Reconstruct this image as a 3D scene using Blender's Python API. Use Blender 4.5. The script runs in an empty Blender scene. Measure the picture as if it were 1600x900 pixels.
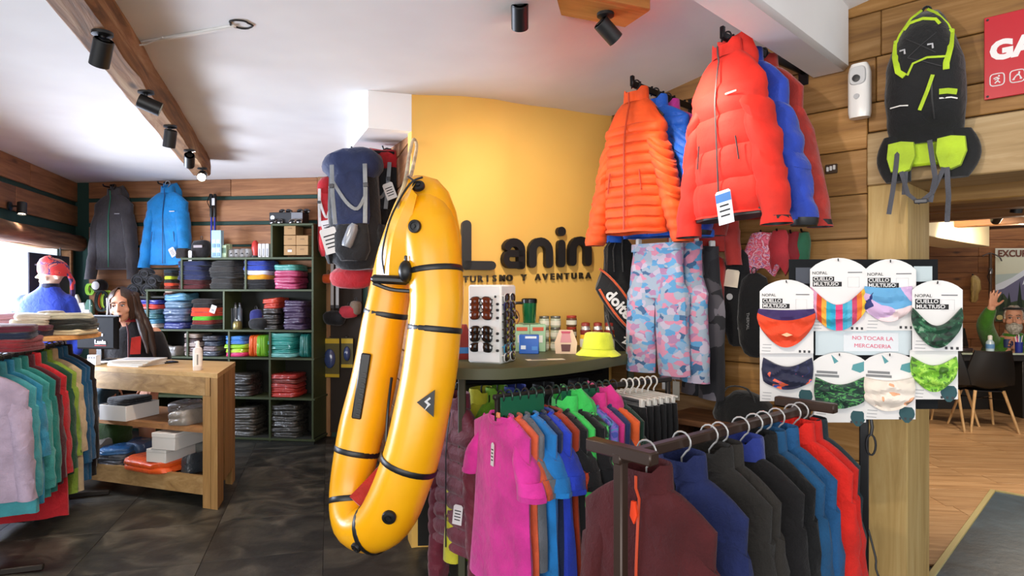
import bpy, bmesh, math, random
from math import sin, cos, pi, radians, atan2, hypot
from mathutils import Vector, Matrix, noise

# ---------------------------------------------------------------- camera, world, exposure, daylight
SC = bpy.context.scene
COL = SC.collection
HC = 1.45                                   # eye height
cam = bpy.data.cameras.new('camera'); camo = bpy.data.objects.new('camera', cam); COL.objects.link(camo)
camo.location = (0, 0, HC); camo.rotation_euler = (pi / 2, 0, 0)
cam.sensor_width = 36; cam.lens = 22.5; cam.clip_start = .05
SC.camera = camo
SC.view_settings.view_transform = 'Standard'; SC.view_settings.look = 'None'
SC.view_settings.exposure = 0.0; SC.view_settings.gamma = 1.0
try: SC.cycles.use_denoising = True
except Exception: pass
W = bpy.data.worlds.new('world'); SC.world = W; W.use_nodes = True
W.node_tree.nodes['Background'].inputs[0].default_value = (.9, .95, 1, 1)
W.node_tree.nodes['Background'].inputs[1].default_value = 1.5

def area(name, loc, target, sx, sy, power, col):
    l = bpy.data.lights.new(name, 'AREA'); l.shape = 'RECTANGLE'; l.size = sx; l.size_y = sy; l.energy = power; l.color = col
    o = bpy.data.objects.new(name, l); COL.objects.link(o); o.location = loc
    o.rotation_euler = (Vector(target) - Vector(loc)).to_track_quat('-Z', 'Y').to_euler()
    return o
# daylight through the left window; an unseen fill added behind the camera
area('window_daylight', (-4.75, 4.1, 1.25), (-1, 3.6, 1.6), 3.0, 1.3, 560, (.92, .95, 1))
area('rear_fill', (-1.2, -2.9, 1.5), (0, 3, 1.5), 5.5, 2.2, 190, (1, .97, .94))

# ---------------------------------------------------------------- colour and materials
def lin(c):
    if isinstance(c, str): c = tuple(int(c[i:i + 2], 16) for i in (0, 2, 4))
    return tuple(((v / 255) / 12.92 if v / 255 <= .04045 else ((v / 255 + .055) / 1.055) ** 2.4) for v in c) + (1,)
MATS = {}
def newmat(name):
    m = bpy.data.materials.new(name); m.use_nodes = True
    nt = m.node_tree; b = nt.nodes['Principled BSDF']
    return m, nt, b
def node(nt, t, **k):
    n = nt.nodes.new(t)
    for a, v in k.items():
        if a in n.inputs: n.inputs[a].default_value = v
        else: setattr(n, a, v)
    return n
def coords(nt, scale=(1, 1, 1), rnd=True, rot=(0, 0, 0)):
    tc = nt.nodes.new('ShaderNodeTexCoord'); mp = nt.nodes.new('ShaderNodeMapping')
    mp.inputs['Scale'].default_value = scale; mp.inputs['Rotation'].default_value = rot
    if rnd:
        oi = nt.nodes.new('ShaderNodeObjectInfo'); va = nt.nodes.new('ShaderNodeVectorMath'); va.operation = 'MULTIPLY_ADD'
        cx = nt.nodes.new('ShaderNodeCombineXYZ')
        for i in range(3): nt.links.new(oi.outputs['Random'], cx.inputs[i])
        va.inputs[1].default_value = (7, 13, 19)
        nt.links.new(cx.outputs[0], va.inputs[0]); nt.links.new(tc.outputs['Object'], va.inputs[2])
        nt.links.new(va.outputs[0], mp.inputs['Vector'])
    else: nt.links.new(tc.outputs['Object'], mp.inputs['Vector'])
    return mp.outputs[0]
def bump(nt, b, fac, strength, dist=.01):
    bp = node(nt, 'ShaderNodeBump'); bp.inputs['Strength'].default_value = strength; bp.inputs['Distance'].default_value = dist
    nt.links.new(fac, bp.inputs['Height']); nt.links.new(bp.outputs[0], b.inputs['Normal'])
def ramp(nt, fac, stops, interp='LINEAR'):
    r = nt.nodes.new('ShaderNodeValToRGB'); r.color_ramp.interpolation = interp
    e = r.color_ramp.elements
    while len(e) < len(stops): e.new(.5)
    for i, (p, c) in enumerate(stops): e[i].position = p; e[i].color = lin(c)
    nt.links.new(fac, r.inputs[0]); return r.outputs[0]
def plain(c, rough=.5, metal=0., coat=0., spec=.5, emit=0., alpha=1.):
    k = ('p', str(c), rough, metal, coat, spec, emit, alpha)
    if k in MATS: return MATS[k]
    m, nt, b = newmat('plain_' + str(len(MATS)))
    b.inputs['Base Color'].default_value = lin(c); b.inputs['Roughness'].default_value = rough; b.inputs['Metallic'].default_value = metal
    b.inputs['Coat Weight'].default_value = coat; b.inputs['Specular IOR Level'].default_value = spec
    if emit: b.inputs['Emission Color'].default_value = lin(c); b.inputs['Emission Strength'].default_value = emit
    # slight mottling so that no surface is perfectly even
    n = node(nt, 'ShaderNodeTexNoise', Scale=35., Detail=3.); nt.links.new(coords(nt), n.inputs['Vector'])
    bump(nt, b, n.outputs[0], .06, .003)
    MATS[k] = m; return m
def cloth(c, rough=.85, sheen=.25, weave=260., wr=.35, c2=None):
    k = ('c', str(c), rough, sheen, weave, wr, str(c2))
    if k in MATS: return MATS[k]
    m, nt, b = newmat('cloth_' + str(len(MATS)))
    v = coords(nt)
    n = node(nt, 'ShaderNodeTexNoise', Scale=9., Detail=4.); nt.links.new(v, n.inputs['Vector'])
    c = tuple(int(c[i:i + 2], 16) for i in (0, 2, 4)) if isinstance(c, str) else c
    d = tuple(x * .86 for x in c) if c2 is None else c2
    nt.links.new(ramp(nt, n.outputs[0], [(.35, d), (.65, c)]), b.inputs['Base Color'])
    b.inputs['Roughness'].default_value = rough; b.inputs['Sheen Weight'].default_value = sheen; b.inputs['Specular IOR Level'].default_value = .3
    w = node(nt, 'ShaderNodeTexNoise', Scale=weave, Detail=2.); nt.links.new(v, w.inputs['Vector'])
    f = node(nt, 'ShaderNodeTexNoise', Scale=22., Detail=3., Distortion=.6); nt.links.new(v, f.inputs['Vector'])
    ad = node(nt, 'ShaderNodeMath', operation='MULTIPLY_ADD'); nt.links.new(f.outputs[0], ad.inputs[0]); ad.inputs[1].default_value = 5.; nt.links.new(w.outputs[0], ad.inputs[2])
    bump(nt, b, ad.outputs[0], wr, .005)
    MATS[k] = m; return m
def bagged(c):
    k = ('b', str(c))
    if k in MATS: return MATS[k]
    m, nt, b = newmat('bagged_cloth_' + str(len(MATS)))
    v = coords(nt)
    n = node(nt, 'ShaderNodeTexNoise', Scale=14., Detail=3., Distortion=1.2); nt.links.new(v, n.inputs['Vector'])
    b.inputs['Base Color'].default_value = lin(c); b.inputs['Roughness'].default_value = .55
    b.inputs['Coat Weight'].default_value = 1.; b.inputs['Coat Roughness'].default_value = .12
    bp = node(nt, 'ShaderNodeBump'); bp.inputs['Strength'].default_value = 1.; bp.inputs['Distance'].default_value = .03
    nt.links.new(n.outputs[0], bp.inputs['Height']); nt.links.new(bp.outputs[0], b.inputs['Coat Normal'])
    MATS[k] = m; return m
def wood(c1, c2, c3, rough=.6, along='x', scale=1., var=.3, bmp=.25, knots=True):
    k = ('w', c1, c2, c3, rough, along, scale, var, bmp)
    if k in MATS: return MATS[k]
    m, nt, b = newmat('wood_' + str(len(MATS)))
    s = {'x': (1.1, 14, 14), 'y': (14, 1.1, 14), 'z': (14, 14, 1.1)}[along]
    v = coords(nt, tuple(q * scale for q in s))
    n = node(nt, 'ShaderNodeTexNoise', Scale=1.3, Detail=6., Roughness=.62, Distortion=1.1); nt.links.new(v, n.inputs['Vector'])
    col = ramp(nt, n.outputs[0], [(.28, c1), (.5, c2), (.72, c3)])
    oi = nt.nodes.new('ShaderNodeObjectInfo')
    mr = node(nt, 'ShaderNodeMapRange'); nt.links.new(oi.outputs['Random'], mr.inputs[0]); mr.inputs[3].default_value = 1 - var; mr.inputs[4].default_value = 1 + var * .6
    hs = node(nt, 'ShaderNodeHueSaturation'); nt.links.new(col, hs.inputs['Color']); nt.links.new(mr.outputs[0], hs.inputs['Value'])
    out = hs.outputs[0]
    if knots:
        v2 = coords(nt, {'x': (1.6, 5, 5), 'y': (5, 1.6, 5), 'z': (5, 5, 1.6)}[along])
        vo = node(nt, 'ShaderNodeTexVoronoi', Scale=1.1); nt.links.new(v2, vo.inputs['Vector'])
        r = ramp(nt, vo.outputs['Distance'], [(.04, '3a2412'), (.13, 'ffffff')])
        mx = node(nt, 'ShaderNodeMix', data_type='RGBA', blend_type='MULTIPLY'); mx.inputs[0].default_value = .75
        nt.links.new(out, mx.inputs[6]); nt.links.new(r, mx.inputs[7]); out = mx.outputs[2]
    nt.links.new(out, b.inputs['Base Color']); b.inputs['Roughness'].default_value = rough
    bump(nt, b, n.outputs[0], bmp, .006)
    MATS[k] = m; return m
def blotch(stops, scale=6., rough=.7, kind='noise', interp='CONSTANT', dist=0., detail=2., stretch=(1, 1, 1), bmp=.15, sheen=.1):
    """printed cloth or mottled stone: colours picked by a noise or by voronoi cells"""
    k = ('bl', str(stops), scale, rough, kind, interp, dist, detail, stretch)
    if k in MATS: return MATS[k]
    m, nt, b = newmat('print_' + str(len(MATS)))
    v = coords(nt, stretch)
    if kind == 'cells':
        vo = node(nt, 'ShaderNodeTexVoronoi', Scale=scale); nn = node(nt, 'ShaderNodeTexNoise', Scale=scale * .6, Detail=2.)
        nt.links.new(v, nn.inputs['Vector'])
        vm = node(nt, 'ShaderNodeVectorMath', operation='MULTIPLY_ADD'); vm.inputs[1].default_value = (dist / max(scale, .1),) * 3
        nt.links.new(nn.outputs['Color'], vm.inputs[0]); nt.links.new(v, vm.inputs[2]); nt.links.new(vm.outputs[0], vo.inputs['Vector'])
        sp = node(nt, 'ShaderNodeSeparateColor'); nt.links.new(vo.outputs['Color'], sp.inputs[0]); fac = sp.outputs[0]
    elif kind == 'wave':
        wv = node(nt, 'ShaderNodeTexWave', Scale=scale, Distortion=dist, Detail=detail); nt.links.new(v, wv.inputs['Vector']); fac = wv.outputs['Fac']
    else:
        n = node(nt, 'ShaderNodeTexNoise', Scale=scale, Detail=detail, Distortion=dist); nt.links.new(v, n.inputs['Vector']); fac = n.outputs[0]
    nt.links.new(ramp(nt, fac, stops, interp), b.inputs['Base Color']); b.inputs['Roughness'].default_value = rough
    b.inputs['Sheen Weight'].default_value = sheen
    f = node(nt, 'ShaderNodeTexNoise', Scale=25., Detail=4.); nt.links.new(coords(nt), f.inputs['Vector']); bump(nt, b, f.outputs[0], bmp, .006)
    MATS[k] = m; return m
def glassy(c='ffffff', tr=.85, rough=.03):
    k = ('g', c, tr, rough)
    if k in MATS: return MATS[k]
    m, nt, b = newmat('clear_' + str(len(MATS)))
    out = nt.nodes['Material Output']; t = node(nt, 'ShaderNodeBsdfTransparent'); t.inputs[0].default_value = lin(c)
    mx = nt.nodes.new('ShaderNodeMixShader'); mx.inputs[0].default_value = 1 - tr
    b.inputs['Base Color'].default_value = lin(c); b.inputs['Roughness'].default_value = rough
    nt.links.new(t.outputs[0], mx.inputs[1]); nt.links.new(b.outputs[0], mx.inputs[2]); nt.links.new(mx.outputs[0], out.inputs[0])
    MATS[k] = m; return m
BLACK = plain('161617', .45); BLACKM = plain('1b1b1d', .35, .6); WHITE = plain('e8e6e2', .5); CHROME = plain('cfcfd2', .22, 1.)
PAPER = plain('dcdad9', .8); INK = plain('1c1c1e', .8); DARKGREY = plain('3a3a3d', .6); STEEL = plain('8d8d90', .35, 1.)

# ---------------------------------------------------------------- mesh building
class MB:
    def __init__(s): s.v = []; s.f = []; s.mi = []; s.cur = 0
    def add(s, vs, fs):
        o = len(s.v); s.v.extend([tuple(p) for p in vs]); s.f.extend([tuple(i + o for i in f) for f in fs]); s.mi.extend([s.cur] * len(fs)); return s
    def xf(s, M, start=0):
        for i in range(start, len(s.v)): s.v[i] = tuple(M @ Vector(s.v[i]))
        return s
    def box(s, c, size, ch=0., M=None):
        """box with chamfered edges"""
        x, y, z = [q / 2 for q in size]; ch = min(ch, x * .9, y * .9, z * .9); st = len(s.v)
        if ch <= 0:
            vs = [(a * x, b * y, d * z) for a in (-1, 1) for b in (-1, 1) for d in (-1, 1)]
            s.add(vs, [(0, 1, 3, 2), (4, 6, 7, 5), (0, 4, 5, 1), (2, 3, 7, 6), (0, 2, 6, 4), (1, 5, 7, 3)])
        else:
            vs = []; ix = {}
            for a in (-1, 1):
                for b in (-1, 1):
                    for d in (-1, 1):
                        for ax in range(3):
                            p = [a * (x - ch), b * (y - ch), d * (z - ch)]; p[ax] += (a, b, d)[ax] * ch
                            ix[a, b, d, ax] = len(vs); vs.append(p)
            fs = []
            for ax in range(3):
                u, w = (ax + 1) % 3, (ax + 2) % 3
                for sg_ in (-1, 1):
                    q = []
                    for (i, j) in ((-1, -1), (1, -1), (1, 1), (-1, 1)):
                        t = [0, 0, 0]; t[ax] = sg_; t[u] = i; t[w] = j; q.append(ix[t[0], t[1], t[2], ax])
                    fs.append(q if sg_ > 0 else q[::-1])
                for i in (-1, 1):
                    for j in (-1, 1):       # edge along axis ax
                        t0 = [0, 0, 0]; t1 = [0, 0, 0]; t0[ax] = -1; t1[ax] = 1
                        for t in (t0, t1): t[u] = i; t[w] = j
                        q = [ix[(*t0, u)], ix[(*t1, u)], ix[(*t1, w)], ix[(*t0, w)]]
                        fs.append(q if i * j > 0 else q[::-1])
            for a in (-1, 1):
                for b in (-1, 1):
                    for d in (-1, 1):
                        q = [ix[a, b, d, 0], ix[a, b, d, 1], ix[a, b, d, 2]]; fs.append(q if a * b * d > 0 else q[::-1])
            s.add(vs, fs)
        if M is not None: s.xf(M, st)
        for i in range(st, len(s.v)): s.v[i] = tuple(a + b for a, b in zip(s.v[i], c))
        return s
    def loft(s, rings, cap0=True, cap1=True, closed=True):
        o = len(s.v); n = len(rings[0])
        vs = [p for r in rings for p in r]; fs = []
        for i in range(len(rings) - 1):
            for j in range(n if closed else n - 1):
                k = (j + 1) % n; fs.append((i * n + j, i * n + k, (i + 1) * n + k, (i + 1) * n + j))
        if cap0: fs.append(tuple(range(n))[::-1])
        if cap1: fs.append(tuple((len(rings) - 1) * n + j for j in range(n)))
        return s.add(vs, fs)
    def tube(s, path, r, n=8, closed=False, flat=1., cap=True, up=None):
        path = [Vector(p) for p in path]; N = len(path)
        if not hasattr(r, '__len__'): r = [r] * N
        T = []
        for i in range(N):
            a = path[(i - 1) % N] if (i or closed) else path[0]; b = path[(i + 1) % N] if (i < N - 1 or closed) else path[-1]
            t = (b - a); T.append(t.normalized() if t.length > 1e-9 else Vector((0, 0, 1)))
        u = Vector(up) if up is not None else (Vector((0, 0, 1)) if abs(T[0].z) < .9 else Vector((1, 0, 0)))
        rings = []
        for i in range(N):
            if up is not None: u = Vector(up)
            u = u - T[i] * u.dot(T[i])
            if u.length < 1e-6: u = Vector((1, 0, 0)) - T[i] * T[i].x
            u.normalize(); w = T[i].cross(u)
            rings.append([path[i] + u * (cos(2 * pi * j / n) * r[i] * flat) + w * (sin(2 * pi * j / n) * r[i]) for j in range(n)])
        if closed: rings.append(rings[0]); cap = False
        return s.loft(rings, cap, cap)
    def lathe(s, prof, n=16, c=(0, 0, 0), cap=True):
        return s.loft([[(c[0] + r * cos(2 * pi * j / n), c[1] + r * sin(2 * pi * j / n), c[2] + z) for j in range(n)] for r, z in prof], cap, cap)
    def prism(s, poly, y0, y1):
        """outline in local x,z pushed from y0 to y1"""
        n = len(poly); vs = [(x, y0, z) for x, z in poly] + [(x, y1, z) for x, z in poly]
        fs = [tuple(range(n)), tuple(range(2 * n - 1, n - 1, -1))] + [(i, n + i, n + (i + 1) % n, (i + 1) % n) for i in range(n)]
        return s.add(vs, fs)
    def ball(s, c, r, n=12, m=8):
        rx, ry, rz = r if hasattr(r, '__len__') else (r, r, r)
        rings = [[(c[0] + rx * sin(pi * i / m) * cos(2 * pi * j / n), c[1] + ry * sin(pi * i / m) * sin(2 * pi * j / n), c[2] - rz * cos(pi * i / m)) for j in range(n)] for i in range(m + 1)]
        rings[0] = [(p[0] * 1, p[1], p[2]) for p in rings[0]]
        return s.loft(rings, False, False)
    def wob(s, amp, freq, seed=0, start=0, axes=(1, 1, 1)):
        for i in range(start, len(s.v)):
            p = Vector(s.v[i]); q = p * freq + Vector((seed * 3.7, seed * 1.3, seed * 2.1))
            d = noise.noise_vector(q); s.v[i] = (p.x + d.x * amp * axes[0], p.y + d.y * amp * axes[1], p.z + d.z * amp * axes[2])
        return s
    def mesh(s, name, mats, smooth=True, ang=40):
        me = bpy.data.meshes.new(name); me.from_pydata(s.v, [], s.f)
        bm = bmesh.new(); bm.from_mesh(me); bmesh.ops.remove_doubles(bm, verts=bm.verts, dist=1e-6)
        bmesh.ops.recalc_face_normals(bm, faces=bm.faces)
        if smooth:
            lim = radians(ang)
            for f in bm.faces: f.smooth = True
            for e in bm.edges:
                if len(e.link_faces) == 2 and e.calc_face_angle(0) > lim: e.smooth = False
        single = not isinstance(mats, (list, tuple))
        mats = [mats] if single else mats
        bm.to_mesh(me); bm.free()
        for m in mats: me.materials.append(m)
        if not single and len(s.mi) == len(me.polygons):
            me.polygons.foreach_set('material_index', s.mi)
        return me
def link(name, me, parent=None, loc=(0, 0, 0), rot=(0, 0, 0)):
    o = bpy.data.objects.new(name, me); COL.objects.link(o); o.location = loc; o.rotation_euler = rot
    if parent is not None: o.parent = parent
    return o
def part(name, mb, mat, parent, loc=(0, 0, 0), rot=(0, 0, 0), label=None, smooth=True, ang=40):
    o = link(name, mb.mesh(name, mat, smooth, ang) if isinstance(mb, MB) else mb, parent, loc, rot)
    if label: o['label'] = label
    return o
def tag(o, label, cat, group=None):
    o['label'] = label; o['category'] = cat
    if group: o['group'] = group
    return o
def thing(name, label, cat, loc=(0, 0, 0), rz=0., group=None, rot=None):
    o = link(name, None, None, loc, rot if rot is not None else (0, 0, rz)); o.empty_display_size = .05
    return tag(o, label, cat, group)
def solo(name, label, cat, mb, mat, loc=(0, 0, 0), rz=0., group=None, rot=None, ang=40):
    o = link(name, mb.mesh(name, mat, True, ang), None, loc, rot if rot is not None else (0, 0, rz)); return tag(o, label, cat, group)
def struct(name, mb, mat, loc=(0, 0, 0), rz=0., parent=None):
    o = link(name, mb.mesh(name, mat) if isinstance(mb, MB) else mb, parent, loc, (0, 0, rz))
    if parent is None: o['kind'] = 'structure'
    return o
def clone(root, loc, rz=None, label=None, group=None):
    r = root.copy(); COL.objects.link(r); r.location = loc
    if rz is not None: r.rotation_euler = (0, 0, rz)
    if label: r['label'] = label
    if group: r['group'] = group
    for ch in list(root.children):
        c = ch.copy(); COL.objects.link(c); c.parent = r
        for g in list(ch.children):
            d = g.copy(); COL.objects.link(d); d.parent = c
    return r
def text_mesh(txt, size, depth=.0, bold=0., align='CENTER'):
    cu = bpy.data.curves.new('lettering', 'FONT'); cu.body = txt; cu.size = size; cu.extrude = depth; cu.offset = bold; cu.resolution_u = 3
    cu.align_x = align; cu.align_y = 'CENTER'
    ob = bpy.data.objects.new('lettering', cu); COL.objects.link(ob)
    dg = bpy.context.evaluated_depsgraph_get(); me = bpy.data.meshes.new_from_object(ob.evaluated_get(dg))
    bpy.data.objects.remove(ob); bpy.data.curves.remove(cu); return me
def text(name, txt, size, mat, parent, loc, rot=(pi / 2, 0, 0), depth=.0006, bold=0., align='CENTER'):
    me = text_mesh(txt, size, depth, bold, align); me.materials.clear(); me.materials.append(mat)
    return link(name, me, parent, loc, rot)
def sg(c, e): return math.copysign(abs(c) ** e, c)
def lerp(a, b, t): return a + (b - a) * t
def P(x, y, d): return Vector(((x - 800) * d / 1000, d, HC - (y - 450) * d / 1000))
ORD = ['topmost', 'second from top', 'third from top', 'fourth from top', 'fifth from top', 'sixth from top', 'seventh from top']

# ---------------------------------------------------------------- the shell of the shop
ZC = 2.53
LA, LB = Vector((-4.04, 5.05)), Vector((-4.49, 6.58)); LD = (LB - LA).normalized()          # left wall
BA, BB = Vector((-4.49, 6.58)), Vector((-1.44, 6.2)); BD = (BB - BA).normalized()           # back wall
RA = Vector((.626, 4.04)); RD = Vector((.714, -.70)).normalized(); RN = Vector((-.70, -.714)).normalized()   # right wall, RN points into the shop
PA, PB = Vector((-.53, 3.58)), Vector((-1.39, 6.2)); PD = (PA - PB).normalized()            # partition under the white box
R_ANG = atan2(RD.y, RD.x); B_ANG = atan2(BD.y, BD.x); L_ANG = atan2(LD.y, LD.x); P_ANG = atan2(PD.y, PD.x)
def on_line(A, D, p):
    k = (p - 800) / 1000; return (k * A.y - A.x) / (D.x - k * D.y)
def RW(p, out=0.):
    t = on_line(RA + RN * out, RD, p); q = RA + RD * t + RN * out; return q, t
def BW(p, out=0.):
    o = Vector((BD.y, -BD.x)) * out; t = on_line(BA + o, BD, p); q = BA + BD * t + o; return q, t
def zat(y, d): return HC - (y - 450) * d / 1000
def ceil_z(x, y):
    s = max(0., min(1., (x + .1) / .9)); s = s * s * (3 - 2 * s)
    d = max(0., (x - .626) * .396 - (y - 4.04) * .918)
    return ZC + .2 * min(d, 3.) * s
# ---- materials of the shell
M_PLASTER = blotch([(.3, 'e9e6e5'), (.7, 'f0eeec')], 3., .9, interp='LINEAR', bmp=.05, sheen=0)
M_PLANK = wood('74492a', '96643e', 'b17d52', .6)
M_PLANKR = wood('7f5628', 'a0733a', 'bc8f58', .6)
M_PLANKO = wood('6b3d1c', '8a5429', 'a26a38', .6)
M_POST = wood('a8864a', 'c2a062', 'd3b57a', .6, along='z', knots=False)
M_LINTEL = wood('a08254', 'b9996a', 'cfb388', .6)
M_GREEN = plain('1f3f37', .75)
M_BEAM = wood('4d3420', '9a6d45', 'c7a37c', .8, along='y', scale=.8, bmp=.8)
M_SLATE = blotch([(.3, '1c1e1e'), (.46, '33332f'), (.58, '4a4840'), (.74, '6b675c')], 3.2, .42, interp='LINEAR', dist=1.5, detail=8., bmp=.35, sheen=0)
M_SLATE2 = blotch([(.3, '223240'), (.5, '334858'), (.7, '4a6272')], 2.5, .4, interp='LINEAR', dist=1.5, detail=8., bmp=.3, sheen=0)
M_LAM = wood('94704c', 'b78f66', 'd0ae86', .4, var=.15, bmp=.08)
M_YEL = blotch([(.3, 'e0ad52'), (.7, 'e6b65c')], 2., .8, interp='LINEAR', bmp=.05, sheen=0)

def planks(parent, rows, x0, x1, th, mat, seed=1, gap=.004, lens=(1.1, 2.2), y=0.):
    """boards on a wall whose local x runs along it; front at local -y"""
    rnd = random.Random(seed)
    for (za, zb, xa, xb) in [(r + (x0, x1))[:4] if len(r) == 2 else r for r in rows]:
        x = xa
        while x < xb - .02:
            l = min(rnd.uniform(*lens), xb - x)
            if xb - x - l < .35: l = xb - x
            h = zb - za - gap; dy = rnd.uniform(0, .003)
            m = MB().box((0, 0, 0), (l - gap * .6, th, h), .004)
            part('plank', m, mat, parent, (x + l / 2, y - th / 2 - dy, (za + zb) / 2)); x += l
# ---- floors
fl = MB().box((-.6, 2.6, -.06), (9.4, 11., .1))
floor = struct('floor', fl, plain('151617', .6))
ta = radians(106 - 90); ux, uy = Vector((cos(ta), sin(ta), 0)), Vector((-sin(ta), cos(ta), 0)); TS = .62
tile = MB().box((0, 0, 0), (TS - .002, TS - .002, .012), .001).mesh('slate_tile', M_SLATE)
for i in range(-9, 6):
    for j in range(1, 11):
        c = ux * (i * TS + .2) + uy * (j * TS) + Vector((0, .3, -.006))
        if -5.2 < c.x < 3.2 and 1.6 < c.y < 7.1 and (Vector(c[:2]) - RA).dot(RN) > -.15:
            o = link('slate_tile', tile, floor, c, (0, 0, ta))
f2 = struct('floor_2', MB().box((0, 0, -.06), (12, 9, .09)), plain('5a4028', .6), (RA + RD * 1.5 - RN * 4.6 + Vector((1.5, -1.5))).to_3d(), R_ANG)
f2.location.z = .002
lam = MB().box((0, 0, 0), (1.25, .19, .014), .0015).mesh('laminate_board', M_LAM)
la = radians(-6); lx, ly = Vector((cos(la), sin(la), 0)), Vector((-sin(la), cos(la), 0)); rnd = random.Random(4)
inv = f2.matrix_basis.inverted()
for j in range(0, 34):
    off = rnd.uniform(0, 1.2)
    for i in range(-2, 7):
        c = lx * (i * 1.253 + off + 1.2) + ly * (j * .192) + Vector((0, 3.1, -.004))
        s_ = -(Vector(c[:2]) - RA).dot(RN)
        if s_ > .35 and c.x / max(c.y, .1) > .5 and c.x / c.y < .95 and c.y < 9.2:
            o = link('laminate_board', lam, f2, inv @ c, (0, 0, la - R_ANG))
# slate landing in the doorway with its metal strip
q1 = Vector((3.42, 4.53)); nn = -RN; cs = q1 - nn * 1.1 + RD * .65
part('slate_landing', MB().box((0, 0, 0), (1.3, 2.2, .02), .003), M_SLATE2, f2, inv @ Vector((cs.x, cs.y, -.001)), (0, 0, 0))
sp = MB().box((-.665, 0, 0), (.035, 2.24, .03), .004).box((0, 1.115, 0), (1.3, .03, .03), .004)
part('edging_strip', sp, plain('b3a878', .45, .3), f2, inv @ Vector((cs.x, cs.y, .002)))
# ---- ceiling
cm = MB(); nx, ny = 40, 40
for j in range(ny + 1):
    for i in range(nx + 1):
        x = lerp(-5.4, 3.0, i / nx); y = lerp(-3., 7., j / ny); cm.v.append((x, y, ceil_z(x, y)))
for j in range(ny):
    for i in range(nx):
        a = j * (nx + 1) + i; x = lerp(-5.4, 3.0, (i + .5) / nx); y = lerp(-3., 7., (j + .5) / ny)
        if (Vector((x, y)) - RA).dot(RN) > -.3: cm.f.append((a, a + 1, a + nx + 2, a + nx + 1)); cm.mi.append(0)
ceiling = struct('ceiling', cm, M_PLASTER)
# hole in the ceiling with a plaster seam and a pale cable duct running to the beam
pc = P(376, 37, 1080 / 413 ); pb = P(214, 68, 1080 / 384)
ro = [(pc.x + .042 * cos(a) * (1 + .12 * sin(5 * a)), pc.y + .042 * sin(a), ZC - .003) for a in [2 * pi * k / 20 for k in range(20)]]
part('cable_hole', MB().tube(ro, .004, 5, True), plain('2a2624', .9), ceiling)
t = thing('cable_duct', 'white cable duct running across the ceiling from the log beam to a round hole', 'duct', pb)
dv = pc - pb
part('duct', MB().box((0, 0, 0), (dv.length - .06, .02, .012), .003), WHITE, t, (dv.x / 2, dv.y / 2, ZC - pb.z - .006), (0, 0, atan2(dv.y, dv.x)))
part('cable', MB().tube([(0, -.03, -.02), (.05, -.02, -.012), (dv.x * .3, dv.y * .3 - .03, -.008)], .004, 6), WHITE, t)
# ---- left wall: green backing, boards, log over the window
WL = (LB - LA).length; LFULL = 4.0                      # wall runs from x=-LFULL.. to WL in its own frame
lw = MB().box((-1.2, .06, 2.2), (LFULL + 2.1, .12, .72)).box((-1.2, .06, .4), (LFULL + 2.1, .12, .8)).box((WL - .03, .06, 1.3), (.18, .12, 1.2)).box((-3.15, .06, 1.3), (.3, .12, 1.2))
wall_left = struct('wall_left', lw, M_GREEN, (LA.x, LA.y, 0), L_ANG)
planks(wall_left, [(2.33, 2.53), (2.08, 2.29)], -3.2, WL - .005, .022, M_PLANK, 3, lens=(1.6, 2.4))
planks(wall_left, [(.02, .22), (.24, .44), (.46, .66)], -3.2, WL - .005, .022, M_PLANK, 5)
lg = MB(); pts = [(x, -.04, 1.905) for x in [lerp(-3.2, WL - .02, i / 24) for i in range(25)]]
lg.tube(pts, [.085 + .012 * noise.noise(Vector((i * .5, 2, 0))) for i in range(25)], 12, up=(0, 0, 1)).wob(.014, 7, 2)
part('log_lintel', lg, wood('3c2415', '6b4428', '9a6b45', .85, scale=.7, bmp=1.), wall_left)
win = struct('window_1', MB().box((-1.0, .03, .83), (4.0, .1, .05), .006).box((-1.0, .03, 1.84), (4.0, .1, .04), .006).box((WL - .14, .03, 1.33), (.05, .1, 1.0), .006).box((-3.0, .03, 1.33), (.05, .1, 1.0), .006).box((-1.2, .03, 1.33), (.05, .1, 1.0), .006), wood('6b4426', '8f6138', 'a5774b', .6), (LA.x, LA.y, 0), L_ANG)
for xc, wd in ((-2.1, 1.75), (.09, 2.5)):
    part('pane', MB().box((xc, .05, 1.335), (wd, .005, .97)), glassy('f4f8ff', .93), win)
# ---- back wall
BL = (BB - BA).length
wall_back = struct('wall_back', MB().box((BL / 2, .06, 1.32), (BL + .1, .12, 2.64)), M_GREEN, (BA.x, BA.y, 0), B_ANG)
xb0 = .17; xb1 = 2.62
planks(wall_back, [(2.36, 2.53), (2.11, 2.325), (1.88, 2.075), (1.65, 1.86), (1.42, 1.64), (1.19, 1.41), (.96, 1.18), (.73, .95), (.5, .72), (.27, .49), (.03, .26)], xb0, xb1, .022, M_PLANK, 8, lens=(1.3, 2.4))
part('corner_board', MB().box((xb1 + .07, -.02, 1.27), (.13, .04, 2.52), .005), wood('7a5430', '9b6e42', 'b78a5a', .6, along='z', knots=False), wall_back)
part('dark_panel', MB().box((2.9, -.015, 1.0), (.34, .03, 1.9), .004), plain('2b2119', .8), wall_back)
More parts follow.
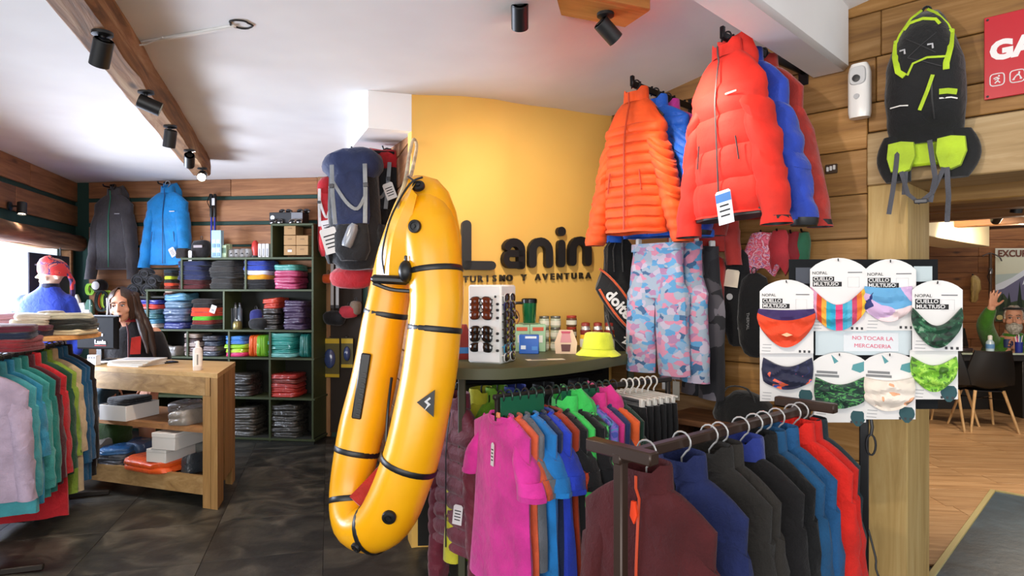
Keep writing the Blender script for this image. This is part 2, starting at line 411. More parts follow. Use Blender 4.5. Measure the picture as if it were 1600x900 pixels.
# ---- partition carrying the packs, its front post, and the white box above
PL = (PA - PB).length
wall_partition = struct('wall_partition', MB().box((PL / 2, .07, 1.28), (PL, .10, 2.56)), plain('4a3522', .8), (PB.x, PB.y, 0), P_ANG)
planks(wall_partition, [(k * .21 + .01, (k + 1) * .21 + .005) for k in range(12)], .02, PL - .08, .02, M_PLANK, 12, y=.012)
part('end_post', MB().box((PL - .035, .05, 1.1), (.07, .14, 2.2), .005), wood('8a6238', 'b08450', 'c79f6c', .55, along='z', knots=False), wall_partition)
bxm = MB()
def wedge(s): return 2.325 if s < 0 else lerp(2.325, 2.525, s)
bxm.loft([[(lerp(PL, PL - 1.75, u), y, z) for y, z in ((-.27, 2.6), (.0, 2.6), (.0, lerp(2.325, 2.53, u)), (-.27, lerp(2.325, 2.53, u)))] for u in (0, 1)])
struct('trim_1', bxm, M_PLASTER, (PB.x, PB.y, 0), P_ANG)
# ---- yellow wall, gently curved
YW = [(-.56, 3.57), (-.53, 3.58), (-.29, 3.60), (-.1, 3.66), (0, 3.73), (.15, 3.81), (.31, 3.885), (.47, 3.965), (.64, 4.05)]
def yw_at(p):
    for a, b in zip(YW, YW[1:]):
        pa, pb_ = a[0] / a[1] * 1000 + 800, b[0] / b[1] * 1000 + 800
        if pa <= p <= pb_:
            s = (p - pa) / (pb_ - pa); q = Vector((lerp(a[0], b[0], s), lerp(a[1], b[1], s))); return q, atan2(b[1] - a[1], b[0] - a[0])
    return Vector(YW[-1]), .4
ym = MB(); r0 = [(x, y) for x, y in YW] + [(x - .04, y + .12) for x, y in YW[::-1]]
ym.loft([[(x, y, 0) for x, y in r0], [(x, y, 2.6) for x, y in r0]])
struct('wall_middle', ym, M_YEL)
# ---- right wall
TD = 1.469                                              # door starts
rw = MB().box((TD / 2, .1, 1.6), (TD + .02, .16, 3.2)).box((TD + 1.0, .1, 2.68), (2.02, .16, 1.0))
wall_right = struct('wall_right', rw, plain('4a2f18', .8), (RA.x, RA.y, 0), R_ANG)
planks(wall_right, [(2.53 - .2115 * (k + 1), 2.53 - .2115 * k, 0., TD - .002) for k in range(1, 12)] + [(2.53 - .2115 * (k + 1) + (.0 if k < 1 else .0), 2.53 - .2115 * k, 0., TD + 2.) for k in (-2, -1, 0)] + [(2.18, 2.318, TD, TD + 2.)], 0, 1, .022, M_PLANKR, 21, lens=(.9, 1.7), y=.022)
tr2 = struct('trim_2', MB().box((TD + .0825, .2, .965), (.165, .42, 1.93), .006), M_POST, (RA.x, RA.y, 0), R_ANG)
tr3 = struct('trim_3', MB().box((TD + 1.0, .145, 2.05), (2.0, .33, .245), .006), M_LINTEL, (RA.x, RA.y, 0), R_ANG)
# big plaster beam crossing to the right wall
struct('trim_4', MB().box((1.30, -1.75, 2.75), (.18, 3.5, .52), .02), M_PLASTER, (RA.x, RA.y, 0), R_ANG)
# ---- log beam on the ceiling at the left and a board on the ceiling ahead
bA, bB = Vector((-1.22, 1.4, ZC - .07)), Vector((-2.6, 5.35, ZC - .07)); bv = bB - bA
lb = MB(); rings = []
for i in range(31):
    u = i / 30; c = (0, u * bv.length, 0); k = 1 + .06 * noise.noise(Vector((u * 9, 1, 0)))
    w_, h_ = .075 * k, .07
    rings.append([(x * w_, c[1], z * h_) for x, z in ((-1, 1), (1, 1), (1.02, .2), (.97, -.75), (.78, -1), (-.75, -1), (-1, -.7), (-1.03, .1))])
lb.loft(rings).wob(.008, 6, 3)
struct('trim_5', lb, M_BEAM, bA, atan2(bv.y, bv.x) - pi / 2)

# ---------------------------------------------------------------- garments
def prof(z, L, w, t, neck, slope, flare):
    """half width and half depth of a hanging garment at height z (0 at the neck, -L at the hem)"""
    if z > -slope: hw = neck + (w - neck) * (max(0., -z / slope)) ** .75
    else:
        u = (-z - slope) / (L - slope); hw = w * (1 - .05 * sin(pi * min(1, u * 1.3))) * (1 + flare * u)
    ty = .022 + (t - .022) * min(1., -z / .22) ** .6
    return hw, ty
def front_y(z, x, L, w, t, neck, slope, flare):
    hw, ty = prof(z, L, w, t, neck, slope, flare); c = min(1., abs(x) / hw) ** (1 / .75)
    return -ty * max(0., 1 - c * c) ** .4
def garment(name, label, cat, loc, rz, mat, L=.7, w=.2, t=.045, sl=.58, collar='stand', quilt=0., zipm=None, group=None, seed=0,
            spread=.06, r0=.075, r1=.045, neck=.07, slope=.07, flare=.05, fold=.017, pockets=False, logo=None, hemm=None, cuffm=None, collm=None,
            bend=0., bendl=None, n=32, sleeves=True, yokem=None, tilt=0.):
    """a garment whose neck is at LOC: body, sleeves, collar or hood, zipper, pocket zippers, hem, cuffs"""
    r = thing(name, label, cat, loc, rz, group, rot=(0, tilt, rz)); A = (L, w, t, neck, slope, flare)
    dz = quilt / 7 if quilt else .045
    zs = [0, -.012, -.03, -.05]; z = -slope
    while z > -L: zs.append(z); z -= dz
    zs.append(-L)
    rings = []
    for z in zs:
        hw, ty = prof(z, *A); ring = []
        q = 0.
        if quilt and z < -slope * .6: q = abs(sin(pi * (z + slope) / quilt)) ** .42 * .014 - .009 + .005 * noise.noise(Vector((j * .9, z * 60, seed)))
        for j in range(n):
            a = 2 * pi * j / n; x = hw * sg(cos(a), .75); y = ty * sg(sin(a), .8)
            f = min(1., max(0., (-z - .1) / .35)) * fold * (1.6 * noise.noise(Vector((x * 13, seed * 5.1, z * 1.6 + y * 6))) + .6 * noise.noise(Vector((x * 28, seed * 3, z * 5))))
            d = (q + f) * (1 if abs(sin(a)) > .2 else .5)
            ring.append((x + cos(a) * d * .5, y + sg(sin(a), .3) * d, z + .006 * noise.noise(Vector((x * 9, seed, y * 20)))))
        rings.append(ring)
    part('body', MB().loft(rings, False, False), mat, r)
    if hemm:
        hr = [[(p[0] * 1.0, p[1] * .9 + .004, -L + .02 - dzz) for p in rings[-1]] for dzz in (0., .03)]
        part('hem_lining', MB().loft(hr, False, True), hemm, r)
    if sleeves:
        for s in (-1, 1):
            bd = bend if s > 0 or bendl is None else bendl
            N = max(8, int(sl / (quilt / 6))) if quilt else 11
            rg = []; x0 = w - r0 * .75; z0 = -slope - r0 * .55
            for i in range(N + 1):
                u = i / N; cx = x0 + spread * (u ** .8) * (1 if sl > .3 else 1.4); cy = bd * u * u; cz = z0 - sl * u + .02 * u
                rr = lerp(r0, r1, u ** .7); q = 0.
                if quilt: q = abs(sin(pi * u * sl / quilt)) ** .42 * .013 - .008 + .005 * noise.noise(Vector((j * .9, u * 40, seed + s)))
                ring = []
                for j in range(14):
                    a = 2 * pi * j / 14
                    d = q + fold * .8 * noise.noise(Vector((cos(a) * 1.2 + seed, sin(a) * 1.2, u * sl * 14)))
                    tiltz = -cos(a) * .05 * (1 - u) * 1.2
                    ring.append((s * (cx + cos(a) * (rr * .85 + d)), cy + sin(a) * min(rr, t * (.62 + .75 * min(1, u * 3.2))) * (1 + d * 8), cz + (tiltz if u < .6 else 0)))
                rg.append(ring)
            rg = [[(s * (x0 - r0 * .3), p[1] * .6, p[2] + r0 * .35) for p in rg[0]]] + rg
            so = part('sleeve', MB().loft(rg, True, False), mat, r)
            e = rg[-1]; ex = sum(p[0] for p in e) / 14; ey = sum(p[1] for p in e) / 14
            if collar == 'crew' or sl < .3: part('cuff', MB().loft([[(ex + (p[0] - ex) * k, ey + (p[1] - ey) * k, p[2] - dd) for p in e] for dd, k in ((-.016, 1.02), (.004, 1.02), (.004, .95))], False, False), mat, so)
            elif cuffm: part('cuff', MB().loft([[(ex + (p[0] - ex) * k, ey + (p[1] - ey) * k, p[2] - dd) for p in e] for dd, k in ((-.012, 1.03), (.006, 1.0), (.02, .9))], False, True), cuffm, so)
            else: part('cuff', MB().loft([[(ex + (p[0] - ex) * k, ey + (p[1] - ey) * k, p[2] - dd) for p in e] for dd, k in ((-.002, .97), (-.03, .85))], False, True), BLACK, so)
    cm_ = collm or mat
    if collar in ('stand', 'hood'):
        rr = []
        for k, (zz, e) in enumerate(((-.012, 1.06), (.02, 1.02), (.05, 1.0), (.062, .96), (.05, .88), (.0, .84))):
            rr.append([(neck * e * cos(a), .045 * e * sin(a) + .004, zz - (.022 if sin(a) < -.85 and zz > .01 else 0)) for a in [2 * pi * j / 18 for j in range(18)]])
        part('collar', MB().loft(rr, False, False), cm_, r)
    if collar == 'hood':
        h = MB()
        rr = []
        for i in range(9):
            u = i / 8; a = pi * u
            rr.append([(sg(cos(b), .9) * neck * (1.05 + .35 * sin(a)), .02 + .055 * (sin(b) + 1) * (.3 + .8 * sin(a)), lerp(.075, -.13, u) + .02 * cos(b) ** 2) for b in [2 * pi * j / 14 for j in range(14)]])
        h.loft(rr).wob(.008, 18, seed)
        part('hood', h, cm_, r)
    if collar == 'crew':
        part('neckband', MB().tube([(neck * 1.02 * cos(a), .03 * sin(a), .004 - .03 * max(0, -sin(a))) for a in [2 * pi * j / 20 for j in range(20)]], .008, 6, True), cm_, r)
    if zipm:
        zl = []; top = .03 if collar in ('stand', 'hood') else -.02; K = 22
        for i in range(K + 1):
            z = lerp(top, -L + .012, i / K); y = front_y(min(z, -.02), 0, *A) if z < -.01 else -.046
            zl.append((0, y - .004 - (.008 if quilt else .002), z))
        part('zipper', MB().tube(zl, .0045, 6, flat=.6, up=(0, 1, 0)), zipm, r)
    if pockets:
        for s in (-1, 1):
            pts = [(s * (w * .52 + .012 * i / 4), front_y(-L * .55 - .1 * i / 4, w * .5, *A) - .010 - (.006 if quilt else 0), -L * .55 - .10 * i / 4) for i in range(5)]
            part('pocket_zipper', MB().tube(pts, .0035, 6), zipm or BLACK, r)
    if logo:
        y = front_y(-.2, w * .45, *A)
        part('chest_logo', MB().box((w * .45, y - .012 - (.006 if quilt else 0), -.2), (.055, .003, .008), .001), logo, r)
    return r
def price_tag(parent, loc, size=(.05, .085), mat=None, rot=(0, 0, 0), bars=True, name='price_tag'):
    a, b = size
    o = part(name, MB().prism([(-a / 2, -b), (a / 2, -b), (a / 2, -.008), (a / 2 - .008, 0), (-a / 2 + .008, 0), (-a / 2, -.008)], -.0008, .0008), mat or PAPER, parent, loc, rot)
    if bars:
        m = MB()
        for k in range(4): m.box((0, -.0012, -b * (.3 + .15 * k)), (a * (.7 - .1 * (k % 2)), .0006, b * .05))
        part('print', m, INK, o)
    return o
def hanger(label, loc, rz, mat, group=None, hookm=None, width=.36, drop=.07, r=.017, clips=False):
    t = thing('clothes_hanger', label, 'hanger', loc, rz, group)
    pts = [(r * 1.25 * sin(a) , 0, r * 1.25 * cos(a)) for a in [radians(-100 + 25 * k) for k in range(11)]]
    pts = [(-r * 1.25, 0, -.012)] + pts + [(0, 0, -r * 1.9), (0, 0, -drop + .008)]
    part('hook', MB().tube(pts, .0028 if hookm else .004, 6), hookm or mat, t)
    if clips:
        part('bar', MB().tube([(-width / 2, 0, -drop), (width / 2, 0, -drop)], .005, 6), mat, t)
        for s in (-1, 1): part('clip', MB().box((s * width * .4, 0, -drop - .018), (.022, .022, .045), .004), mat, t)
    else:
        part('shoulder_bar', MB().tube([(-width * .46, 0, -drop - .115), (-width * .3, 0, -drop - .055), (0, 0, -drop - .002), (width * .3, 0, -drop - .055), (width * .46, 0, -drop - .115)], [.005, .006, .007, .006, .005], 8), mat, t)
    return t
# ---------------------------------------------------------------- right wall: two rails of puffer jackets
def w3(q, z): return Vector((q.x, q.y, z))
def rail(label, p_out, d_out, y_out, p_in, n_holes=5):
    """a flat black arm standing out from the right wall"""
    a = P(p_out, y_out, d_out); q, _ = RW(p_in, .0); b = Vector((q.x, q.y, a.z)); d = b - a
    t = thing('garment_arm', label, 'hanging rail', a, 0); D = Vector((d.x, d.y, 0)); ang = atan2(D.y, D.x)
    part('arm', MB().box((D.length / 2, 0, 0), (D.length, .016, .034), .003), BLACKM, t, rot=(0, 0, ang))
    part('end_stop', MB().box((0, 0, .014), (.02, .02, .055), .004), BLACKM, t, rot=(0, 0, ang))
    part('wall_plate', MB().box((D.length - .004, 0, -.01), (.008, .05, .12), .002), BLACKM, t, rot=(0, 0, ang))
    for k in range(n_holes): part('peg', MB().box((D.length * (k + .6) / (n_holes + .4), 0, .02), (.008, .014, .014), .002), BLACKM, t, rot=(0, 0, ang))
    return a, D.normalized(), D.length
O_RED, O_ORANGE = cloth('dc2c1e', .7, .05, 300, .12), cloth('e6531a', .62, .05, 300, .12)
a1, u1, l1 = rail('upper black arm carrying the red hooded puffer, nearer the doorway', 1129, 2.76, 56, 1256)
a2, u2, l2 = rail('lower black arm carrying the orange quilted puffer, beside the yellow wall', 988, 3.22, 131, 1082)
def on_rail(a, u, s, label, rz, mat=BLACK, drop=.07):
    p = a + u * s
    hanger(label, p + Vector((0, 0, .0)), rz, mat, r=.02, drop=drop)
    return p - Vector((0, 0, drop + .01))
fz = atan2(u1.x, -u1.y) + 0   # garment's front looks back along the arm
def face(u): return atan2(-u.x, u.y) if False else atan2(u.y, u.x) - pi / 2
rzA, rzB = face(u1) - .10, face(u2) - .05
p = on_rail(a1, u1, .03, 'black hanger under the big red puffer jacket on the upper arm', rzA)
g = garment('puffer_jacket', 'big red puffer jacket with hood, front-most on the upper arm', 'jacket', p, rzA, O_RED, L=.70, w=.182, t=.08, sl=.61, slope=.13, collar='hood', quilt=.14, zipm=plain('3b2a2c', .5), spread=.115, r0=.085, r1=.060, pockets=True, logo=plain('e9b9b2', .6), hemm=BLACK, cuffm=None, seed=1, fold=.014, flare=-.02, bend=-.04, bendl=-.02, tilt=-.05)
pt = price_tag(g, (.055, -.135, -.61), (.075, .14), plain('dfe8f4', .6), (0, radians(-6), .0), name='swing_tag')
part('tag_band', MB().box((0, -.0014, -.03), (.075, .0008, .035)), plain('3f76b8', .6), pt)
p = on_rail(a1, u1, .20, 'black hanger under the royal blue jacket behind the red puffer', rzA)
garment('puffer_jacket', 'royal blue jacket hanging right behind the big red puffer', 'jacket', p, rzA, cloth('1d3fae', .6), L=.68, w=.2, t=.06, sl=.58, slope=.12, collar='stand', quilt=.12, zipm=BLACK, spread=.14, r0=.09, r1=.06, seed=2, cuffm=BLACK)
p = on_rail(a1, u1, .33, 'black hanger under the dark red jacket nearest the plank wall', rzA)
garment('jacket', 'dark red jacket at the wall end of the upper arm, behind the blue one', 'jacket', p, rzA, cloth('a3281f', .7), L=.68, w=.2, t=.05, sl=.60, slope=.12, collar='stand', zipm=BLACK, spread=.14, r0=.085, r1=.06, seed=3)
p = on_rail(a2, u2, .03, 'black hanger under the orange quilted puffer on the lower arm', rzB)
garment('puffer_jacket', 'orange narrow-quilted puffer jacket in front of the yellow wall', 'jacket', p, rzB, O_ORANGE, L=.67, w=.175, t=.085, sl=.57, slope=.13, collar='stand', quilt=.052, zipm=plain('a8340f', .5), spread=.13, r0=.080, r1=.058, seed=4, pockets=True, flare=.0, fold=.012, bend=.05, bendl=-.03)
p = on_rail(a2, u2, .21, 'black hanger under the bright blue quilted puffer on the lower arm', rzB)
garment('puffer_jacket', 'bright blue narrow-quilted puffer behind the orange one', 'jacket', p, rzB, cloth('1f62cf', .45, .1), L=.68, w=.20, t=.06, sl=.60, collar='stand', quilt=.055, zipm=BLACK, spread=.15, r0=.085, r1=.058, seed=5)
p = on_rail(a2, u2, .33, 'black hanger under the magenta puffer nearest the wall on the lower arm', rzB)
garment('puffer_jacket', 'magenta puffer jacket mostly hidden at the wall end of the lower arm', 'jacket', p, rzB, cloth('c4359a', .5), L=.60, w=.20, t=.05, sl=.55, collar='stand', quilt=.055, zipm=BLACK, spread=.07, r0=.08, r1=.055, seed=6)
# a second, lower red garment peeping out under the big puffer
q, _ = RW(1098, .16)
garment('jacket', 'red jacket whose hem shows below the big red puffer, near the wall', 'jacket', w3(q, 2.16), R_ANG, cloth('b5312a', .7), L=.52, w=.17, t=.05, sl=.5, collar='stand', zipm=BLACK, spread=.06, seed=7)

# ---------------------------------------------------------------- trousers, packs and pouches on the right wall
def trousers(label, loc, rz, mat, L=.86, w=.17, seed=0, cut=0., group=None, waistm=None):
    r = thing('ski_trousers', label, 'trousers', loc, rz, group)
    wr = [[(w * e * .92 * sg(cos(a), .7), .045 * e * sg(sin(a), .8), z) for a in [2 * pi * j / 22 for j in range(22)]] for z, e in ((0, 1), (-.04, 1.0), (-.12, 1.06), (-.22, 1.1), (-.27, 1.05))]
    part('seat', MB().loft(wr, False, False).wob(.012, 9, seed), mat, r)
    part('waistband', MB().loft([[(w * e * .93 * sg(cos(a), .7), .047 * e * sg(sin(a), .8), z) for a in [2 * pi * j / 22 for j in range(22)]] for z, e in ((.004, .97), (.004, 1.01), (-.035, 1.02))], False, False), waistm or mat, r)
    for s in (-1, 1):
        rg = []
        for i in range(12):
            u = i / 11; z = -.16 - (L - .16) * u; rr = lerp(.098, .088, u) * min(1, .45 + u * 3.2)
            rg.append([(s * (w * .52 + .02 * u) + cos(a) * rr * (1 + .14 * noise.noise(Vector((a * 1.3, seed, z * 4)))), sin(a) * .052 + .012 * noise.noise(Vector((cos(a) * 2, z * 7, seed))), z) for a in [2 * pi * j / 16 for j in range(16)]])
        part('leg', MB().loft(rg, False, True), mat, r)
    for s in (-1, 1): part('clip', MB().box((s * w * .7, 0, .01), (.022, .03, .05), .004), plain('d8d8d8', .4), r)
    return r
CAMO = blotch([(0, '8d9bab'), (.2, 'bd7a92'), (.38, '4f8ab5'), (.52, 'aaa2b4'), (.68, '9a7194'), (.82, '7a9ab8'), (.92, '34587e')], 27, .8, 'cells', dist=1.6, stretch=(1, 1, 1.5))
CAMOD = blotch([(0, '2a2a2f'), (.3, '4a464c'), (.55, '1c1b20'), (.8, '6d6870')], 12, .8, 'cells', dist=1.0)
q, _ = RW(1026, .46); trousers('pink and blue camouflage ski trousers nearest the counter, front pair', w3(q, zat(382, q.y)), R_ANG - .1, CAMO, L=.66, w=.165, seed=1)
q, _ = RW(1068, .36); trousers('second pair of pink and blue camouflage trousers, just right of the front pair', w3(q, zat(380, q.y)), R_ANG - .35, CAMO, L=.70, w=.13, seed=2)
q, _ = RW(1098, .20); trousers('dark grey camouflage ski trousers hanging furthest right of the trousers', w3(q, zat(388, q.y)), R_ANG - .5, CAMOD, L=.78, w=.12, seed=3)
q, _ = RW(1060, .2); a = w3(q, zat(372, q.y))
t = thing('garment_arm', 'low black arm carrying the camouflage trousers on the plank wall', 'hanging rail', a, R_ANG)
part('arm', MB().box((0, -.1, .03), (.02, .62, .02), .003), BLACKM, t); part('wall_plate', MB().box((0, .205, .03), (.05, .01, .1), .002), BLACKM, t)
# black and orange waist pack with its straps, on the end of the yellow wall
qy, ay = yw_at(935); qc = P(962, 470, 3.55)
t = thing('shoulder_pack', 'black pack with orange trim and white lettering beside the yellow wall', 'bag', qc, ay - .35)
m = MB(); rings = []
for i in range(15):
    u = i / 14; x = lerp(-.10, .11, u); zc = lerp(.12, -.14, u) ; hh = .085 * sin(pi * (.14 + .76 * u)) ** .5
    rings.append([(x + .02 * sin(a), .035 * cos(a) * (1.2 - abs(u - .5)) - .02, zc + hh * sin(a)) for a in [2 * pi * j / 14 for j in range(14)]])
m.loft(rings); part('pouch', m, cloth('1a1a1c', .7), t)
for (z0, nm, mt) in ((.085, 'orange_piping', cloth('e8591f', .6)), (-.085, 'orange_piping', cloth('e8591f', .6))):
    part(nm, MB().tube([(lerp(-.105, .115, i / 8), -.05, lerp(.12, -.14, i / 8) + z0 * sin(pi * (.14 + .76 * i / 8)) ** .5 ) for i in range(9)], .011, 6, flat=.6), mt, t)
part('back_panel', MB().loft([[(.03 + x * e, y + .02, z) for x, y in ((-.075, -.02), (.075, -.02), (.085, .03), (-.085, .03))] for z, e in ((.34, .5), (.30, .9), (.1, 1.05), (-.2, .9), (-.30, .6))]).wob(.01, 12, 4), cloth('141416', .8), t)
text('lettering', 'doite', .085, PAPER, t, (.0, -.062, -.018), (pi / 2, radians(48), 0), bold=.003)
text('lettering', 'Z', .05, PAPER, t, (.045, -.04, -.22), (pi / 2, radians(20), 0), bold=.002)
for k in range(3): part('strap', MB().tube([(-.06 + .05 * k, -.01, .16), (-.07 + .05 * k, -.02, .28), (-.02 + .03 * k, .0, .36)], .011, 6, flat=.35), cloth('1d1d20', .8), t)
part('hip_strap', MB().tube([(-.06, -.02, -.08), (-.02, -.02, -.2), (.08, -.03, -.30), (.12, 0, -.33)], .018, 6, flat=.3), cloth('18181a', .8), t)
# gloves / black covers in packs, gaiters on hooks, red lamp pouch
def pouch(name, label, cat, loc, rz, mat, w=.1, h=.3, t=.05, seed=0, parts=None):
    r = thing(name, label, cat, loc, rz)
    rg = [[(w * e * sg(cos(a), .7), t * e2 * sg(sin(a), .8), -z * h) for a in [2 * pi * j / 16 for j in range(16)]] for z, e, e2 in ((0, .35, .3), (.06, .8, .7), (.25, 1, 1), (.55, 1.02, 1), (.85, .9, .8), (.97, .6, .5), (1, .3, .2))]
    part('body', MB().loft(rg).wob(.012, 10, seed), mat, r)
    part('loop', MB().tube([(.012 * sin(a), 0, .015 + .018 * cos(a)) for a in [2 * pi * k / 12 for k in range(12)]], .003, 5, True), BLACK, r)
    return r
q, _ = RW(1152, .10)
g = pouch('leg_gaiter', 'black gaiter with a cream square tag hanging on the plank wall', 'gaiter', w3(q, zat(392, q.y)), R_ANG, cloth('17171a', .8), .075, .50, .035, 2)
price_tag(g, (.0, -.05, -.10), (.075, .09), plain('ead9c2', .8), (0, radians(8), 0), bars=False)
text('lettering', 'THERMAL', .022, plain('9a9a9a', .8), g, (.03, -.046, -.36), (pi / 2, pi / 2, 0)); part('badge', MB().lathe([(.017, 0), (.017, .003)], 14), plain('b7b7b9', .6), g, (-.02, -.045, -.24), (pi / 2, 0, 0))
q, _ = RW(1178, .13)
g = pouch('leg_gaiter', 'second black gaiter, plain, tucked behind the neck gaiter card stand', 'gaiter', w3(q, zat(428, q.y)), R_ANG, cloth('121214', .8), .08, .42, .04, 3)
text('lettering', 'THERMAL', .02, plain('8d8d8d', .8), g, (-.01, -.05, -.24), (pi / 2, pi / 2, 0))
q, _ = RW(1116, .16)
g = pouch('lantern_pouch', 'red pouch with a clear lantern below it, right of the dark trousers', 'pouch', w3(q, zat(398, q.y)), R_ANG, cloth('b8261f', .6), .055, .30, .04, 5)
part('lantern', MB().lathe([(.01, .06), (.036, .05), (.038, -.02), (.02, -.05), (.026, -.10), (.01, -.14)], 14), plain('8a7d6a', .25, .2, 1.), g, (.02, -.05, -.20))
BUFF1 = blotch([(.0, 'f0708a'), (.42, 'd84f66'), (.5, 'f2b7c4'), (.57, 'a65aa8'), (.63, 'ef8d6a')], 22, .7, 'noise', dist=2., detail=3.)
def wrap_buff(label, p, y, mat, sx=.07, h=.16, seed=0, out=.09, rz=0.):
    q, _ = RW(p, out); r = thing('neck_gaiter', label, 'neck gaiter', w3(q, zat(y, q.y)), R_ANG + rz)
    rg = []
    for i in range(10):
        u = i / 9; e = .45 + .6 * sin(pi * (.1 + .8 * u)); rg.append([(sx * e * cos(a), .035 * e * sin(a), -h * u - .025 * cos(2 * a) * u) for a in [2 * pi * j / 16 for j in range(16)]])
    part('tube', MB().loft(rg, False, False).wob(.012, 14, seed), mat, r)
    part('peg', MB().tube([(0, out, .0), (0, -.02, 0), (0, -.03, .012)], .005, 6), BLACKM, r)
    return r
wrap_buff('pink floral neck gaiter on the left-hand wall peg', 1192, 364, BUFF1, .095, .20, 1)
wrap_buff('coral neck gaiter with pink trim on the middle wall peg', 1217, 362, cloth('c8323a', .7), .05, .19, 2, .10)
wrap_buff('dark red neck gaiter on the wall peg behind the card stand', 1238, 364, cloth('8d1f26', .7), .05, .19, 3, .07)
wrap_buff('green neck gaiter on the right-hand wall peg', 1255, 362, cloth('2c6b4a', .7), .035, .17, 4, .06)
# air freshener, little socket, mountain rucksack, red sign
q, _ = RW(1347, .026)
t = thing('air_freshener', 'white air freshener dispenser on the plank wall left of the rucksack', 'dispenser', w3(q, zat(145, q.y)), R_ANG)
b = MB(); rg = []
for i in range(13):
    u = i / 12; z = lerp(-.125, .125, u); e = 1 - .28 * max(0, (u - .8) / .2) ** 2 - .1 * max(0, (.1 - u) / .1)
    rg.append([(.048 * e * sg(cos(a), .6), -.035 + .035 * e * sg(sin(a), .7), z) for a in [2 * pi * j / 20 for j in range(20)]])
part('case', b.loft(rg), plain('eceae8', .3, 0, .5), t)
part('spray_hood', MB().loft([[(.036 * e * sg(cos(a), .6), -.066 - .008 * k, .065 + .045 * e * sg(sin(a), .6)) for a in [2 * pi * j / 18 for j in range(18)]] for k, e in ((0, 1), (1, .9))]), plain('c9cacc', .4), t)
part('nozzle', MB().lathe([(.017, 0), (.016, .006), (.008, .007)], 16), plain('2c2c30', .4), t, (-.004, -.074, .052), (pi / 2, 0, 0))
part('sensor', MB().lathe([(.013, 0), (.012, .003)], 14), plain('b9babd', .3), t, (-.004, -.070, -.03), (pi / 2, 0, 0))
q, _ = RW(1299, .012)
t = thing('wall_socket', 'tiny dark wall socket with three white keys, right of the jackets', 'socket', w3(q, zat(264, q.y)), R_ANG)
part('plate', MB().box((0, 0, 0), (.055, .012, .045), .003), plain('43301f', .6), t)
for k in (-1, 0, 1): part('key', MB().box((k * .015, -.008, .002 + .003 * k), (.011, .008, .022), .002), WHITE, t)
LIME = cloth('b9d92b', .55, .1); PK = cloth('17181a', .75); STRAP = cloth('55565e', .8)
q, _ = RW(1449, .03)
t = thing('hydration_rucksack', 'black rucksack with lime trim hanging above the doorway post', 'rucksack', w3(q, zat(22, q.y)), R_ANG + .10)
def pk(u, a):      # body outline: u runs from top to bottom
    w = .05 + .095 * min(1, u / .42) ** .8 if u < .5 else .145 - .012 * (u - .5) * 2 + .008 * sin(pi * (u - .5) * 2)
    d = .05 + .06 * sin(pi * min(1, u * 1.05)) ** .6
    return (w * sg(cos(a), .75), -d * .9 + d * sg(sin(a), .8), -.02 - .56 * u)
rg = [[pk(i / 18, 2 * pi * j / 22) for j in range(22)] for i in range(19)]
part('body', MB().loft(rg).wob(.006, 12, 3), PK, t)
part('top_loop', MB().tube([(.016 * sin(a), -.03, .0 + .022 * cos(a)) for a in [2 * pi * k / 12 for k in range(12)]], .006, 6, True), PK, t)
def fr(x, z):      # point just proud of the front at x, z
    u = max(0., min(1., (-z - .02) / .56)); w = abs(pk(u, 0)[0]); d = .05 + .06 * sin(pi * min(1, u * 1.05)) ** .6
    return (x, -d * .9 - d * max(.05, 1 - min(1, abs(x) / w) ** 2.6) ** .42 - .006, z)
def ribbon(name, pts, r, mat, fl=.3, parent=t, n=6): return part(name, MB().tube([fr(x, z) for x, z in pts], r, n, flat=fl, up=(0, 1, 0)), mat, parent)
for s in (-1, 1):
    ribbon('lime_edging', [(s * .01, -.015), (s * .045, -.05), (s * .085, -.11), (s * .10, -.15)], .006, LIME)
    ribbon('compression_strap', [(s * .098, -.14), (s * .098, -.22), (s * .085, -.29), (s * (.06 if s < 0 else .085), -.315)], .013, LIME)
    part('buckle', MB().box(fr(s * .098, -.145), (.022, .012, .02), .004), LIME, t)
    ribbon('zip_pull', [(s * .05 - .03, -.20), (s * .05 - .012, -.20), (s * .05 - .01, -.22)], .004, plain('b5b5ba', .5))
ribbon('front_zip', [(-.07, -.10), (-.05, -.075), (.0, -.07), (.045, -.085), (.06, -.11)], .007, LIME)
ribbon('bungee', [(-.05, -.315), (-.03, -.27), (.02, -.255), (.09, -.262)], .005, LIME)
for (x0, z0, x1, z1) in ((-.06, -.15, .05, -.24), (.05, -.15, -.05, -.24), (-.05, -.24, .07, -.3)): ribbon('cord', [(x0, z0), ((x0 + x1) / 2, (z0 + z1) / 2), (x1, z1)], .002, plain('2c2c2f', .7))
ribbon('daisy_strap', [(.04, -.33), (.02, -.39), (-.01, -.46)], .008, LIME); ribbon('hanging_cord', [(.035, -.34), (.035, -.42), (.04, -.50)], .004, BLACK)
ribbon('pocket_flash', [(.06, -.40), (.09, -.40), (.118, -.405)], .013, LIME)
ribbon('reflective_piping', [(.06, -.425), (.1, -.425), (.12, -.43)], .003, WHITE); ribbon('reflective_piping', [(-.12, -.43), (-.08, -.43), (-.05, -.435)], .003, WHITE)
for s, x in ((-1, -.10), (1, .105)):
    hp = MB(); rr = []
    for i in range(9):
        u = i / 8; rr.append([(x + s * .022 * sin(pi * u) + (.078 - .030 * u * u - .02 * (1 - u) ** 3) * sg(cos(a), .7), -.07 + .03 * sin(a) + .03 * sin(pi * u), -.54 - .20 * u) for a in [2 * pi * j / 16 for j in range(16)]])
    part('hip_wing', hp.loft(rr), PK, t)
    part('lime_pad', MB().loft([[(x - s * .012 + k * px_, -.098 - dy, -.635 + k * pz_) for px_, pz_ in ((-.05, .065), (.0, .072), (.05, .062), (.056, .0), (.035, -.06), (.0, -.075), (-.04, -.062), (-.056, 0))] for dy, k in ((-.012, 1), (.006, .94))]), LIME, t)
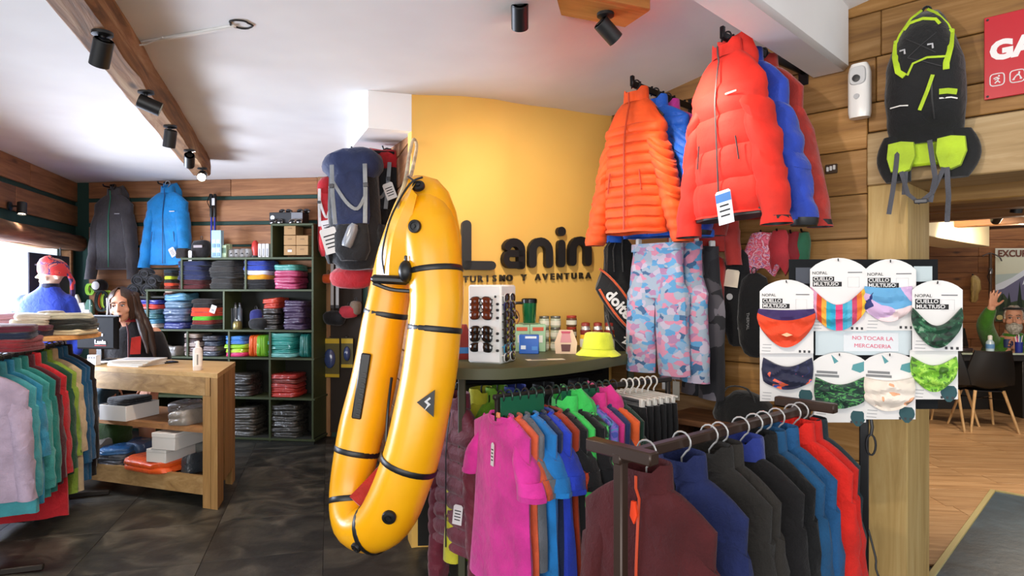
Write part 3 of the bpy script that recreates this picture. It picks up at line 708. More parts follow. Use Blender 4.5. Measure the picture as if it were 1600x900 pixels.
part('lime_back', MB().box((.0, -.05, -.61), (.16, .03, .13), .01), LIME, t)
for pts in ([(-.1, -.1, -.60), (-.105, -.11, -.68), (-.12, -.09, -.78), (-.135, -.09, -.88)], [(-.07, -.1, -.70), (-.075, -.1, -.80)], [(.02, -.12, -.58), (.03, -.13, -.66), (.04, -.12, -.74), (.02, -.1, -.84)], [(.08, -.11, -.70), (.085, -.1, -.82), (.08, -.1, -.93)]):
    part('webbing', MB().tube(pts, .011, 6, flat=.25, up=(0, 1, 0)), STRAP, t)
part('webbing', MB().tube([(-.085, -.11, -.70), (-.06, -.11, -.80), (-.02, -.11, -.84), (.03, -.11, -.80), (.07, -.11, -.70)], .010, 6, flat=.3, up=(0, 1, 0)), STRAP, t)
part('sternum_buckle', MB().box((-.012, -.115, -.835), (.05, .014, .02), .004), plain('3b3c42', .4), t)
# red sign
q, ts = RW(1538, .02); zt, zb = zat(29, q.y), zat(157, q.y)
t = thing('wall_sign', 'red sign with white lettering and sport icons at the upper right', 'sign', w3(q, (zt + zb) / 2), R_ANG)
SW, SH = .52, zt - zb; RED = plain('c4202f', .35)
part('board', MB().box((SW / 2, 0, 0), (SW, .012, SH), .002), RED, t)
text('lettering', 'GARMIN', .105, plain('f3f0f0', .5), t, (.02, -.007, SH * .06), bold=.006, align='LEFT')
for k in range(4):
    x = .044 + .066 * k; ic = MB()
    rr = [(x + .024 * sg(cos(a), .5), -.0085, -SH * .28 + .025 * sg(sin(a), .5)) for a in [2 * pi * j / 20 for j in range(20)]]
    ic.tube(rr, .0022, 4, True)
    if k == 0: st = [[(-.008, .0), (.004, .004), (.002, -.006), (.010, -.014)], [(.002, -.004), (-.008, -.014)], [(-.012, .006), (-.002, .01), (.008, .002)]]
    elif k == 1: st = [[(-.012, -.010), (-.004, .002), (.006, .004), (.012, -.010)], [(-.002, .004), (.008, .010)], [(-.016, -.012), (-.008, -.012)], [(.008, -.012), (.016, -.012)]]
    else: st = [[(-.014, -.008), (-.007, -.004), (0, -.008), (.007, -.004), (.014, -.008)], [(-.01, .002), (.008, .006)]]
    for s in st: ic.tube([(x + a, -.0085, -SH * .28 + b) for a, b in s], .0025, 4)
    ic.ball((x + .006, -.0085, -SH * .28 + .014), .004, 8, 5)
    part('sport_icon', ic, plain('f3f0f0', .5), t)
for z in (-1, 1): part('screw', MB().ball((.012, -.006, z * (SH / 2 - .012)), .005, 8, 5), DARKGREY, t)

# ---------------------------------------------------------------- the yellow packraft hanging before the yellow wall
RAFT = blotch([(.3, 'f0a408'), (.7, 'f6b310')], 4., .28, interp='LINEAR', bmp=.06, sheen=0)
RB = plain('141414', .4)
t = thing('packraft', 'large inflated yellow packraft with black bands hanging in front of the yellow wall', 'raft', P(640, 870, 2.75))
org = t.location
def RP(x, y, d): return P(x, y, d) - org
def spline(pts, n, closed=False):
    pts = [Vector(p) for p in pts]; N = len(pts); out = []
    seg = N if closed else N - 1
    for i in range(seg):
        p0, p1, p2, p3 = (pts[(i + k - 1) % N] if closed else pts[max(0, min(N - 1, i + k - 1))] for k in range(4))
        for k in range(n):
            u = k / n; out.append(.5 * ((2 * p1) + (-p0 + p2) * u + (2 * p0 - 5 * p1 + 4 * p2 - p3) * u * u + (-p0 + 3 * p1 - 3 * p2 + p3) * u ** 3))
    if not closed: out.append(pts[-1])
    return out
# one closed ring of tube: right (near) limb down, round the stern, left (far) limb up, over the bow
ctl = [(668, 345, 2.66, .112), (681, 440, 2.62, .112), (678, 530, 2.60, .108), (660, 640, 2.58, .112), (634, 740, 2.58, .116), (598, 815, 2.60, .108), (556, 822, 2.68, .088), (547, 770, 2.76, .086), (561, 690, 2.80, .098), (585, 590, 2.82, .100), (603, 490, 2.82, .094), (618, 405, 2.82, .085), (634, 335, 2.80, .060), (652, 305, 2.72, .062)]
path = spline([RP(x, y, d) for x, y, d, r in ctl], 6, True); rad = [v.x for v in spline([(r, 0, 0) for *_, r in ctl], 6, True)]
mt = MB(); mt.tube(path, rad, 24, True, up=(0, 1, 0)); mt.wob(.006, 5, 2)
part('tube', mt, RAFT, t)
# the bow: a broad swept point above the two limbs
bow = MB(); rg = []
prof_b = [(275, 655, .022, .02), (281, 660, .065, .05), (300, 664, .100, .085), (330, 668, .120, .105), (370, 674, .126, .110), (410, 680, .112, .108)]
for y, x, rx, ry in prof_b:
    c = RP(x, y, 2.69); rg.append([(c.x + rx * cos(a), c.y + ry * sin(a), c.z) for a in [2 * pi * j / 26 for j in range(26)]])
part('bow', bow.loft(rg), RAFT, t)
def band(i, name='band', k=1.012, w=.012):
    p, q = path[i], path[(i + 1) % len(path)]; T = (q - p).normalized(); u = Vector((0, 1, 0)) - T * T.y; u.normalize(); v = T.cross(u); r = rad[i] * k
    rings = [[p + T * o + u * cos(a) * r * e + v * sin(a) * r * e for a in [2 * pi * j / 26 for j in range(26)]] for o, e in ((-w, 1.0), (-w * .6, 1.02), (w * .6, 1.02), (w, 1.0))]
    part(name, MB().loft(rings, False, False), RB, t)
for i in (5, 11, 23, 32, 41, 47, 60): band(i, k=1.02 if i in (32, 41) else 1.012)
def raft_hit(x, y):
    """first point of the tubes on the sight line through x, y, and the surface normal there"""
    o = Vector((0, 0, HC)) - org; dr = P(x, y, 1.) - Vector((0, 0, HC)); t_ = 2.2
    while t_ < 3.2:
        q = o + dr * t_; best = min(((q - c).length - r, i) for i, (c, r) in enumerate(zip(path, rad)))
        if best[0] < .002: break
        t_ += .003
    return q, (q - path[best[1]]).normalized()
def on_raft(name, m, x, y, out=.0, ax='Z'):
    q, nv = raft_hit(x, y); return part(name, m, RB, t, q + nv * out, nv.to_track_quat(ax, 'Y').to_euler())
def disc(r): return MB().lathe([(r, -.006), (r, .004), (r * .92, .008), (r * .55, .010), (r * .5, .006), (r * .3, .006), (r * .28, .011), (.002, .011)], 20)
on_raft('valve', disc(.027), 650, 354, .012); on_raft('lashing_patch', disc(.026), 656, 299, .03); on_raft('valve', disc(.028), 608, 808, .002); on_raft('lashing_patch', disc(.022), 557, 855, .002)
# long black patch on the far limb, maker's diamond on the near limb
pa, pb = RP(573, 552, 2.715), RP(556, 655, 2.705); dv = pb - pa
strip = part('zip_patch', MB().box((0, 0, 0), (.042, .012, dv.length), .005), RB, t, (pa + pb) / 2, (0, atan2(-dv.x, -dv.z), 0))
for k in range(9): part('rung', MB().box((.006, -.008, -.12 + .022 * k), (.016, .004, .006), .001), plain('3a3a3a', .4), strip)
dm = part('diamond_mark', MB().prism([(-.036, .0), (.028, .055), (.034, -.050)], -.004, .004), RB, t, RP(666, 630, 2.468), (0, radians(6), 0))
part('emblem', MB().prism([(.012, .026), (-.008, .006), (.006, -.004), (-.004, -.028), (.018, -.002), (.004, .008), (.016, .02)], -.006, -.002), PAPER, dm)
# folded skirt: a yellow panel at the bow with black seam cord, black seat clamp and red floor peeping out
pan = MB(); a_ = [RP(640, 292, 2.60), RP(604, 352, 2.66), RP(590, 400, 2.70), RP(588, 435, 2.72)]; b_ = [RP(652, 305, 2.56), RP(640, 360, 2.58), RP(636, 400, 2.60), RP(634, 432, 2.62)]
pan.loft([[p, p + Vector((.03, -.035, .01)), (p + q) / 2 + Vector((0, -.045, 0)), q + Vector((0, -.01, 0)), q + Vector((0, .09, 0)), p + Vector((.01, .09, 0))] for p, q in zip(spline(a_, 5), spline(b_, 5))])
part('bow_panel', pan, RAFT, t)
part('seam_cord', MB().tube(spline([RP(660, 277, 2.60), RP(640, 288, 2.57), RP(615, 330, 2.60), RP(603, 365, 2.625), (RP(597, 400, 2.645)), RP(601, 428, 2.66)], 5), .0045, 6), RB, t)
part('clamp_bar', MB().box((0, 0, 0), (.155, .05, .036), .012).wob(.004, 20, 1), RB, t, RP(610, 437, 2.60), (0, radians(3), 0))
part('clamp_knob', MB().ball((0, 0, 0), (.03, .03, .045), 10, 8), RB, t, RP(634, 424, 2.56)); part('tab', MB().box((0, 0, 0), (.012, .01, .03), .003), RB, t, RP(634, 405, 2.56))
part('seat_strap', MB().tube(spline([RP(583, 442, 2.6), RP(610, 452, 2.6), RP(640, 455, 2.6)], 4), .008, 6), RB, t)
part('floor_fabric', MB().loft([[RP(x, y, d) for x, y, d in r] for r in (((575, 800, 2.62), (590, 800, 2.62), (590, 802, 2.70), (575, 802, 2.70)), ((548, 775, 2.62), (590, 768, 2.66), (600, 770, 2.72), (548, 775, 2.72)), ((592, 725, 2.66), (615, 720, 2.68), (615, 720, 2.72), (592, 725, 2.72)))]).wob(.012, 12, 2), cloth('b8261c', .6), t)
part('inner_strap', MB().tube(spline([RP(612, 590, 2.70), RP(606, 640, 2.72), RP(603, 690, 2.70)], 4), .006, 6), RB, t)
part('top_strap', MB().tube([RP(654, 296, 2.58), RP(646, 282, 2.60), RP(638, 276, 2.62)], .008, 6, flat=.4), RB, t)
# pale rope up to the partition post
rope = spline([P(630, 330, 2.62), P(622, 318, 2.62), P(634, 280, 2.64), P(640, 240, 3.2), P(646, 218, 3.46), P(651, 228, 3.46), P(645, 262, 3.1), P(640, 279, 2.66)], 6)
solo('rope', 'pale rope tying the yellow packraft up to the wooden partition post', 'rope', MB().tube(rope, .009, 7), cloth('cdb78e', .9, c2=(150, 128, 88)))
# ---------------------------------------------------------------- lettering on the yellow wall
qy, ay = yw_at(820)
sgn = thing('shop_sign', 'raised black shop lettering mounted on the yellow wall', 'sign', w3(Vector((0, 0)), 0))
LET = plain('120f0e', .6)
def stroke(m, pts, r, dep=.035):
    """thick rounded stroke in the x,z plane"""
    n = len(pts); L_, R_ = [], []
    for i in range(n):
        a, b = pts[max(0, i - 1)], pts[min(n - 1, i + 1)]; tx, tz = b[0] - a[0], b[1] - a[1]; l = hypot(tx, tz); tx /= l; tz /= l
        L_.append((pts[i][0] - tz * r, pts[i][1] + tx * r)); R_.append((pts[i][0] + tz * r, pts[i][1] - tx * r))
    def cap(c, a0): return [(c[0] + r * cos(a0 + pi * k / 6), c[1] + r * sin(a0 + pi * k / 6)) for k in range(1, 6)]
    e, f = pts[-1], pts[-2]; a1_ = atan2(e[1] - f[1], e[0] - f[0]); s0, s1 = pts[0], pts[1]; a0_ = atan2(s0[1] - s1[1], s0[0] - s1[0])
    poly = R_ + cap(e, a1_ - pi / 2) + L_[::-1] + cap(s0, a0_ - pi / 2)
    # quads along the stroke, so that bends stay clean
    o = len(m.v); ring = []
    for y in (-dep, 0): ring.append(poly)
    m.prism(poly[::-1], -dep, 0)
def arc(cx, cz, rx, rz_, a0, a1, k=10): return [(cx + rx * cos(lerp(a0, a1, i / k)), cz + rz_ * sin(lerp(a0, a1, i / k))) for i in range(k + 1)]
def letter(ch, p, ybase, k):
    q, a = yw_at(p); d = q.y; o = MB(); r = .026
    xh = .165 * k
    if ch == 'L': stroke(o, [(-.07, .225), (-.07, .0)], .027); stroke(o, [(-.07, 0.0), (.075, 0.0)], .025)
    if ch == 'n': stroke(o, [(-.055, 0), (-.055, .07)] + arc(0, .075, .055, .055, pi, 0)[1:] + [(.055, .0)], .025)
    if ch == 'i': stroke(o, [(0, 0), (0, .115)], .025); o.prism([(.028 * cos(x), .190 + .028 * sin(x)) for x in [2 * pi * j / 18 for j in range(18)]], -.035, 0)
    if ch == 'a':
        stroke(o, arc(.005, .085, .052, .045, radians(155), 0, 8) + [(.057, .0)], .024)
        stroke(o, [(.05, .066), (-.02, .066)] + arc(-.02, .033, .033, .033, pi / 2, 1.5 * pi, 8)[1:] + [(.05, .0)], .020)
    z = zat(ybase, d) + .025
    return part('letter', o, LET, sgn, (q.x - cos(a) * 0 + sin(a) * .012, q.y - cos(a) * .012, z), (0, 0, a))
for ch, p, yb in (('L', 745, 422), ('a', 796, 421), ('n', 840, 419), ('i', 872, 418), ('n', 901, 416)): letter(ch, p, yb, 1)
q, a = yw_at(822)
for ch, p in zip('TURISMO Y AVENTURA', [727 + 11.2 * i for i in range(18)]):
    if ch == ' ': continue
    q, a = yw_at(p); me = text_mesh(ch, .052, .008, .001); me.materials.clear(); me.materials.append(plain('2c2418', .6))
    link('small_letter', me, sgn, (q.x + sin(a) * .012, q.y - cos(a) * .012, zat(lerp(437, 431, (p - 727) / 190), q.y)), (pi / 2, 0, a))
# ---------------------------------------------------------------- green counter along the yellow wall
ZS = 1.10
M_GRN = plain('4a4a2c', .5)
front = [(P(700, 0, 2.82)), P(740, 0, 2.80), P(785, 0, 2.80), P(830, 0, 2.86), P(880, 0, 2.97), P(930, 0, 3.14), P(975, 0, 3.36), P(1000, 0, 3.5)]
back = [Vector(yw_at(p)[0]).to_3d() + Vector((0, -.012, 0)) for p in (690, 735, 785, 830, 880, 930, 945, 950)]
cg = MB(); cg.loft([[(f.x, f.y, ZS - .052), (f.x, f.y - .002, ZS - .004), (f.x, f.y + .003, ZS), (b.x, b.y, ZS), (b.x, b.y, ZS - .052)] for f, b in zip(front, back)])
cnt = thing('bar_counter', 'olive green bar counter curving along the yellow wall', 'counter', (0, 0, 0))
part('top', cg, M_GRN, cnt)
part('shade_board', MB().loft([[(b.x, b.y - .02, .02), (b.x, b.y - .02, ZS - .052), (b.x, b.y - .005, ZS - .052), (b.x, b.y - .005, .02)] for b in [Vector(yw_at(653)[0]).to_3d() + Vector((.004, -.012, 0))] + back]), plain('15130f', .9), cnt)  # near-black sheet stands in for the shade under the counter
for p, d in ((722, 2.93), (985, 3.5)):
    c = P(p, 0, d); part('leg', MB().box((c.x, c.y, (ZS - .05) / 2), (.035, .035, ZS - .05), .004), plain('3c3c26', .6), cnt)
rr = [P(712, 0, 3.1), P(790, 0, 3.12), P(880, 0, 3.3), P(940, 0, 3.5)]
part('under_rail', MB().tube([(p.x, p.y, .99) for p in rr], .012, 8), BLACKM, cnt)
def on_counter(p, y):      # point on the counter top seen at pixel p, y
    d = (HC - ZS) / ((y - 450) / 1000); return P(p, y, d), d
# jackets hanging under the counter
def under(p, d, label, col, L, quilt=0, rz=.9, sl=.6, seed=0, cat='jacket', w=.19):
    c = P(p, 0, d); hanger('black hanger under the counter holding the ' + label.split(' hanging')[0], (c.x, c.y, .99), rz, BLACK, r=.014)
    return garment('jacket' if not quilt else 'puffer_jacket', label, cat, (c.x, c.y, .90), rz, cloth(col, .6), L=L, w=w, t=.055, sl=sl, slope=.1, collar='stand', quilt=quilt, zipm=BLACK, spread=.06, r0=.07, r1=.05, seed=seed)
u = under(716, 3.0, 'maroon quilted puffer hanging under the counter beside the packraft', '6d1f31', .66, .075, -.95, .78, 11)
price_tag(u, (.12, -.07, -.42), (.045, .09), None, (0, .1, .6))
under(752, 3.14, 'yellow jacket hanging under the counter behind the pink tee', 'c9c22a', .62, 0, .9, seed=12)
under(777, 3.17, 'lime green jacket hanging under the counter', '7cb52a', .6, 0, .9, seed=13)
under(806, 3.20, 'navy blue jacket hanging under the counter', '26378f', .6, 0, .9, seed=14)
under(850, 3.28, 'black jacket hanging under the middle of the counter', '16161b', .62, 0, .8, seed=15)
under(905, 3.42, 'dark jacket hanging under the right end of the counter', '1c1b22', .62, 0, .8, seed=16)
# ---- things standing on the counter
c, d = on_counter(768, 569)
rz = -.42
bx0 = thing('sunglasses_stand', 'white upright display box of sunglasses on the green counter', 'display', (c.x, c.y + .11, ZS), rz)
bh = .365; bw = .172
CASE = plain('dcdbd6', .45)
part('box', MB().box((0, 0, bh / 2), (bw, .17, bh), .008), CASE, bx0)
def shades(label, loc, rz_, lens, group, frame=BLACK, w=.13):
    g = thing('sunglasses', label, 'sunglasses', loc, rz_, group)
    for s in (-1, 1):
        pts = [(s * w * .26 + s * w * .21 * sg(cos(a), .75), 0, .020 * sg(sin(a), .8) - .003 * cos(a)) for a in [2 * pi * j / 18 for j in range(18)]]
        part('lens', MB().loft([[(p[0], -.003, p[2]) for p in pts], [(s * w * .26 + (p[0] - s * w * .26) * .7, -.007, p[2] * .7) for p in pts]], True, True), lens, g)
        part('rim', MB().tube(pts, .0032, 5, True), frame, g)
        part('temple', MB().tube([(s * w * .48, 0, .008), (s * w * .48, .012, .008), (s * w * .44, .016, .0)], .003, 5), frame, g)
    part('bridge', MB().tube([(-w * .06, 0, .006), (0, -.003, .012), (w * .06, 0, .006)], .003, 5), frame, g)
    return g
LB_, LD_ = plain('5a2618', .12, 0, 1), plain('0f0f12', .1, 0, 1)
M4 = Matrix.Translation(bx0.location) @ Matrix.Rotation(rz, 4, 'Z')
names = ['brown-lensed', 'brown-lensed', 'brown-lensed', 'black-lensed', 'black-lensed', 'black-lensed']
for k, z in enumerate((.288, .260, .224, .152, .120, .074)):
    p = M4 @ Vector((-.014, -.092, z))
    shades(f'{names[k]} sunglasses on the front of the white stand, {["first","second","third","fourth","fifth","lowest"][k]} pair from the top', p, rz, LB_ if k < 3 else LD_, 'sunglasses on the front of the stand', w=.118)
    part('peg', MB().box((.070, -.090, z - .012), (.012, .014, .012), .003), BLACK, bx0)
part('peg', MB().ball((.058, -.088, .31), .006, 8, 6), BLACK, bx0)
price_tag(bx0, (-.012, -.098, .10), (.026, .045), None, bars=False)
cols = [plain('c9c9c6', .4), plain('2c2f5e', .4), BLACK, plain('2a2a22', .4), plain('38332b', .4), BLACK, plain('3f8fb0', .4), plain('d4d4cf', .4)]
for k, z in enumerate((.305, .265, .222, .186, .150, .112, .070, .030)):
    p = M4 @ Vector((.096, -.01, z))
    shades(f'{["white-framed","indigo-framed","black-framed","olive-framed","dark tortoise","thin black","blue-framed","pale grey-framed"][k]} sunglasses on the right side of the white stand', p, rz + pi / 2, LD_, 'sunglasses on the side of the stand', cols[k], w=.13)
# green steel mug on the jars behind, jars, boxes
def on_back(p, y, o=.0): return on_counter(p, y)[0]
def jar(label, p, y, d, col, lidc, r=.028, h=.06, z=ZS, group=None):
    c = P(p, y, d); j = thing('jar', label, 'jar', (c.x, c.y, z), 0, group)
    part('glass', MB().lathe([(r * .9, 0), (r, .006), (r, h * .75), (r * .85, h * .82)], 14), col, j)
    part('lid', MB().lathe([(r * .92, h * .80), (r * .95, h * .82), (r * .95, h), (r * .85, h + .002)], 14), lidc, j)
    part('paper_label', MB().lathe([(r * 1.01, h * .2), (r * 1.01, h * .6)], 14, cap=False), plain('d8d3c0', .7), j)
    return j
GJ = plain('b9bba0', .3, 0, 1)
for ix, p in enumerate((850, 868)):
    for k in range(3):
        jar(f'small cream jar with silver lid, {["bottom","middle","top"][k]} of the {["left","right"][ix]} stack left of the photo pack', p, 550, 3.60, GJ, plain('9a9a92', .3, .8), .030, .062, ZS + k * .0645, 'cream jars on the counter')
for k in range(3):
    jar(f'dark jar at the rear of the counter, {["bottom","middle","top"][k]} of the stack behind the photo pack', 893, 548, 3.66, plain('6d4a30', .4), plain('a83b2a', .4), .03, .062, ZS + k * .0645, 'dark jars on the counter')
for ix, p in enumerate((915, 934, 952)):
    j = jar(f'yellow bottle with red cap behind the bucket hat, {["left","middle","right"][ix]} of three', p, 552, 3.56, plain('e0a916', .3, 0, 1), plain('7d2019', .4), .032, .115, ZS, 'yellow bottles behind the hat')
    part('neck_ring', MB().lathe([(.026, .118), (.026, .132), (.02, .14)], 14), plain('cfcac4', .3, .8), j); part('cap_top', MB().lathe([(.024, .14), (.024, .155), (.012, .16)], 14), plain('8c2a20', .4), j)
for ix, (p, dd) in enumerate(((815, 3.54), (840, 3.54))):
    c = P(p, 0, dd); b = thing('tea_carton', f'pale green carton behind the blue box, {["left","right"][ix]} one', 'carton', (c.x, c.y, ZS), .05)
    part('box', MB().box((0, 0, .075), (.086, .06, .15), .003), plain('9cc09a', .6), b); part('print', MB().box((0, -.031, .125), (.06, .001, .02)), plain('c65a3c', .7), b); part('print', MB().box((0, -.031, .07), (.05, .001, .04)), plain('e6e4d8', .7), b)
c = P(827, 0, 3.56); mg = thing('travel_mug', 'tall green travel mug standing on the cartons', 'mug', (c.x, c.y, ZS + .152), .3)
part('tray', MB().box((0, 0, .002), (.10, .09, .004), .001), plain('7a8a66', .6), mg)
part('body', MB().lathe([(.033, .004), (.036, .01), (.042, .11), (.043, .115)], 20), plain('0f6a3c', .25, .4, 1), mg); part('rim', MB().lathe([(.044, .115), (.044, .135), (.038, .14), (.036, .136)], 20), plain('2a2a2a', .25, .8), mg)
part('handle', MB().tube(spline([(-.04, 0, .115), (-.085, 0, .11), (-.085, 0, .06), (-.07, 0, .03)], 5), .008, 8), BLACK, mg); part('carabiner', MB().tube([(-.085 + .022 * cos(a), -.01, .035 + .04 * sin(a)) for a in [2 * pi * j / 14 for j in range(14)]], .004, 6, True), plain('8a5a3a', .4, .6), mg)
c, d = on_counter(827, 553); b = thing('blue_box', 'bright blue carton with white label on the counter', 'carton', (c.x, c.y + .03, ZS), -.06)
part('box', MB().box((0, 0, .05), (.105, .065, .10), .003), plain('1358b4', .4), b)
for sx, lz, w_ in ((.01, .088, .06), (-.03, .035, .026), (.03, .03, .03)): part('print', MB().box((sx, -.0335, lz), (w_, .001, .012 if lz > .05 else .02)), plain('dfe6ef', .6) if lz > .05 or sx < 0 else plain('4a86cc', .6), b)
c, d = on_counter(885, 553); b = thing('photo_pouch', 'pink and brown pouch with a printed face on the counter', 'pouch', (c.x, c.y + .03, ZS), -.1)
part('body', MB().prism([(-.055, 0), (.055, 0), (.06, .06), (.045, .10), (.035, .125), (-.035, .125), (-.045, .10), (-.06, .06)], -.02, .02), plain('d8b89c', .5), b)
part('print', MB().prism([(-.022, .012), (.022, .012), (.026, .05), (-.026, .05)], -.022, -.0205), plain('5a3232', .6), b); part('print', MB().prism([(-.03, .06), (.03, .06), (.022, .105), (-.022, .105)], -.022, -.0205), plain('c9868c', .6), b); part('print', MB().prism([(-.022, .107), (.022, .107), (.026, .120), (-.026, .120)], -.022, -.0205), plain('b8485e', .6), b)
# bucket hat
c, d = on_counter(937, 556)
ht = thing('bucket_hat', 'fluorescent yellow bucket hat on the green counter', 'hat', (c.x, c.y + .06, ZS), 0)
HATM = cloth('e6ee3e', .7, .2)
part('crown', MB().lathe([(.086, .028), (.080, .06), (.070, .108), (.060, .116), (.02, .117)], 26).wob(.004, 14, 2), HATM, ht)
part('brim', MB().lathe([(.084, .032), (.10, .018), (.118, .004), (.119, .001), (.10, .012), (.083, .026)], 30, cap=False).wob(.005, 9, 5), HATM, ht)
part('band', MB().tube([(.0855 * cos(a), .0855 * sin(a), .035) for a in [2 * pi * j / 26 for j in range(26)]], .002, 5, True), cloth('c9d02c', .7), ht)
c, d = on_counter(852, 562); lf = thing('leaflet', 'small printed leaflet lying flat on the green counter', 'leaflet', (c.x, c.y, ZS + .001), .22)
part('sheet', MB().box((0, 0, 0), (.19, .055, .001)), plain('d8d2b8', .7), lf); part('print', MB().box((-.03, .002, .001), (.08, .035, .0006)), plain('7a6f6a', .7), lf)
# things half hidden behind the stand
c, d = on_counter(716, 566); b = thing('red_pouch', 'red pouch on the counter between packraft and sunglasses stand', 'pouch', (c.x, c.y + .15, ZS), 0)
part('body', MB().loft([[(.05 * e * sg(cos(a), .7), .04 * e * sg(sin(a), .7), z) for a in [2 * pi * j / 14 for j in range(14)]] for z, e in ((0, .9), (.02, 1), (.12, .95), (.17, .6))]), cloth('8e2417', .6), b); part('blue_band', MB().loft([[(.052 * sg(cos(a), .7), .042 * sg(sin(a), .7), z) for a in [2 * pi * j / 14 for j in range(14)]] for z in (.03, .06)], False, False), plain('2f6ea8', .6), b)

# ---------------------------------------------------------------- T-shirt rack before the counter
def rack(name, label, e0, e1, zr, bar=.40, foot=.42, cross=True, sq=.026, mat=None):
    mat = mat or plain('2a2420', .4, .4)
    d = Vector((e1.x - e0.x, e1.y - e0.y)); L = d.length; a = atan2(d.y, d.x)
    t = thing(name, label, 'clothes rack', (e0.x, e0.y, 0), a)
    part('rail', MB().box((L / 2, 0, zr), (L, sq, sq), .004), mat, t)
    for x in (.02, L - .02):
        part('post', MB().box((x, 0, zr / 2), (sq, sq, zr), .004), mat, t)
        part('foot', MB().box((x, 0, .02), (sq, foot, .03), .004), mat, t)
        if cross: part('cross_bar', MB().box((x - .0, 0, zr + sq * .6), (sq * 1.25, bar, sq * 1.15), .004), mat, t)
    return t, Vector((d.x / L, d.y / L, 0)), L
e0, e1 = P(771, 0, 2.60), P(1048, 0, 3.13); ZT = 1.005
tr, uT, lT = rack('clothes_rack', 'dark metal rack of bright T-shirts in front of the green counter', e0, e1, ZT, cross=False, sq=.022)
rzT = atan2(uT.y, uT.x) - pi / 2
M_GH = plain('16352a', .3)
def rack_item(e, u, zr, s, label, mat, rz, hm=BLACK, hook=None, dr=.065, r=.02, **k):
    p = Vector((e.x, e.y, zr)) + u * s
    hanger(k.pop('hl'), p, rz, hm, hookm=hook, drop=dr, r=r)
    return garment(k.pop('nm'), label, k.pop('cat'), (p.x, p.y, zr - dr - .012), rz, mat, **k)
TEE = dict(sl=.20, r0=.074, r1=.068, spread=.05, collar='crew', t=.038, slope=.055, neck=.075, flare=.06, n=22)
PRG = blotch([(0, '0f1a14'), (.45, '1f6b3a'), (.55, '56d06a'), (.62, '101512')], 14, .7, 'noise', dist=1.5)
PRP = blotch([(0, '3f4ea8'), (.42, '7a62c0'), (.55, '4a8fb8'), (.65, '2f3d7a')], 16, .7, 'noise', dist=1.5)
tees = [('bright pink T-shirt at the left end of the rack, front-most', cloth('e2359f', .8), .70, .215, 'T-shirt', 1),
        ('coral orange T-shirt just behind the pink one', cloth('e8643c', .8), .62, .2, 'T-shirt', 2),
        ('heather grey T-shirt behind the coral one', cloth('6f747c', .85), .58, .2, 'T-shirt', 3),
        ('sky blue T-shirt fourth from the left end of the rack', cloth('1f86d6', .8), .68, .215, 'T-shirt', 4),
        ('dark navy T-shirt squeezed between sky blue and royal blue', cloth('1b2a4d', .85), .66, .2, 'T-shirt', 5),
        ('royal blue T-shirt in the left half of the rack', cloth('2440c4', .8), .64, .22, 'T-shirt', 6),
        ('rust red T-shirt beside the royal blue one', cloth('b8401f', .85), .72, .20, 'T-shirt', 7),
        ('plain black T-shirt left of the green hooded top', cloth('121214', .85), .64, .215, 'T-shirt', 8),
        ('bright green hooded running top standing out above its neighbours', cloth('3fd45c', .7), .70, .215, 'hoodie', 9),
        ('black T-shirt just right of the green hooded top', cloth('151518', .85), .72, .215, 'T-shirt', 10),
        ('black and green patterned T-shirt in the middle of the rack', PRG, .66, .21, 'T-shirt', 11),
        ('violet and blue patterned T-shirt right of the middle of the rack', PRP, .68, .215, 'T-shirt', 12),
        ('hot pink hooded top with violet trim, right half of the rack', cloth('dc2f86', .7), .62, .205, 'hoodie', 13),
        ('navy T-shirt between hot pink and orange', cloth('22315e', .85), .66, .21, 'T-shirt', 14),
        ('orange long-sleeved top at the right of the coloured garments', cloth('f2652a', .7), .62, .21, 'top', 15),
        ('dark green T-shirt next to the white hangers', cloth('173a2c', .85), .64, .2, 'T-shirt', 16)]
for i, (lb, m, L, w, ct, sd) in enumerate(tees):
    k = dict(TEE); k.update(L=L, w=w, seed=sd, nm={'T-shirt': 't_shirt', 'hoodie': 'hooded_top', 'top': 'long_sleeved_top'}[ct], cat=ct, hl='black hanger under the ' + lb.split(' at ')[0].split(' standing')[0].split(' in the')[0].split(' right of')[0].split(' squeezed')[0][:70])
    if ct != 'T-shirt': k.update(sl=.56, r0=.075, r1=.045, spread=.05)
    if ct == 'hoodie': k.update(collar='hood')
    g = rack_item(e0, uT, ZT, .035 + i * .040, lb, m, rzT + .04 * sin(i * 2.3), hm=M_GH if i % 3 else BLACK, **k)
    if i == 0:
        price_tag(g, (.02, -.05, -.10), (.022, .095), None, (0, .06, 0)); part('size_tag', MB().box((0, 0, 0), (.02, .012, .022), .003), plain('e08a5c', .5), g, (.03, -.03, .01))
for i, (s0, s1) in enumerate(((.02, .235), (.325, .60))):
    c = Vector((e0.x, e0.y, ZT - .042)) + uT * ((s0 + s1) / 2) + Vector((-uT.y, uT.x, 0)) * -.021
    b = solo('divider_strip', ['translucent green plastic strip clipped on the left of the T-shirt rail', 'longer translucent green plastic strip clipped on the middle of the T-shirt rail'][i], 'strip', MB().box((0, 0, 0), (s1 - s0, .004, .085), .001), glassy('2f7a58', .45, .15), c, atan2(uT.y, uT.x))
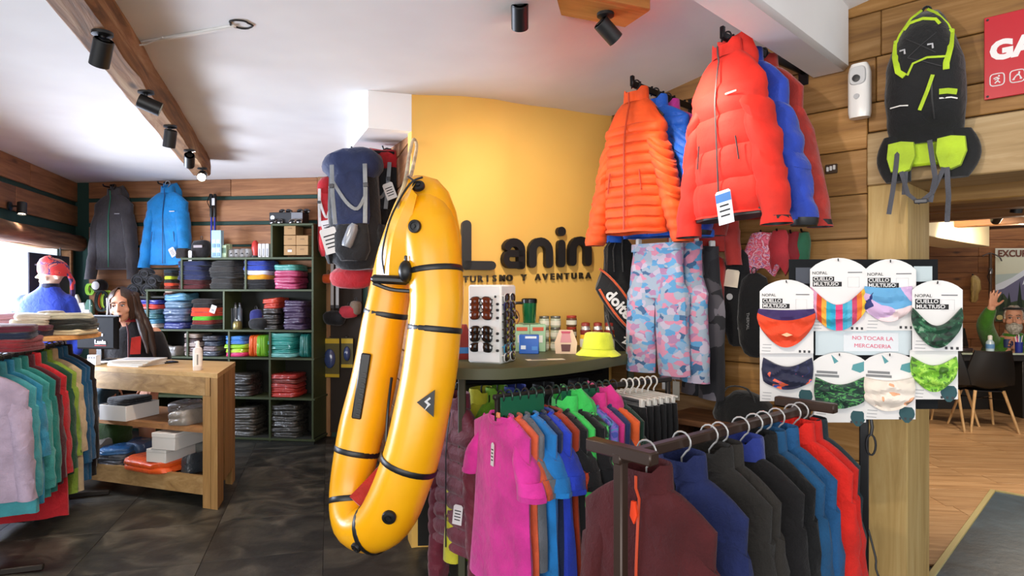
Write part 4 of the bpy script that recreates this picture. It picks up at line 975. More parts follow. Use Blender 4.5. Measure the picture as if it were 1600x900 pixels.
# white hangers with black shorts
for i in range(6):
    s = .70 + i * .038; p = Vector((e0.x, e0.y, ZT)) + uT * s
    nth = ['first', 'second', 'third', 'fourth', 'fifth', 'last'][i]
    hanger(f'white plastic clip hanger holding black trousers, {nth} of the white row counted from the left', p, rzT, plain('d9d5cc', .4), width=.30, drop=.055, r=.018, clips=True, group='white hangers on the T-shirt rack')
    t = thing('black_trousers', f'black trousers on the {nth} white hanger counted from the left', 'trousers', (p.x, p.y, ZT - .085), rzT, 'black trousers on the white hangers')
    wm = cloth('141416', .85)
    part('waist', MB().loft([[(.15 * e * sg(cos(a), .6), .018 * sg(sin(a), .8), z) for a in [2 * pi * j / 16 for j in range(16)]] for z, e in ((0, 1), (-.1, 1.05), (-.24, 1.08))], True, False).wob(.006, 11, i), wm, t)
    for sx in (-1, 1): part('leg', MB().loft([[(sx * (.082 + .01 * u) + .078 * sg(cos(a), .7), .017 * sin(a), -.20 - .40 * u) for a in [2 * pi * j / 12 for j in range(12)]] for u in (0, .3, .6, 1)]).wob(.006, 9, i + 3), wm, t)
p = Vector((e0.x, e0.y, ZT)) + uT * .90
q, _ = RW(1048, .30); h = thing('swing_ticket', 'two cream price tickets hanging below the camouflage trousers', 'ticket', w3(q, zat(592, q.y)), R_ANG)
part('card', MB().box((-.03, 0, -.03), (.045, .002, .06), .0005), PAPER, h); part('card', MB().box((.03, .004, -.06), (.04, .002, .10), .0005), plain('cfc8b6', .7), h); part('string', MB().tube([(-.03, 0, 0), (-.02, 0, .05), (.03, 0, -.01)], .0015, 4), PAPER, h)
# ---------------------------------------------------------------- front rack of fleeces
f0, f1 = P(962, 0, 1.665), P(1262, 0, 2.36); ZF = 1.005
fr_, uF, lF = rack('fleece_rack', 'dark brown metal rack of fleeces in the foreground', f0, f1, ZF, bar=.22, sq=.03, mat=plain('3a2a21', .35, .3))
rzF = atan2(uF.y, uF.x) - pi / 2
HK = plain('cfcdca', .3, .6)
FL = dict(sl=.60, r0=.078, r1=.05, spread=.05, collar='stand', t=.045, slope=.085, neck=.075, L=.70, w=.205, flare=.04)
def hookpx(p):
    k = (p - 800) / 1000; return (k * f0.y - f0.x) / (uF.x - k * uF.y)
fleeces = [(1010, 'maroon half-zip fleece with orange zip pull, front-most on the foreground rack', '4a1a1c', .205, None),
           (1065, 'navy blue fleece behind the maroon one', '1c2550', .205, None),
           (1108, 'charcoal grey fleece, third from the front of the foreground rack', '25221f', .20, None),
           (1124, 'second charcoal fleece close behind the third garment', '2a2622', .20, None),
           (1157, 'black fleece with blue collar lining in the middle of the foreground rack', '151314', .205, '1f2f7a'),
           (1178, 'plain black fleece in front of the petrol blue ones', '101011', .20, None),
           (1193, 'petrol blue fleece with red zip, nearer of two', '1b4a70', .205, None),
           (1213, 'petrol blue fleece just in front of the red ones, farther of two', '1d4f7c', .205, None),
           (1238, 'bright red fleece, nearer of the two red ones on the foreground rack', 'd2231a', .205, None),
           (1250, 'second red fleece at the far end of the foreground rack', 'bf1f18', .20, None),
           (1259, 'dark teal fleece last at the far end of the foreground rack', '1d2c33', .19, None)]
for i, (hp, lb, col, w, cl) in enumerate(fleeces):
    k = dict(FL); k['w'] = w; s = hookpx(hp)
    if i in (3,): k['L'] = .66
    z_ = {0: plain('c2431f', .5), 6: plain('c22a2a', .5), 8: plain('7d1210', .5)}.get(i, plain('16161a', .5))
    g = rack_item(f0, uF, ZF, s, lb, cloth(col, .95, .05, 180, .5), rzF + (.10 if i == 0 else .03 * sin(i * 1.7)), hm=BLACK, hook=HK, dr=.075, r=.024, seed=30 + i, nm='fleece', cat='fleece', zipm=z_, collm=cloth(cl, .9) if cl else None, hl='hanger with pale hook under the ' + lb.split(',')[0].split(' in the middle')[0].split(' in front')[0].split(' at the')[0].split(' last at')[0].split(' just in')[0], **k)
    if i == 0:
        part('zip_pull', MB().prism([(-.006, 0), (.006, 0), (.012, -.035), (.002, -.06), (-.010, -.04)], -.004, .004), plain('e8431c', .4), g, (.0, -.062, -.035))
# small grey price bands round two hangers
# ---------------------------------------------------------------- neck gaiter card stand
O = P(1345, 0, 2.53); rzS = -.50; XD = Vector((cos(rzS), sin(rzS)))
def SP(p, y):
    k = (p - 800) / 1000; a = (k * O.y - O.x) / (XD.x - k * XD.y); return a, HC - (y - 450) / 1000 * (O.y + a * XD.y)
st = thing('card_stand', 'black floor stand with a panel for neck gaiter cards, in front of the doorway post', 'display stand', (O.x, O.y, 0), rzS)
def quad(p0, y0, p1, y1): return [SP(p0, y1), SP(p1, y1), SP(p1, y0), SP(p0, y0)]
part('panel', MB().prism(quad(1232, 405, 1466, 640), .012, .03), plain('17191b', .85, 0, 0, .15), st)
pz = SP(1350, 640)
part('post', MB().box((pz[0], .028, pz[1] / 2), (.034, .03, pz[1]), .004), BLACKM, st); part('base', MB().box((pz[0], .03, .012), (.40, .36, .02), .006), BLACKM, st)
part('silver_sheet', MB().prism(quad(1274, 512, 1424, 555), .004, .010), plain('9fa9ad', .35, .3), st)
part('sheet', MB().prism(quad(1243, 418, 1268, 443), .006, .011), plain('3c414c', .7), st); part('sheet', MB().prism(quad(1428, 416, 1457, 440), .006, .011), plain('aebdc2', .5), st)
nt_ = part('paper_notice', MB().prism(quad(1318, 520, 1404, 549), .0015, .003), plain('d5dadf', .6), st)
PINKR = plain('d2476c', .7)
for ln, y in (('NO TOCAR LA', 529), ('MERCADERIA', 541)):
    x, z = SP(1363, y); text('notice_text', ln, .021, PINKR, nt_, (x, .0008, z))
x0, z0 = SP(1361, 655)
part('carabiner', MB().tube([(x0 + .016 * cos(a), -.004, z0 - .10 + .04 * sin(a)) for a in [2 * pi * j / 14 for j in range(14)]], .004, 6, True), plain('26262a', .35, .6), st)
part('key_strap', MB().tube([(x0, .0, z0), (x0 + .004, -.004, z0 - .03), (x0, -.004, z0 - .06)], .006, 6), BLACK, st)
part('cable', MB().tube(spline([(SP(1357, 830)[0], .02, SP(1357, 830)[1]), (SP(1368, 870)[0], .0, SP(1368, 870)[1]), (SP(1380, 910)[0], -.02, SP(1380, 910)[1]), (.3, -.05, .02)], 5), .004, 6), BLACK, st)
# cards and gaiters
PRN1 = blotch([(0, 'c9a9cf'), (.3, 'e8cfd0'), (.45, '1f2a6b'), (.62, 'd8405a'), (.75, '5f9fcb'), (.9, '23265c')], 9, .7, 'cells', dist=1.2, stretch=(1, 1, 1.6))
PRN2 = blotch([(0, '0c2118'), (.45, '15402b'), (.58, '2f6b48'), (.66, '7fa386')], 22, .6, 'noise', dist=1.2, detail=4.)
PRN3 = blotch([(0, '171a38'), (.58, '1f2550'), (.62, 'e8613a'), (.68, '2b4fb0')], 16, .7, 'noise', dist=.6)
PRN4 = blotch([(0, '0d2a22'), (.42, '123a2e'), (.52, '4f9a4f'), (.58, '1b4a3c'), (.66, '0f2028')], 17, .7, 'noise', dist=2.4, detail=4., stretch=(1, 1, 2.6))
PRN5 = blotch([(0, 'dfd3c6'), (.56, 'e6dace'), (.62, 'e2a37c'), (.68, '7f6a55')], 13, .75, 'noise', dist=.8)
PRN6 = blotch([(0, '3f6b1c'), (.42, '6fae2a'), (.55, '9fd24a'), (.64, '4f8a22')], 30, .6, 'noise', dist=1.2, detail=4.)
def fmat(*cs): return [cloth(c, .65, .1, 300, .2) for c in cs]
RAIN = fmat('d79ab8', 'd8432c', 'f0a53a', '2fa5bd', '2f9fc4', 'e2467a', '3fa8c8', '5fb3d2', 'c9446a', 'f07a2c', 'f2c23c')
cards = [
 # name words, card box (x0, x1, arch top, shoulder y, bottom y), local y, gaiter (x0, x1, top at ends, top at middle, bottom at ends, bottom at middle), material(s), style
 ('purple and orange-red neck gaiter on the upper left card', (1189, 1272, 437, 455, 551), -.035, (1188, 1273, 482, 484, 505, 541), fmat('3b2a63', 'f04a24'), 'A', 'upper left card'),
 ('rainbow striped neck gaiter on the top card, left of centre', (1266, 1354, 403, 421, 517), -.012, (1267, 1353, 448, 476, 484, 516), RAIN, 'A', 'top card left of centre'),
 ('lilac, navy and red neck gaiter on the top card, right of centre', (1351, 1431, 405, 422, 516), -.014, (1351, 1424, 447, 450, 482, 502), [PRN1], 'A', 'top card right of centre'),
 ('dark green marbled neck gaiter on the upper right card', (1424, 1502, 438, 453, 547), -.036, (1425, 1500, 480, 508, 508, 542), [PRN2], 'A', 'upper right card'),
 ('navy neck gaiter with planets on the lower left card', (1188, 1271, 541, 547, 626), -.012, (1194, 1269, 558, 572, 594, 607), [PRN3], 'B', 'lower left card'),
 ('green jungle neck gaiter on the bottom card, left of centre', (1271, 1353, 550, 564, 659), -.014, (1275, 1350, 588, 600, 626, 636), [PRN4], 'B', 'bottom card left of centre'),
 ('cream neck gaiter with a peach spot on the bottom card, right of centre', (1350, 1430, 550, 564, 654), -.016, (1351, 1427, 588, 594, 622, 640), [PRN5], 'B', 'bottom card right of centre'),
 ('lime green leafy neck gaiter on the lower right card', (1421, 1496, 541, 547, 623), -.014, (1424, 1493, 556, 570, 585, 610), [PRN6], 'B', 'lower right card')]
TEAL = plain('4f8f95', .7); TEALD = plain('1f4a50', .7)
for (lb, cb, yo, gb, gm, sty, where) in cards:
    x0, x1, ya, ysd, yb = cb
    xc = (x0 + x1) / 2; cx, cz = SP(xc, ya)
    wl = Matrix.Translation((O.x, O.y, 0)) @ Matrix.Rotation(rzS, 4, 'Z') @ Vector((cx, yo, cz))
    cd = thing('product_card', 'white product card holding the ' + lb.split(' on the')[0], 'card', wl, rzS)
    def loc(p, y): a, z = SP(p, y); return (a - cx, z - cz)
    poly = [loc(x0, yb), loc(x1, yb), loc(x1, ysd)] + [loc(lerp(x1, x0, i / 10), ysd + (ya - ysd) * sin(pi * i / 10) ** .75) for i in range(1, 10)] + [loc(x0, ysd)]
    part('card', MB().prism(poly, -.0012, .0012), PAPER, cd)
    wk = poly[1][0] - poly[0][0]; fx = -.0022
    part('peg', MB().tube([(0, .03, -.012), (0, -.012, -.012), (0, -.016, -.004)], .0022, 5), BLACKM, cd)
    hh = loc(xc, ya + 20)
    if sty == 'A':
        text('print_name', 'NOPAL', .017, INK, cd, (poly[0][0] + .008, fx, loc(x0, ya + 24)[1]), align='LEFT')
        for wd, y in (('CUELLO', ya + 33), ('MULTIUSO', ya + 41)):
            z = loc(xc, y)[1]; wb = .078 if wd == 'CUELLO' else .105
            part('label_box', MB().box((poly[0][0] + .010 + wb / 2, fx + .0006, z), (wb, .0006, .019)), INK, cd)
            text('print_title', wd, .019, PAPER, cd, (poly[0][0] + .013, fx - .0004, z), align='LEFT', bold=.0004)
        part('print_line', MB().box((poly[1][0] - .04, fx, loc(xc, ya + 23)[1]), (.05, .0006, .004)), plain('6b6b6e', .8), cd)
        sq_ = MB(); z = loc(xc, ya + 38)[1]
        sq_.tube([(poly[1][0] - .045 + a, fx, z + b) for a, b in ((-.02, -.02), (.02, -.02), (.02, .02), (-.02, .02))], .0006, 4, True); part('outline', sq_, plain('c2c4c6', .8), cd)
    else:
        z = loc(xc, ya + 32)[1]
        for k in range(2): part('print_line', MB().box((poly[0][0] + .05, fx, z - .014 * k), (.075 + .012 * k, .0006, .010)), plain('77797b', .8), cd)
        if ya > 545:
            part('leaf_print', MB().prism([(wk * -.16, loc(0 + xc, ya + 4)[1]), (wk * -.02, loc(xc, ya + 14)[1]), (wk * -.10, loc(xc, ya + 18)[1])], fx, fx + .0008), TEAL, cd)
            part('leaf_print', MB().prism([(poly[1][0] - .004, loc(xc, ya + 12)[1]), (poly[1][0] - .045, loc(xc, ya + 18)[1]), (poly[1][0] - .05, loc(xc, ya + 26)[1]), (poly[1][0] - .02, loc(xc, ya + 30)[1]), (poly[1][0] - .004, loc(xc, ya + 26)[1])], fx, fx + .0008), TEAL, cd)
        zz = poly[0][1] + .035
        part('leaf_print', MB().prism([(poly[1][0] - .028 + .026 * cos(a), zz + .028 * sin(a) * (1.1 + .2 * sin(3 * a))) for a in [2 * pi * j / 14 for j in range(14)]], fx, fx + .0008), TEALD, cd)
    for k in range(3): part('print_line', MB().box((poly[0][0] + .025 + .002 * k, fx, poly[0][1] + .012 + .013 * k), (.034, .0006, .0022)), plain('8d8f92', .8), cd)
    for k in range(3): part('care_symbol', MB().box((poly[1][0] - .016 - .017 * k, fx, poly[0][1] + .016), (.008, .0006, .010)), plain('3b3b3f', .8), cd)
    # the gaiter draped round the card
    g0, g1, ye, ym_, be, bm_ = gb; NU, NV = 24, 11; grid = []
    c0 = SP((g0 + g1) / 2, ym_); wl2 = Matrix.Translation((O.x, O.y, 0)) @ Matrix.Rotation(rzS, 4, 'Z') @ Vector((c0[0], yo - .004, c0[1]))
    sd = sum(map(ord, lb)) % 17
    def gp(u, v, back):
        s = sin(pi * u); p = lerp(g0, g1, u) + (2.5 * sin(pi * v) * (1 if u > .5 else -1) * abs(2 * u - 1) ** 3)
        yt = lerp(ye, ym_, s ** (1.1 if ym_ - ye > 8 else 1)); ybt = lerp(be, bm_, s ** .8); y = lerp(yt, ybt, v)
        a, z = SP(p, y); sag = v * 6 + 2.2 * s
        out = (.010 + .024 * s ** .6 * (.35 + .65 * sin(pi * min(1, v * .8 + .2))) + .006 * sin(sag * 2.4 + 3 * noise.noise(Vector((u * 3, v * 2, sd)))) * (.4 + s) + .004 * noise.noise(Vector((u * 7, v * 7, sd))))
        return (a - c0[0], (.002 if back else -out), z - c0[1])
    m = MB()
    for v in range(NV + 1):
        m.v += [gp(u / NU, v / NV, False) for u in range(NU + 1)]
    for v in range(NV):
        for u in range(NU):
            i = v * (NU + 1) + u; m.f.append((i, i + 1, i + NU + 2, i + NU + 1))
            if len(gm) == 2: m.mi.append(0 if v < 3 else 1)
            elif len(gm) > 2: m.mi.append(min(len(gm) - 1, int((u + .8 * (v % 2 > 5)) / NU * len(gm))))
            else: m.mi.append(0)
    bnd = [(0, u) for u in range(NU + 1)] + [(v, NU) for v in range(1, NV + 1)] + [(NV, u) for u in range(NU - 1, -1, -1)] + [(v, 0) for v in range(NV - 1, 0, -1)]
    o = len(m.v); m.v += [gp(u / NU, v / NV, True) for v, u in bnd]; nb = len(bnd)
    for i in range(nb):
        a, b = bnd[i], bnd[(i + 1) % nb]; m.f.append((a[0] * (NU + 1) + a[1], b[0] * (NU + 1) + b[1], o + (i + 1) % nb, o + i)); m.mi.append(0)
    gt = link('neck_gaiter', m.mesh('neck_gaiter', gm), None, wl2, (0, 0, rzS)); tag(gt, lb, 'neck gaiter', 'neck gaiters on cards')
    if sty == 'A' and len(gm) == 2:
        dm = loc((g0 + g1) / 2, 520); part('pale_diamond', MB().prism([(-.02, 0), (0, -.008), (.022, 0), (0, .008)], -.0475, -.042), plain('e6b489', .6), gt, (.005, 0, SP((g0 + g1) / 2, 521)[1] - c0[1])); 
# ---------------------------------------------------------------- wooden box bench with a black bag by the right wall
q, _ = RW(1140, .20); bz = HC - (655 - 450) / 1000 * q.y
bn = thing('bench_box', 'low brown wooden box bench against the plank wall behind the fleece rack', 'bench', w3(q, 0), R_ANG)
WB = wood('4a2e1a', '6b452a', '835a3a', .6)
part('top', MB().box((0, 0, bz - .015), (.62, .34, .03), .004), WB, bn)
for s in (-1, 1): part('side_panel', MB().box((s * .295, 0, (bz - .03) / 2), (.025, .32, bz - .03), .003), WB, bn)
part('back_panel', MB().box((0, .155, (bz - .03) / 2), (.56, .015, bz - .03)), plain('2a1b10', .8), bn); part('shelf', MB().box((0, 0, .35), (.56, .30, .022), .003), WB, bn)
q, _ = RW(1160, .19); bg = thing('black_bag', 'black cloth bag sitting on the wooden box bench', 'bag', w3(q, bz), R_ANG)
part('body', MB().loft([[(x0 + .15 * e * sg(cos(a), .7), .09 * e * sg(sin(a), .8), z) for a in [2 * pi * j / 16 for j in range(16)]] for z, e, x0 in ((0, .95, 0), (.03, 1, 0), (.09, .9, .01), (.13, .6, .02), (.15, .35, .0))]).wob(.01, 9, 3), cloth('141414', .8), bg)
part('strap', MB().tube(spline([(-.1, -.05, .08), (-.05, -.06, .17), (.05, -.05, .17), (.1, -.05, .08)], 5), .01, 6, flat=.4), cloth('1d1d1d', .8), bg)

# ---------------------------------------------------------------- folded garments
def folded(w, d, h, seed):
    m = MB(); rg = []
    for z, e in ((0, .93), (.12, .985), (.40, .99), (.5, .955), (.60, .99), (.88, .97), (1, .90)):
        ring = []
        for j in range(26):
            a = 2 * pi * j / 26; x = w / 2 * e * sg(cos(a), .38); y = d / 2 * e * sg(sin(a), .38)
            nz = noise.noise(Vector((x * 12, y * 9, seed * 3.3))); n2 = noise.noise(Vector((seed * 2.1, x * 9, z * 2)))
            ring.append((x * (1 + .10 * n2 + .05 * sin(seed * 1.9)), y * (1 + .04 * noise.noise(Vector((seed, z * 3, x * 14)))), h * z + h * .34 * nz * (.3 + .7 * z)))
        rg.append(ring)
    return m.loft(rg)
SEED = [0]
def fold_thing(nm, label, cat, loc, rz, mat, w, d, h, group=None):
    SEED[0] += 1
    return solo(nm, label, cat, folded(w, d, h, SEED[0]), mat, loc, rz + .06 * sin(SEED[0] * 2.7), group, ang=55)
# ---------------------------------------------------------------- people and busts
def remesh(mb_, voxel, smooth=3):
    me = mb_.mesh('figure', []) if False else None
    raw = bpy.data.meshes.new('figure'); raw.from_pydata(mb_.v, [], mb_.f)
    bm = bmesh.new(); bm.from_mesh(raw); bmesh.ops.remove_doubles(bm, verts=bm.verts, dist=1e-6); bmesh.ops.recalc_face_normals(bm, faces=bm.faces); bm.to_mesh(raw); bm.free()
    o = bpy.data.objects.new('figure', raw); COL.objects.link(o)
    md = o.modifiers.new('r', 'REMESH'); md.mode = 'VOXEL'; md.voxel_size = voxel
    sm = o.modifiers.new('s', 'SMOOTH'); sm.factor = .5; sm.iterations = smooth
    dg = bpy.context.evaluated_depsgraph_get(); me = bpy.data.meshes.new_from_object(o.evaluated_get(dg))
    bpy.data.objects.remove(o); bpy.data.meshes.remove(raw)
    me.polygons.foreach_set('use_smooth', [True] * len(me.polygons)); me.materials.clear(); return me
def limb(m, pts, rad, n=14):
    P_ = spline(pts, 4); R_ = [v.x for v in spline([(r, 0, 0) for r in rad], 4)]
    m.tube(P_, R_, n)
    m.ball(pts[0], rad[0], n, 8); m.ball(pts[-1], rad[-1], n, 8)
def head_shapes(m, M, female=True):
    """head in its own frame: face towards -y, chin at z -.115, crown at z .115"""
    st = len(m.v)
    m.ball((0, .012, .03), (.073, .092, .088), 20, 14); m.ball((0, -.012, -.02), (.064, .078, .082), 18, 12)
    m.ball((0, -.030, -.072), (.044 if female else .05, .050, .040), 16, 10); m.ball((0, -.062, -.096), (.020, .020, .017), 10, 8)
    m.loft([[(x * k, y, z) for x, y, z in ((-.009, -.075, zz), (.009, -.075, zz), (.004, yy, zz), (-.004, yy, zz))] for zz, yy, k in ((.022, -.088, .8), (.0, -.098, 1.0), (-.022, -.113, 1.5), (-.034, -.098, 1.8), (-.036, -.080, 1.2))])
    m.ball((0, -.106, -.024), (.014, .012, .010), 10, 8)
    for s in (-1, 1):
        m.ball((s * .040, -.060, -.028), (.024, .020, .022), 10, 8)        # cheeks
        m.ball((s * .028, -.074, .030), (.026, .014, .009), 10, 8)         # brow
        m.ball((s * .073, .012, -.012), (.010, .020, .032), 10, 8)         # ears
    m.ball((0, -.083, -.057), (.022, .010, .008), 10, 8); m.ball((0, -.081, -.068), (.019, .010, .008), 10, 8)
    m.xf(M, st)
def face_parts(root, M, eyec='2f221a', brow='2a1c14', lip='a5605a', scale=1.):
    for s in (-1, 1):
        part('eye', MB().ball((s * .028, -.074, .008), (.013, .011, .0075), 10, 8).xf(M), plain('e9e4de', .3), root)
        part('iris', MB().ball((s * .028 - .002, -.083, .006), (.006, .004, .006), 8, 6).xf(M), plain(eyec, .2), root)
        part('eyelid', MB().tube([(s * .028 - .015, -.081, .010), (s * .028, -.087, .016), (s * .028 + .015, -.079, .010)], .003, 5).xf(M), plain('5b3a2e', .6), root)
        part('eyebrow', MB().tube([(s * .013, -.089, .028), (s * .028, -.089, .034), (s * .046, -.078, .028)], .0036, 5).xf(M), plain(brow, .8), root)
    part('lips', MB().ball((0, -.089, -.060), (.021, .007, .0045), 10, 6).ball((0, -.087, -.068), (.018, .007, .005), 10, 6).xf(M), plain(lip, .5), root)
def hand(m, M, curl=.15, side=1, spread=.12):
    """open hand in its own frame: wrist at origin, fingers towards +z, palm towards -y, thumb on side*x"""
    st = len(m.v)
    m.loft([[(w_ * sg(cos(a), .7), .013 * sg(sin(a), .8), z) for a in [2 * pi * j / 12 for j in range(12)]] for z, w_ in ((-.02, .026), (.02, .032), (.06, .040), (.088, .041), (.096, .036))])
    for k, (x, L_) in enumerate(((.030, .072), (.010, .082), (-.011, .076), (-.031, .058))):
        x *= side; an = side * spread * (1.2 - k * .8); pts = [(x * .8, 0, .075)]
        for i in range(1, 4):
            u = i / 3; pts.append((x + sin(an) * L_ * u, -curl * L_ * u * u, .092 + L_ * u * cos(an)))
        limb(m, pts, [.0105, .0098, .0092, .0078], 8)
    limb(m, [(side * .018, -.004, .02), (side * .045, -.012, .045), (side * .066, -.018, .068), (side * .078, -.022, .090)], [.015, .013, .011, .009], 8)
    m.xf(M, st)
SKIN = blotch([(.35, 'c98d70'), (.65, 'd9a084')], 8., .5, interp='LINEAR', bmp=.05, sheen=0)
# the woman behind the counter
def RT(loc, yaw=0, pitch=0, roll=0, s=1.): return Matrix.Translation(loc) @ Matrix.Rotation(yaw, 4, 'Z') @ Matrix.Rotation(pitch, 4, 'X') @ Matrix.Rotation(roll, 4, 'Y') @ Matrix.Scale(s, 4)
hc = P(191, 477, 5.14)
wo = thing('person', 'person with long dark hair in black fleece with red pocket behind the counter', 'person', (hc.x, hc.y, 0))
wo.rotation_euler = (0, 0, .34); H = RT((0, 0, hc.z), -.10, .12, -.10, 1.12)
base = Vector((.07, .08, 0)); sh = hc.z - .215                         # shoulder height
m = MB(); head_shapes(m, H, True)
limb(m, [(.01, .03, hc.z - .08), (.04, .06, hc.z - .17), (.07, .08, sh)], [.052, .050, .065])
limb(m, [(.07, .08, sh - .04), (.07, .08, sh - .25), (.07, .08, .62)], [.10, .11, .12])
for s in (-1, 1):
    limb(m, [(.07 + s * .15, .08, sh - .02), (.07 + s * .21, .05, sh - .25), (.07 + s * .12, -.03, .70)], [.05, .042, .030])
    hand(m, Matrix.Translation((.07 + s * .12, -.04, .69)) @ Matrix.Rotation(radians(120), 4, 'X') @ Matrix.Rotation(s * .3, 4, 'Z'), .3, -s)
for s in (-1, 1): limb(m, [(.07 + s * .09, .08, .62), (.07 + s * .10, .04, .34), (.07 + s * .10, .05, .02)], [.09, .065, .045])
me = remesh(m, .0075); me.materials.append(SKIN); part('body', me, None, wo)
m = MB()
rg = []
for z, w_, dp in ((.60, .19, .12), (.75, .195, .125), (.90, .20, .13), (sh - .2, .205, .13), (sh - .08, .205, .12), (sh - .02, .165, .10), (sh + .03, .095, .085), (sh + .075, .066, .072), (sh + .10, .060, .066)):
    rg.append([(.07 + w_ * sg(cos(a), .8), .08 + dp * sg(sin(a), .85), z) for a in [2 * pi * j / 24 for j in range(24)]])
m.loft(rg)
for s in (-1, 1): limb(m, [(.07 + s * .15, .08, sh - .055), (.07 + s * .22, .05, sh - .27), (.07 + s * .13, -.0, .73)], [.072, .062, .048])
me = remesh(m, .011, 5); me.materials.append(cloth('141216', .9)); part('fleece_jacket', me, None, wo)
part('zipper', MB().tube([(.035, -.028, sh + .07), (.052, -.046, sh - .0), (.056, -.062, sh - .10), (.056, -.062, sh - .24)], .006, 6), plain('5a3236', .6), wo)
part('chest_pocket', MB().prism([(-.038, -.07), (.035, -.07), (.04, .075), (-.028, .062)], -.006, .006), cloth('d8342e', .7), wo, (.105, -.062, sh - .105), (0, 0, .14))
part('collar_lining', MB().loft([[(.05 + .064 * cos(a), .05 + .066 * sin(a), sh + z + .03) for a in [2 * pi * j / 18 for j in range(18)]] for z in (.05, .085)], False, False), cloth('8e1f26', .8), wo)
face_parts(wo, H)
hm = MB()      # hair: cap open at the face, and long strands over the shoulders
rg = []
for i in range(10):
    u = i / 9; zz = lerp(.132, -.10, u); k_ = max(.0, 1 - ((zz - .03) / .104) ** 2) ** .5 if zz > .03 else 1.; rx = .086 * k_ + .002; ry = .106 * k_ + .002
    ring = []
    for j in range(25):
        a = lerp(radians(-48), radians(228), j / 24) if u > .32 else lerp(radians(-72), radians(252), j / 24)
        ring.append((rx * cos(a), .015 + ry * sin(a) * (1.0 if sin(a) > 0 else .92), zz))
    rg.append(ring)
rin = [[(p[0] * .86, p[1] * .86, p[2] - .006) for p in r] for r in rg]
hm.loft([r + ri[::-1] for r, ri in zip(rg, rin)])
HAIR = blotch([(.35, '22140e'), (.65, '3d271b')], 30., .45, interp='LINEAR', stretch=(3, 3, .4), bmp=.5, sheen=0)
hm.xf(H); part('hair_cap', hm, HAIR, wo)
lk = MB()
for (x, y, w_, zb, dx) in ((-.080, -.015, .024, sh - .10, -.04), (-.060, .06, .034, sh - .13, -.02), (.080, .0, .030, sh - .16, .09), (.082, .04, .042, sh - .22, .13), (.05, .09, .05, sh - .2, .09), (.0, .10, .05, sh - .16, .07)):
    t0 = H @ Vector((x * .95, y, .06)); t1 = H @ Vector((x * 1.08, y * 1.05, -.07))
    limb(lk, [t0, t1, (t1.x + dx * .6, t1.y + .01 - (.05 if x > .07 else 0), (t1.z + zb) / 2), (t1.x + dx, t1.y + .02 - (.09 if x > .07 else 0), zb)], [w_ * .75, w_, w_ * .95, .010], 10)
lk.wob(.008, 16, 3); part('long_hair', lk, HAIR, wo)
# ---------------------------------------------------------------- till counter of pale timber
ZCT = .89
FLc, FRc, BRc, BLc = Vector((-3.25, 4.65)), Vector((-1.923, 4.18)), Vector((-2.10, 4.86)), Vector((-3.40, 5.20))
CW = wood('8a6a42', 'a98656', 'c3a272', .55, var=.1); CWz = wood('8f6c40', 'ad8450', 'c39c66', .55, along='z', var=.12); CT = wood('b08a52', 'c7a066', 'd8b57c', .45, var=.08)
tc_ = thing('till_counter', 'pale wooden till counter with open shelves facing the shop', 'counter', (FRc.x, FRc.y, 0), 0)
def qp(name, c, z0, z1, mat, ch=0):
    m = MB(); m.loft([[(p.x - FRc.x, p.y - FRc.y, z) for p in c] for z in (z0, z1)]); return part(name, m, mat, tc_)
def cpt(u, v): return FLc.lerp(FRc, u).lerp(BLc.lerp(BRc, u), v)      # u along the front from left, v into the depth
def cell(u0, u1, v0, v1): return [cpt(u0, v0), cpt(u1, v0), cpt(u1, v1), cpt(u0, v1)]
for k in range(3): qp('top_board', cell(0, 1, k / 3 + (.003 if k else 0), (k + 1) / 3), ZCT - .03, ZCT, CT)
qp('front_rail', cell(0, .925, .0, .06), ZCT - .15, ZCT - .031, CW); qp('rail_end', cell(.926, .955, .0, .06), ZCT - .15, ZCT - .031, CWz)
qp('leg', cell(.912, .958, .0, .16), 0, ZCT - .152, CWz); qp('leg', cell(.96, 1., .0, .30), 0, ZCT - .031, CWz); qp('leg', cell(.955, 1., .36, .97), .12, ZCT - .031, CWz); qp('leg', cell(.955, 1., .80, .97), 0, .118, CWz)
qp('leg', cell(0, .05, 0, .2), 0, ZCT - .152, CWz); qp('leg', cell(0, .05, .8, 1), 0, ZCT - .03, CWz)
qp('middle_shelf', cell(.05, .912, .02, .96), .49, .525, wood('80583a', 'a3744a', 'b98d60', .6)); qp('bottom_rail', cell(.05, .912, 0, .05), .085, .205, CW); qp('bottom_shelf', cell(.05, .912, .05, .96), .16, .185, plain('4a3524', .7))
def on_till(p, v, z): # point at pixel column p, depth share v
    k = (p - 800) / 1000; lo, hi = -.2, 1.2
    for _ in range(40):
        mid = (lo + hi) / 2; c = cpt(mid, v)
        if c.x / c.y < k: lo = mid
        else: hi = mid
    c = cpt(lo, v); return Vector((c.x, c.y, z))
cA = atan2(FRc.y - FLc.y, FRc.x - FLc.x)
p = on_till(152, .50, ZCT); mo = thing('monitor', 'black monitor seen from the back on the till counter', 'monitor', p, -.15)
part('shell', MB().loft([[(x * e, y, .09 + z * e2 + .13) for x, z in ((-.17, -.125), (.17, -.125), (.17, .125), (-.17, .125))] for y, e, e2 in ((.02, 1, 1), (.0, 1, 1), (-.02, .9, .9))]), plain('131315', .8, 0, 0, .2), mo)
part('bezel', MB().box((0, .022, .345), (.35, .02, .02), .003), plain('26262a', .4), mo); part('stand', MB().box((0, .03, .05), (.05, .03, .10), .005), BLACK, mo); part('foot', MB().box((0, .02, .008), (.2, .14, .014), .004), BLACK, mo)
WT = plain('e9e9ec', .7)
text('lettering', 'Lanin', .045, WT, mo, (.045, -.024, .15), bold=.0012)
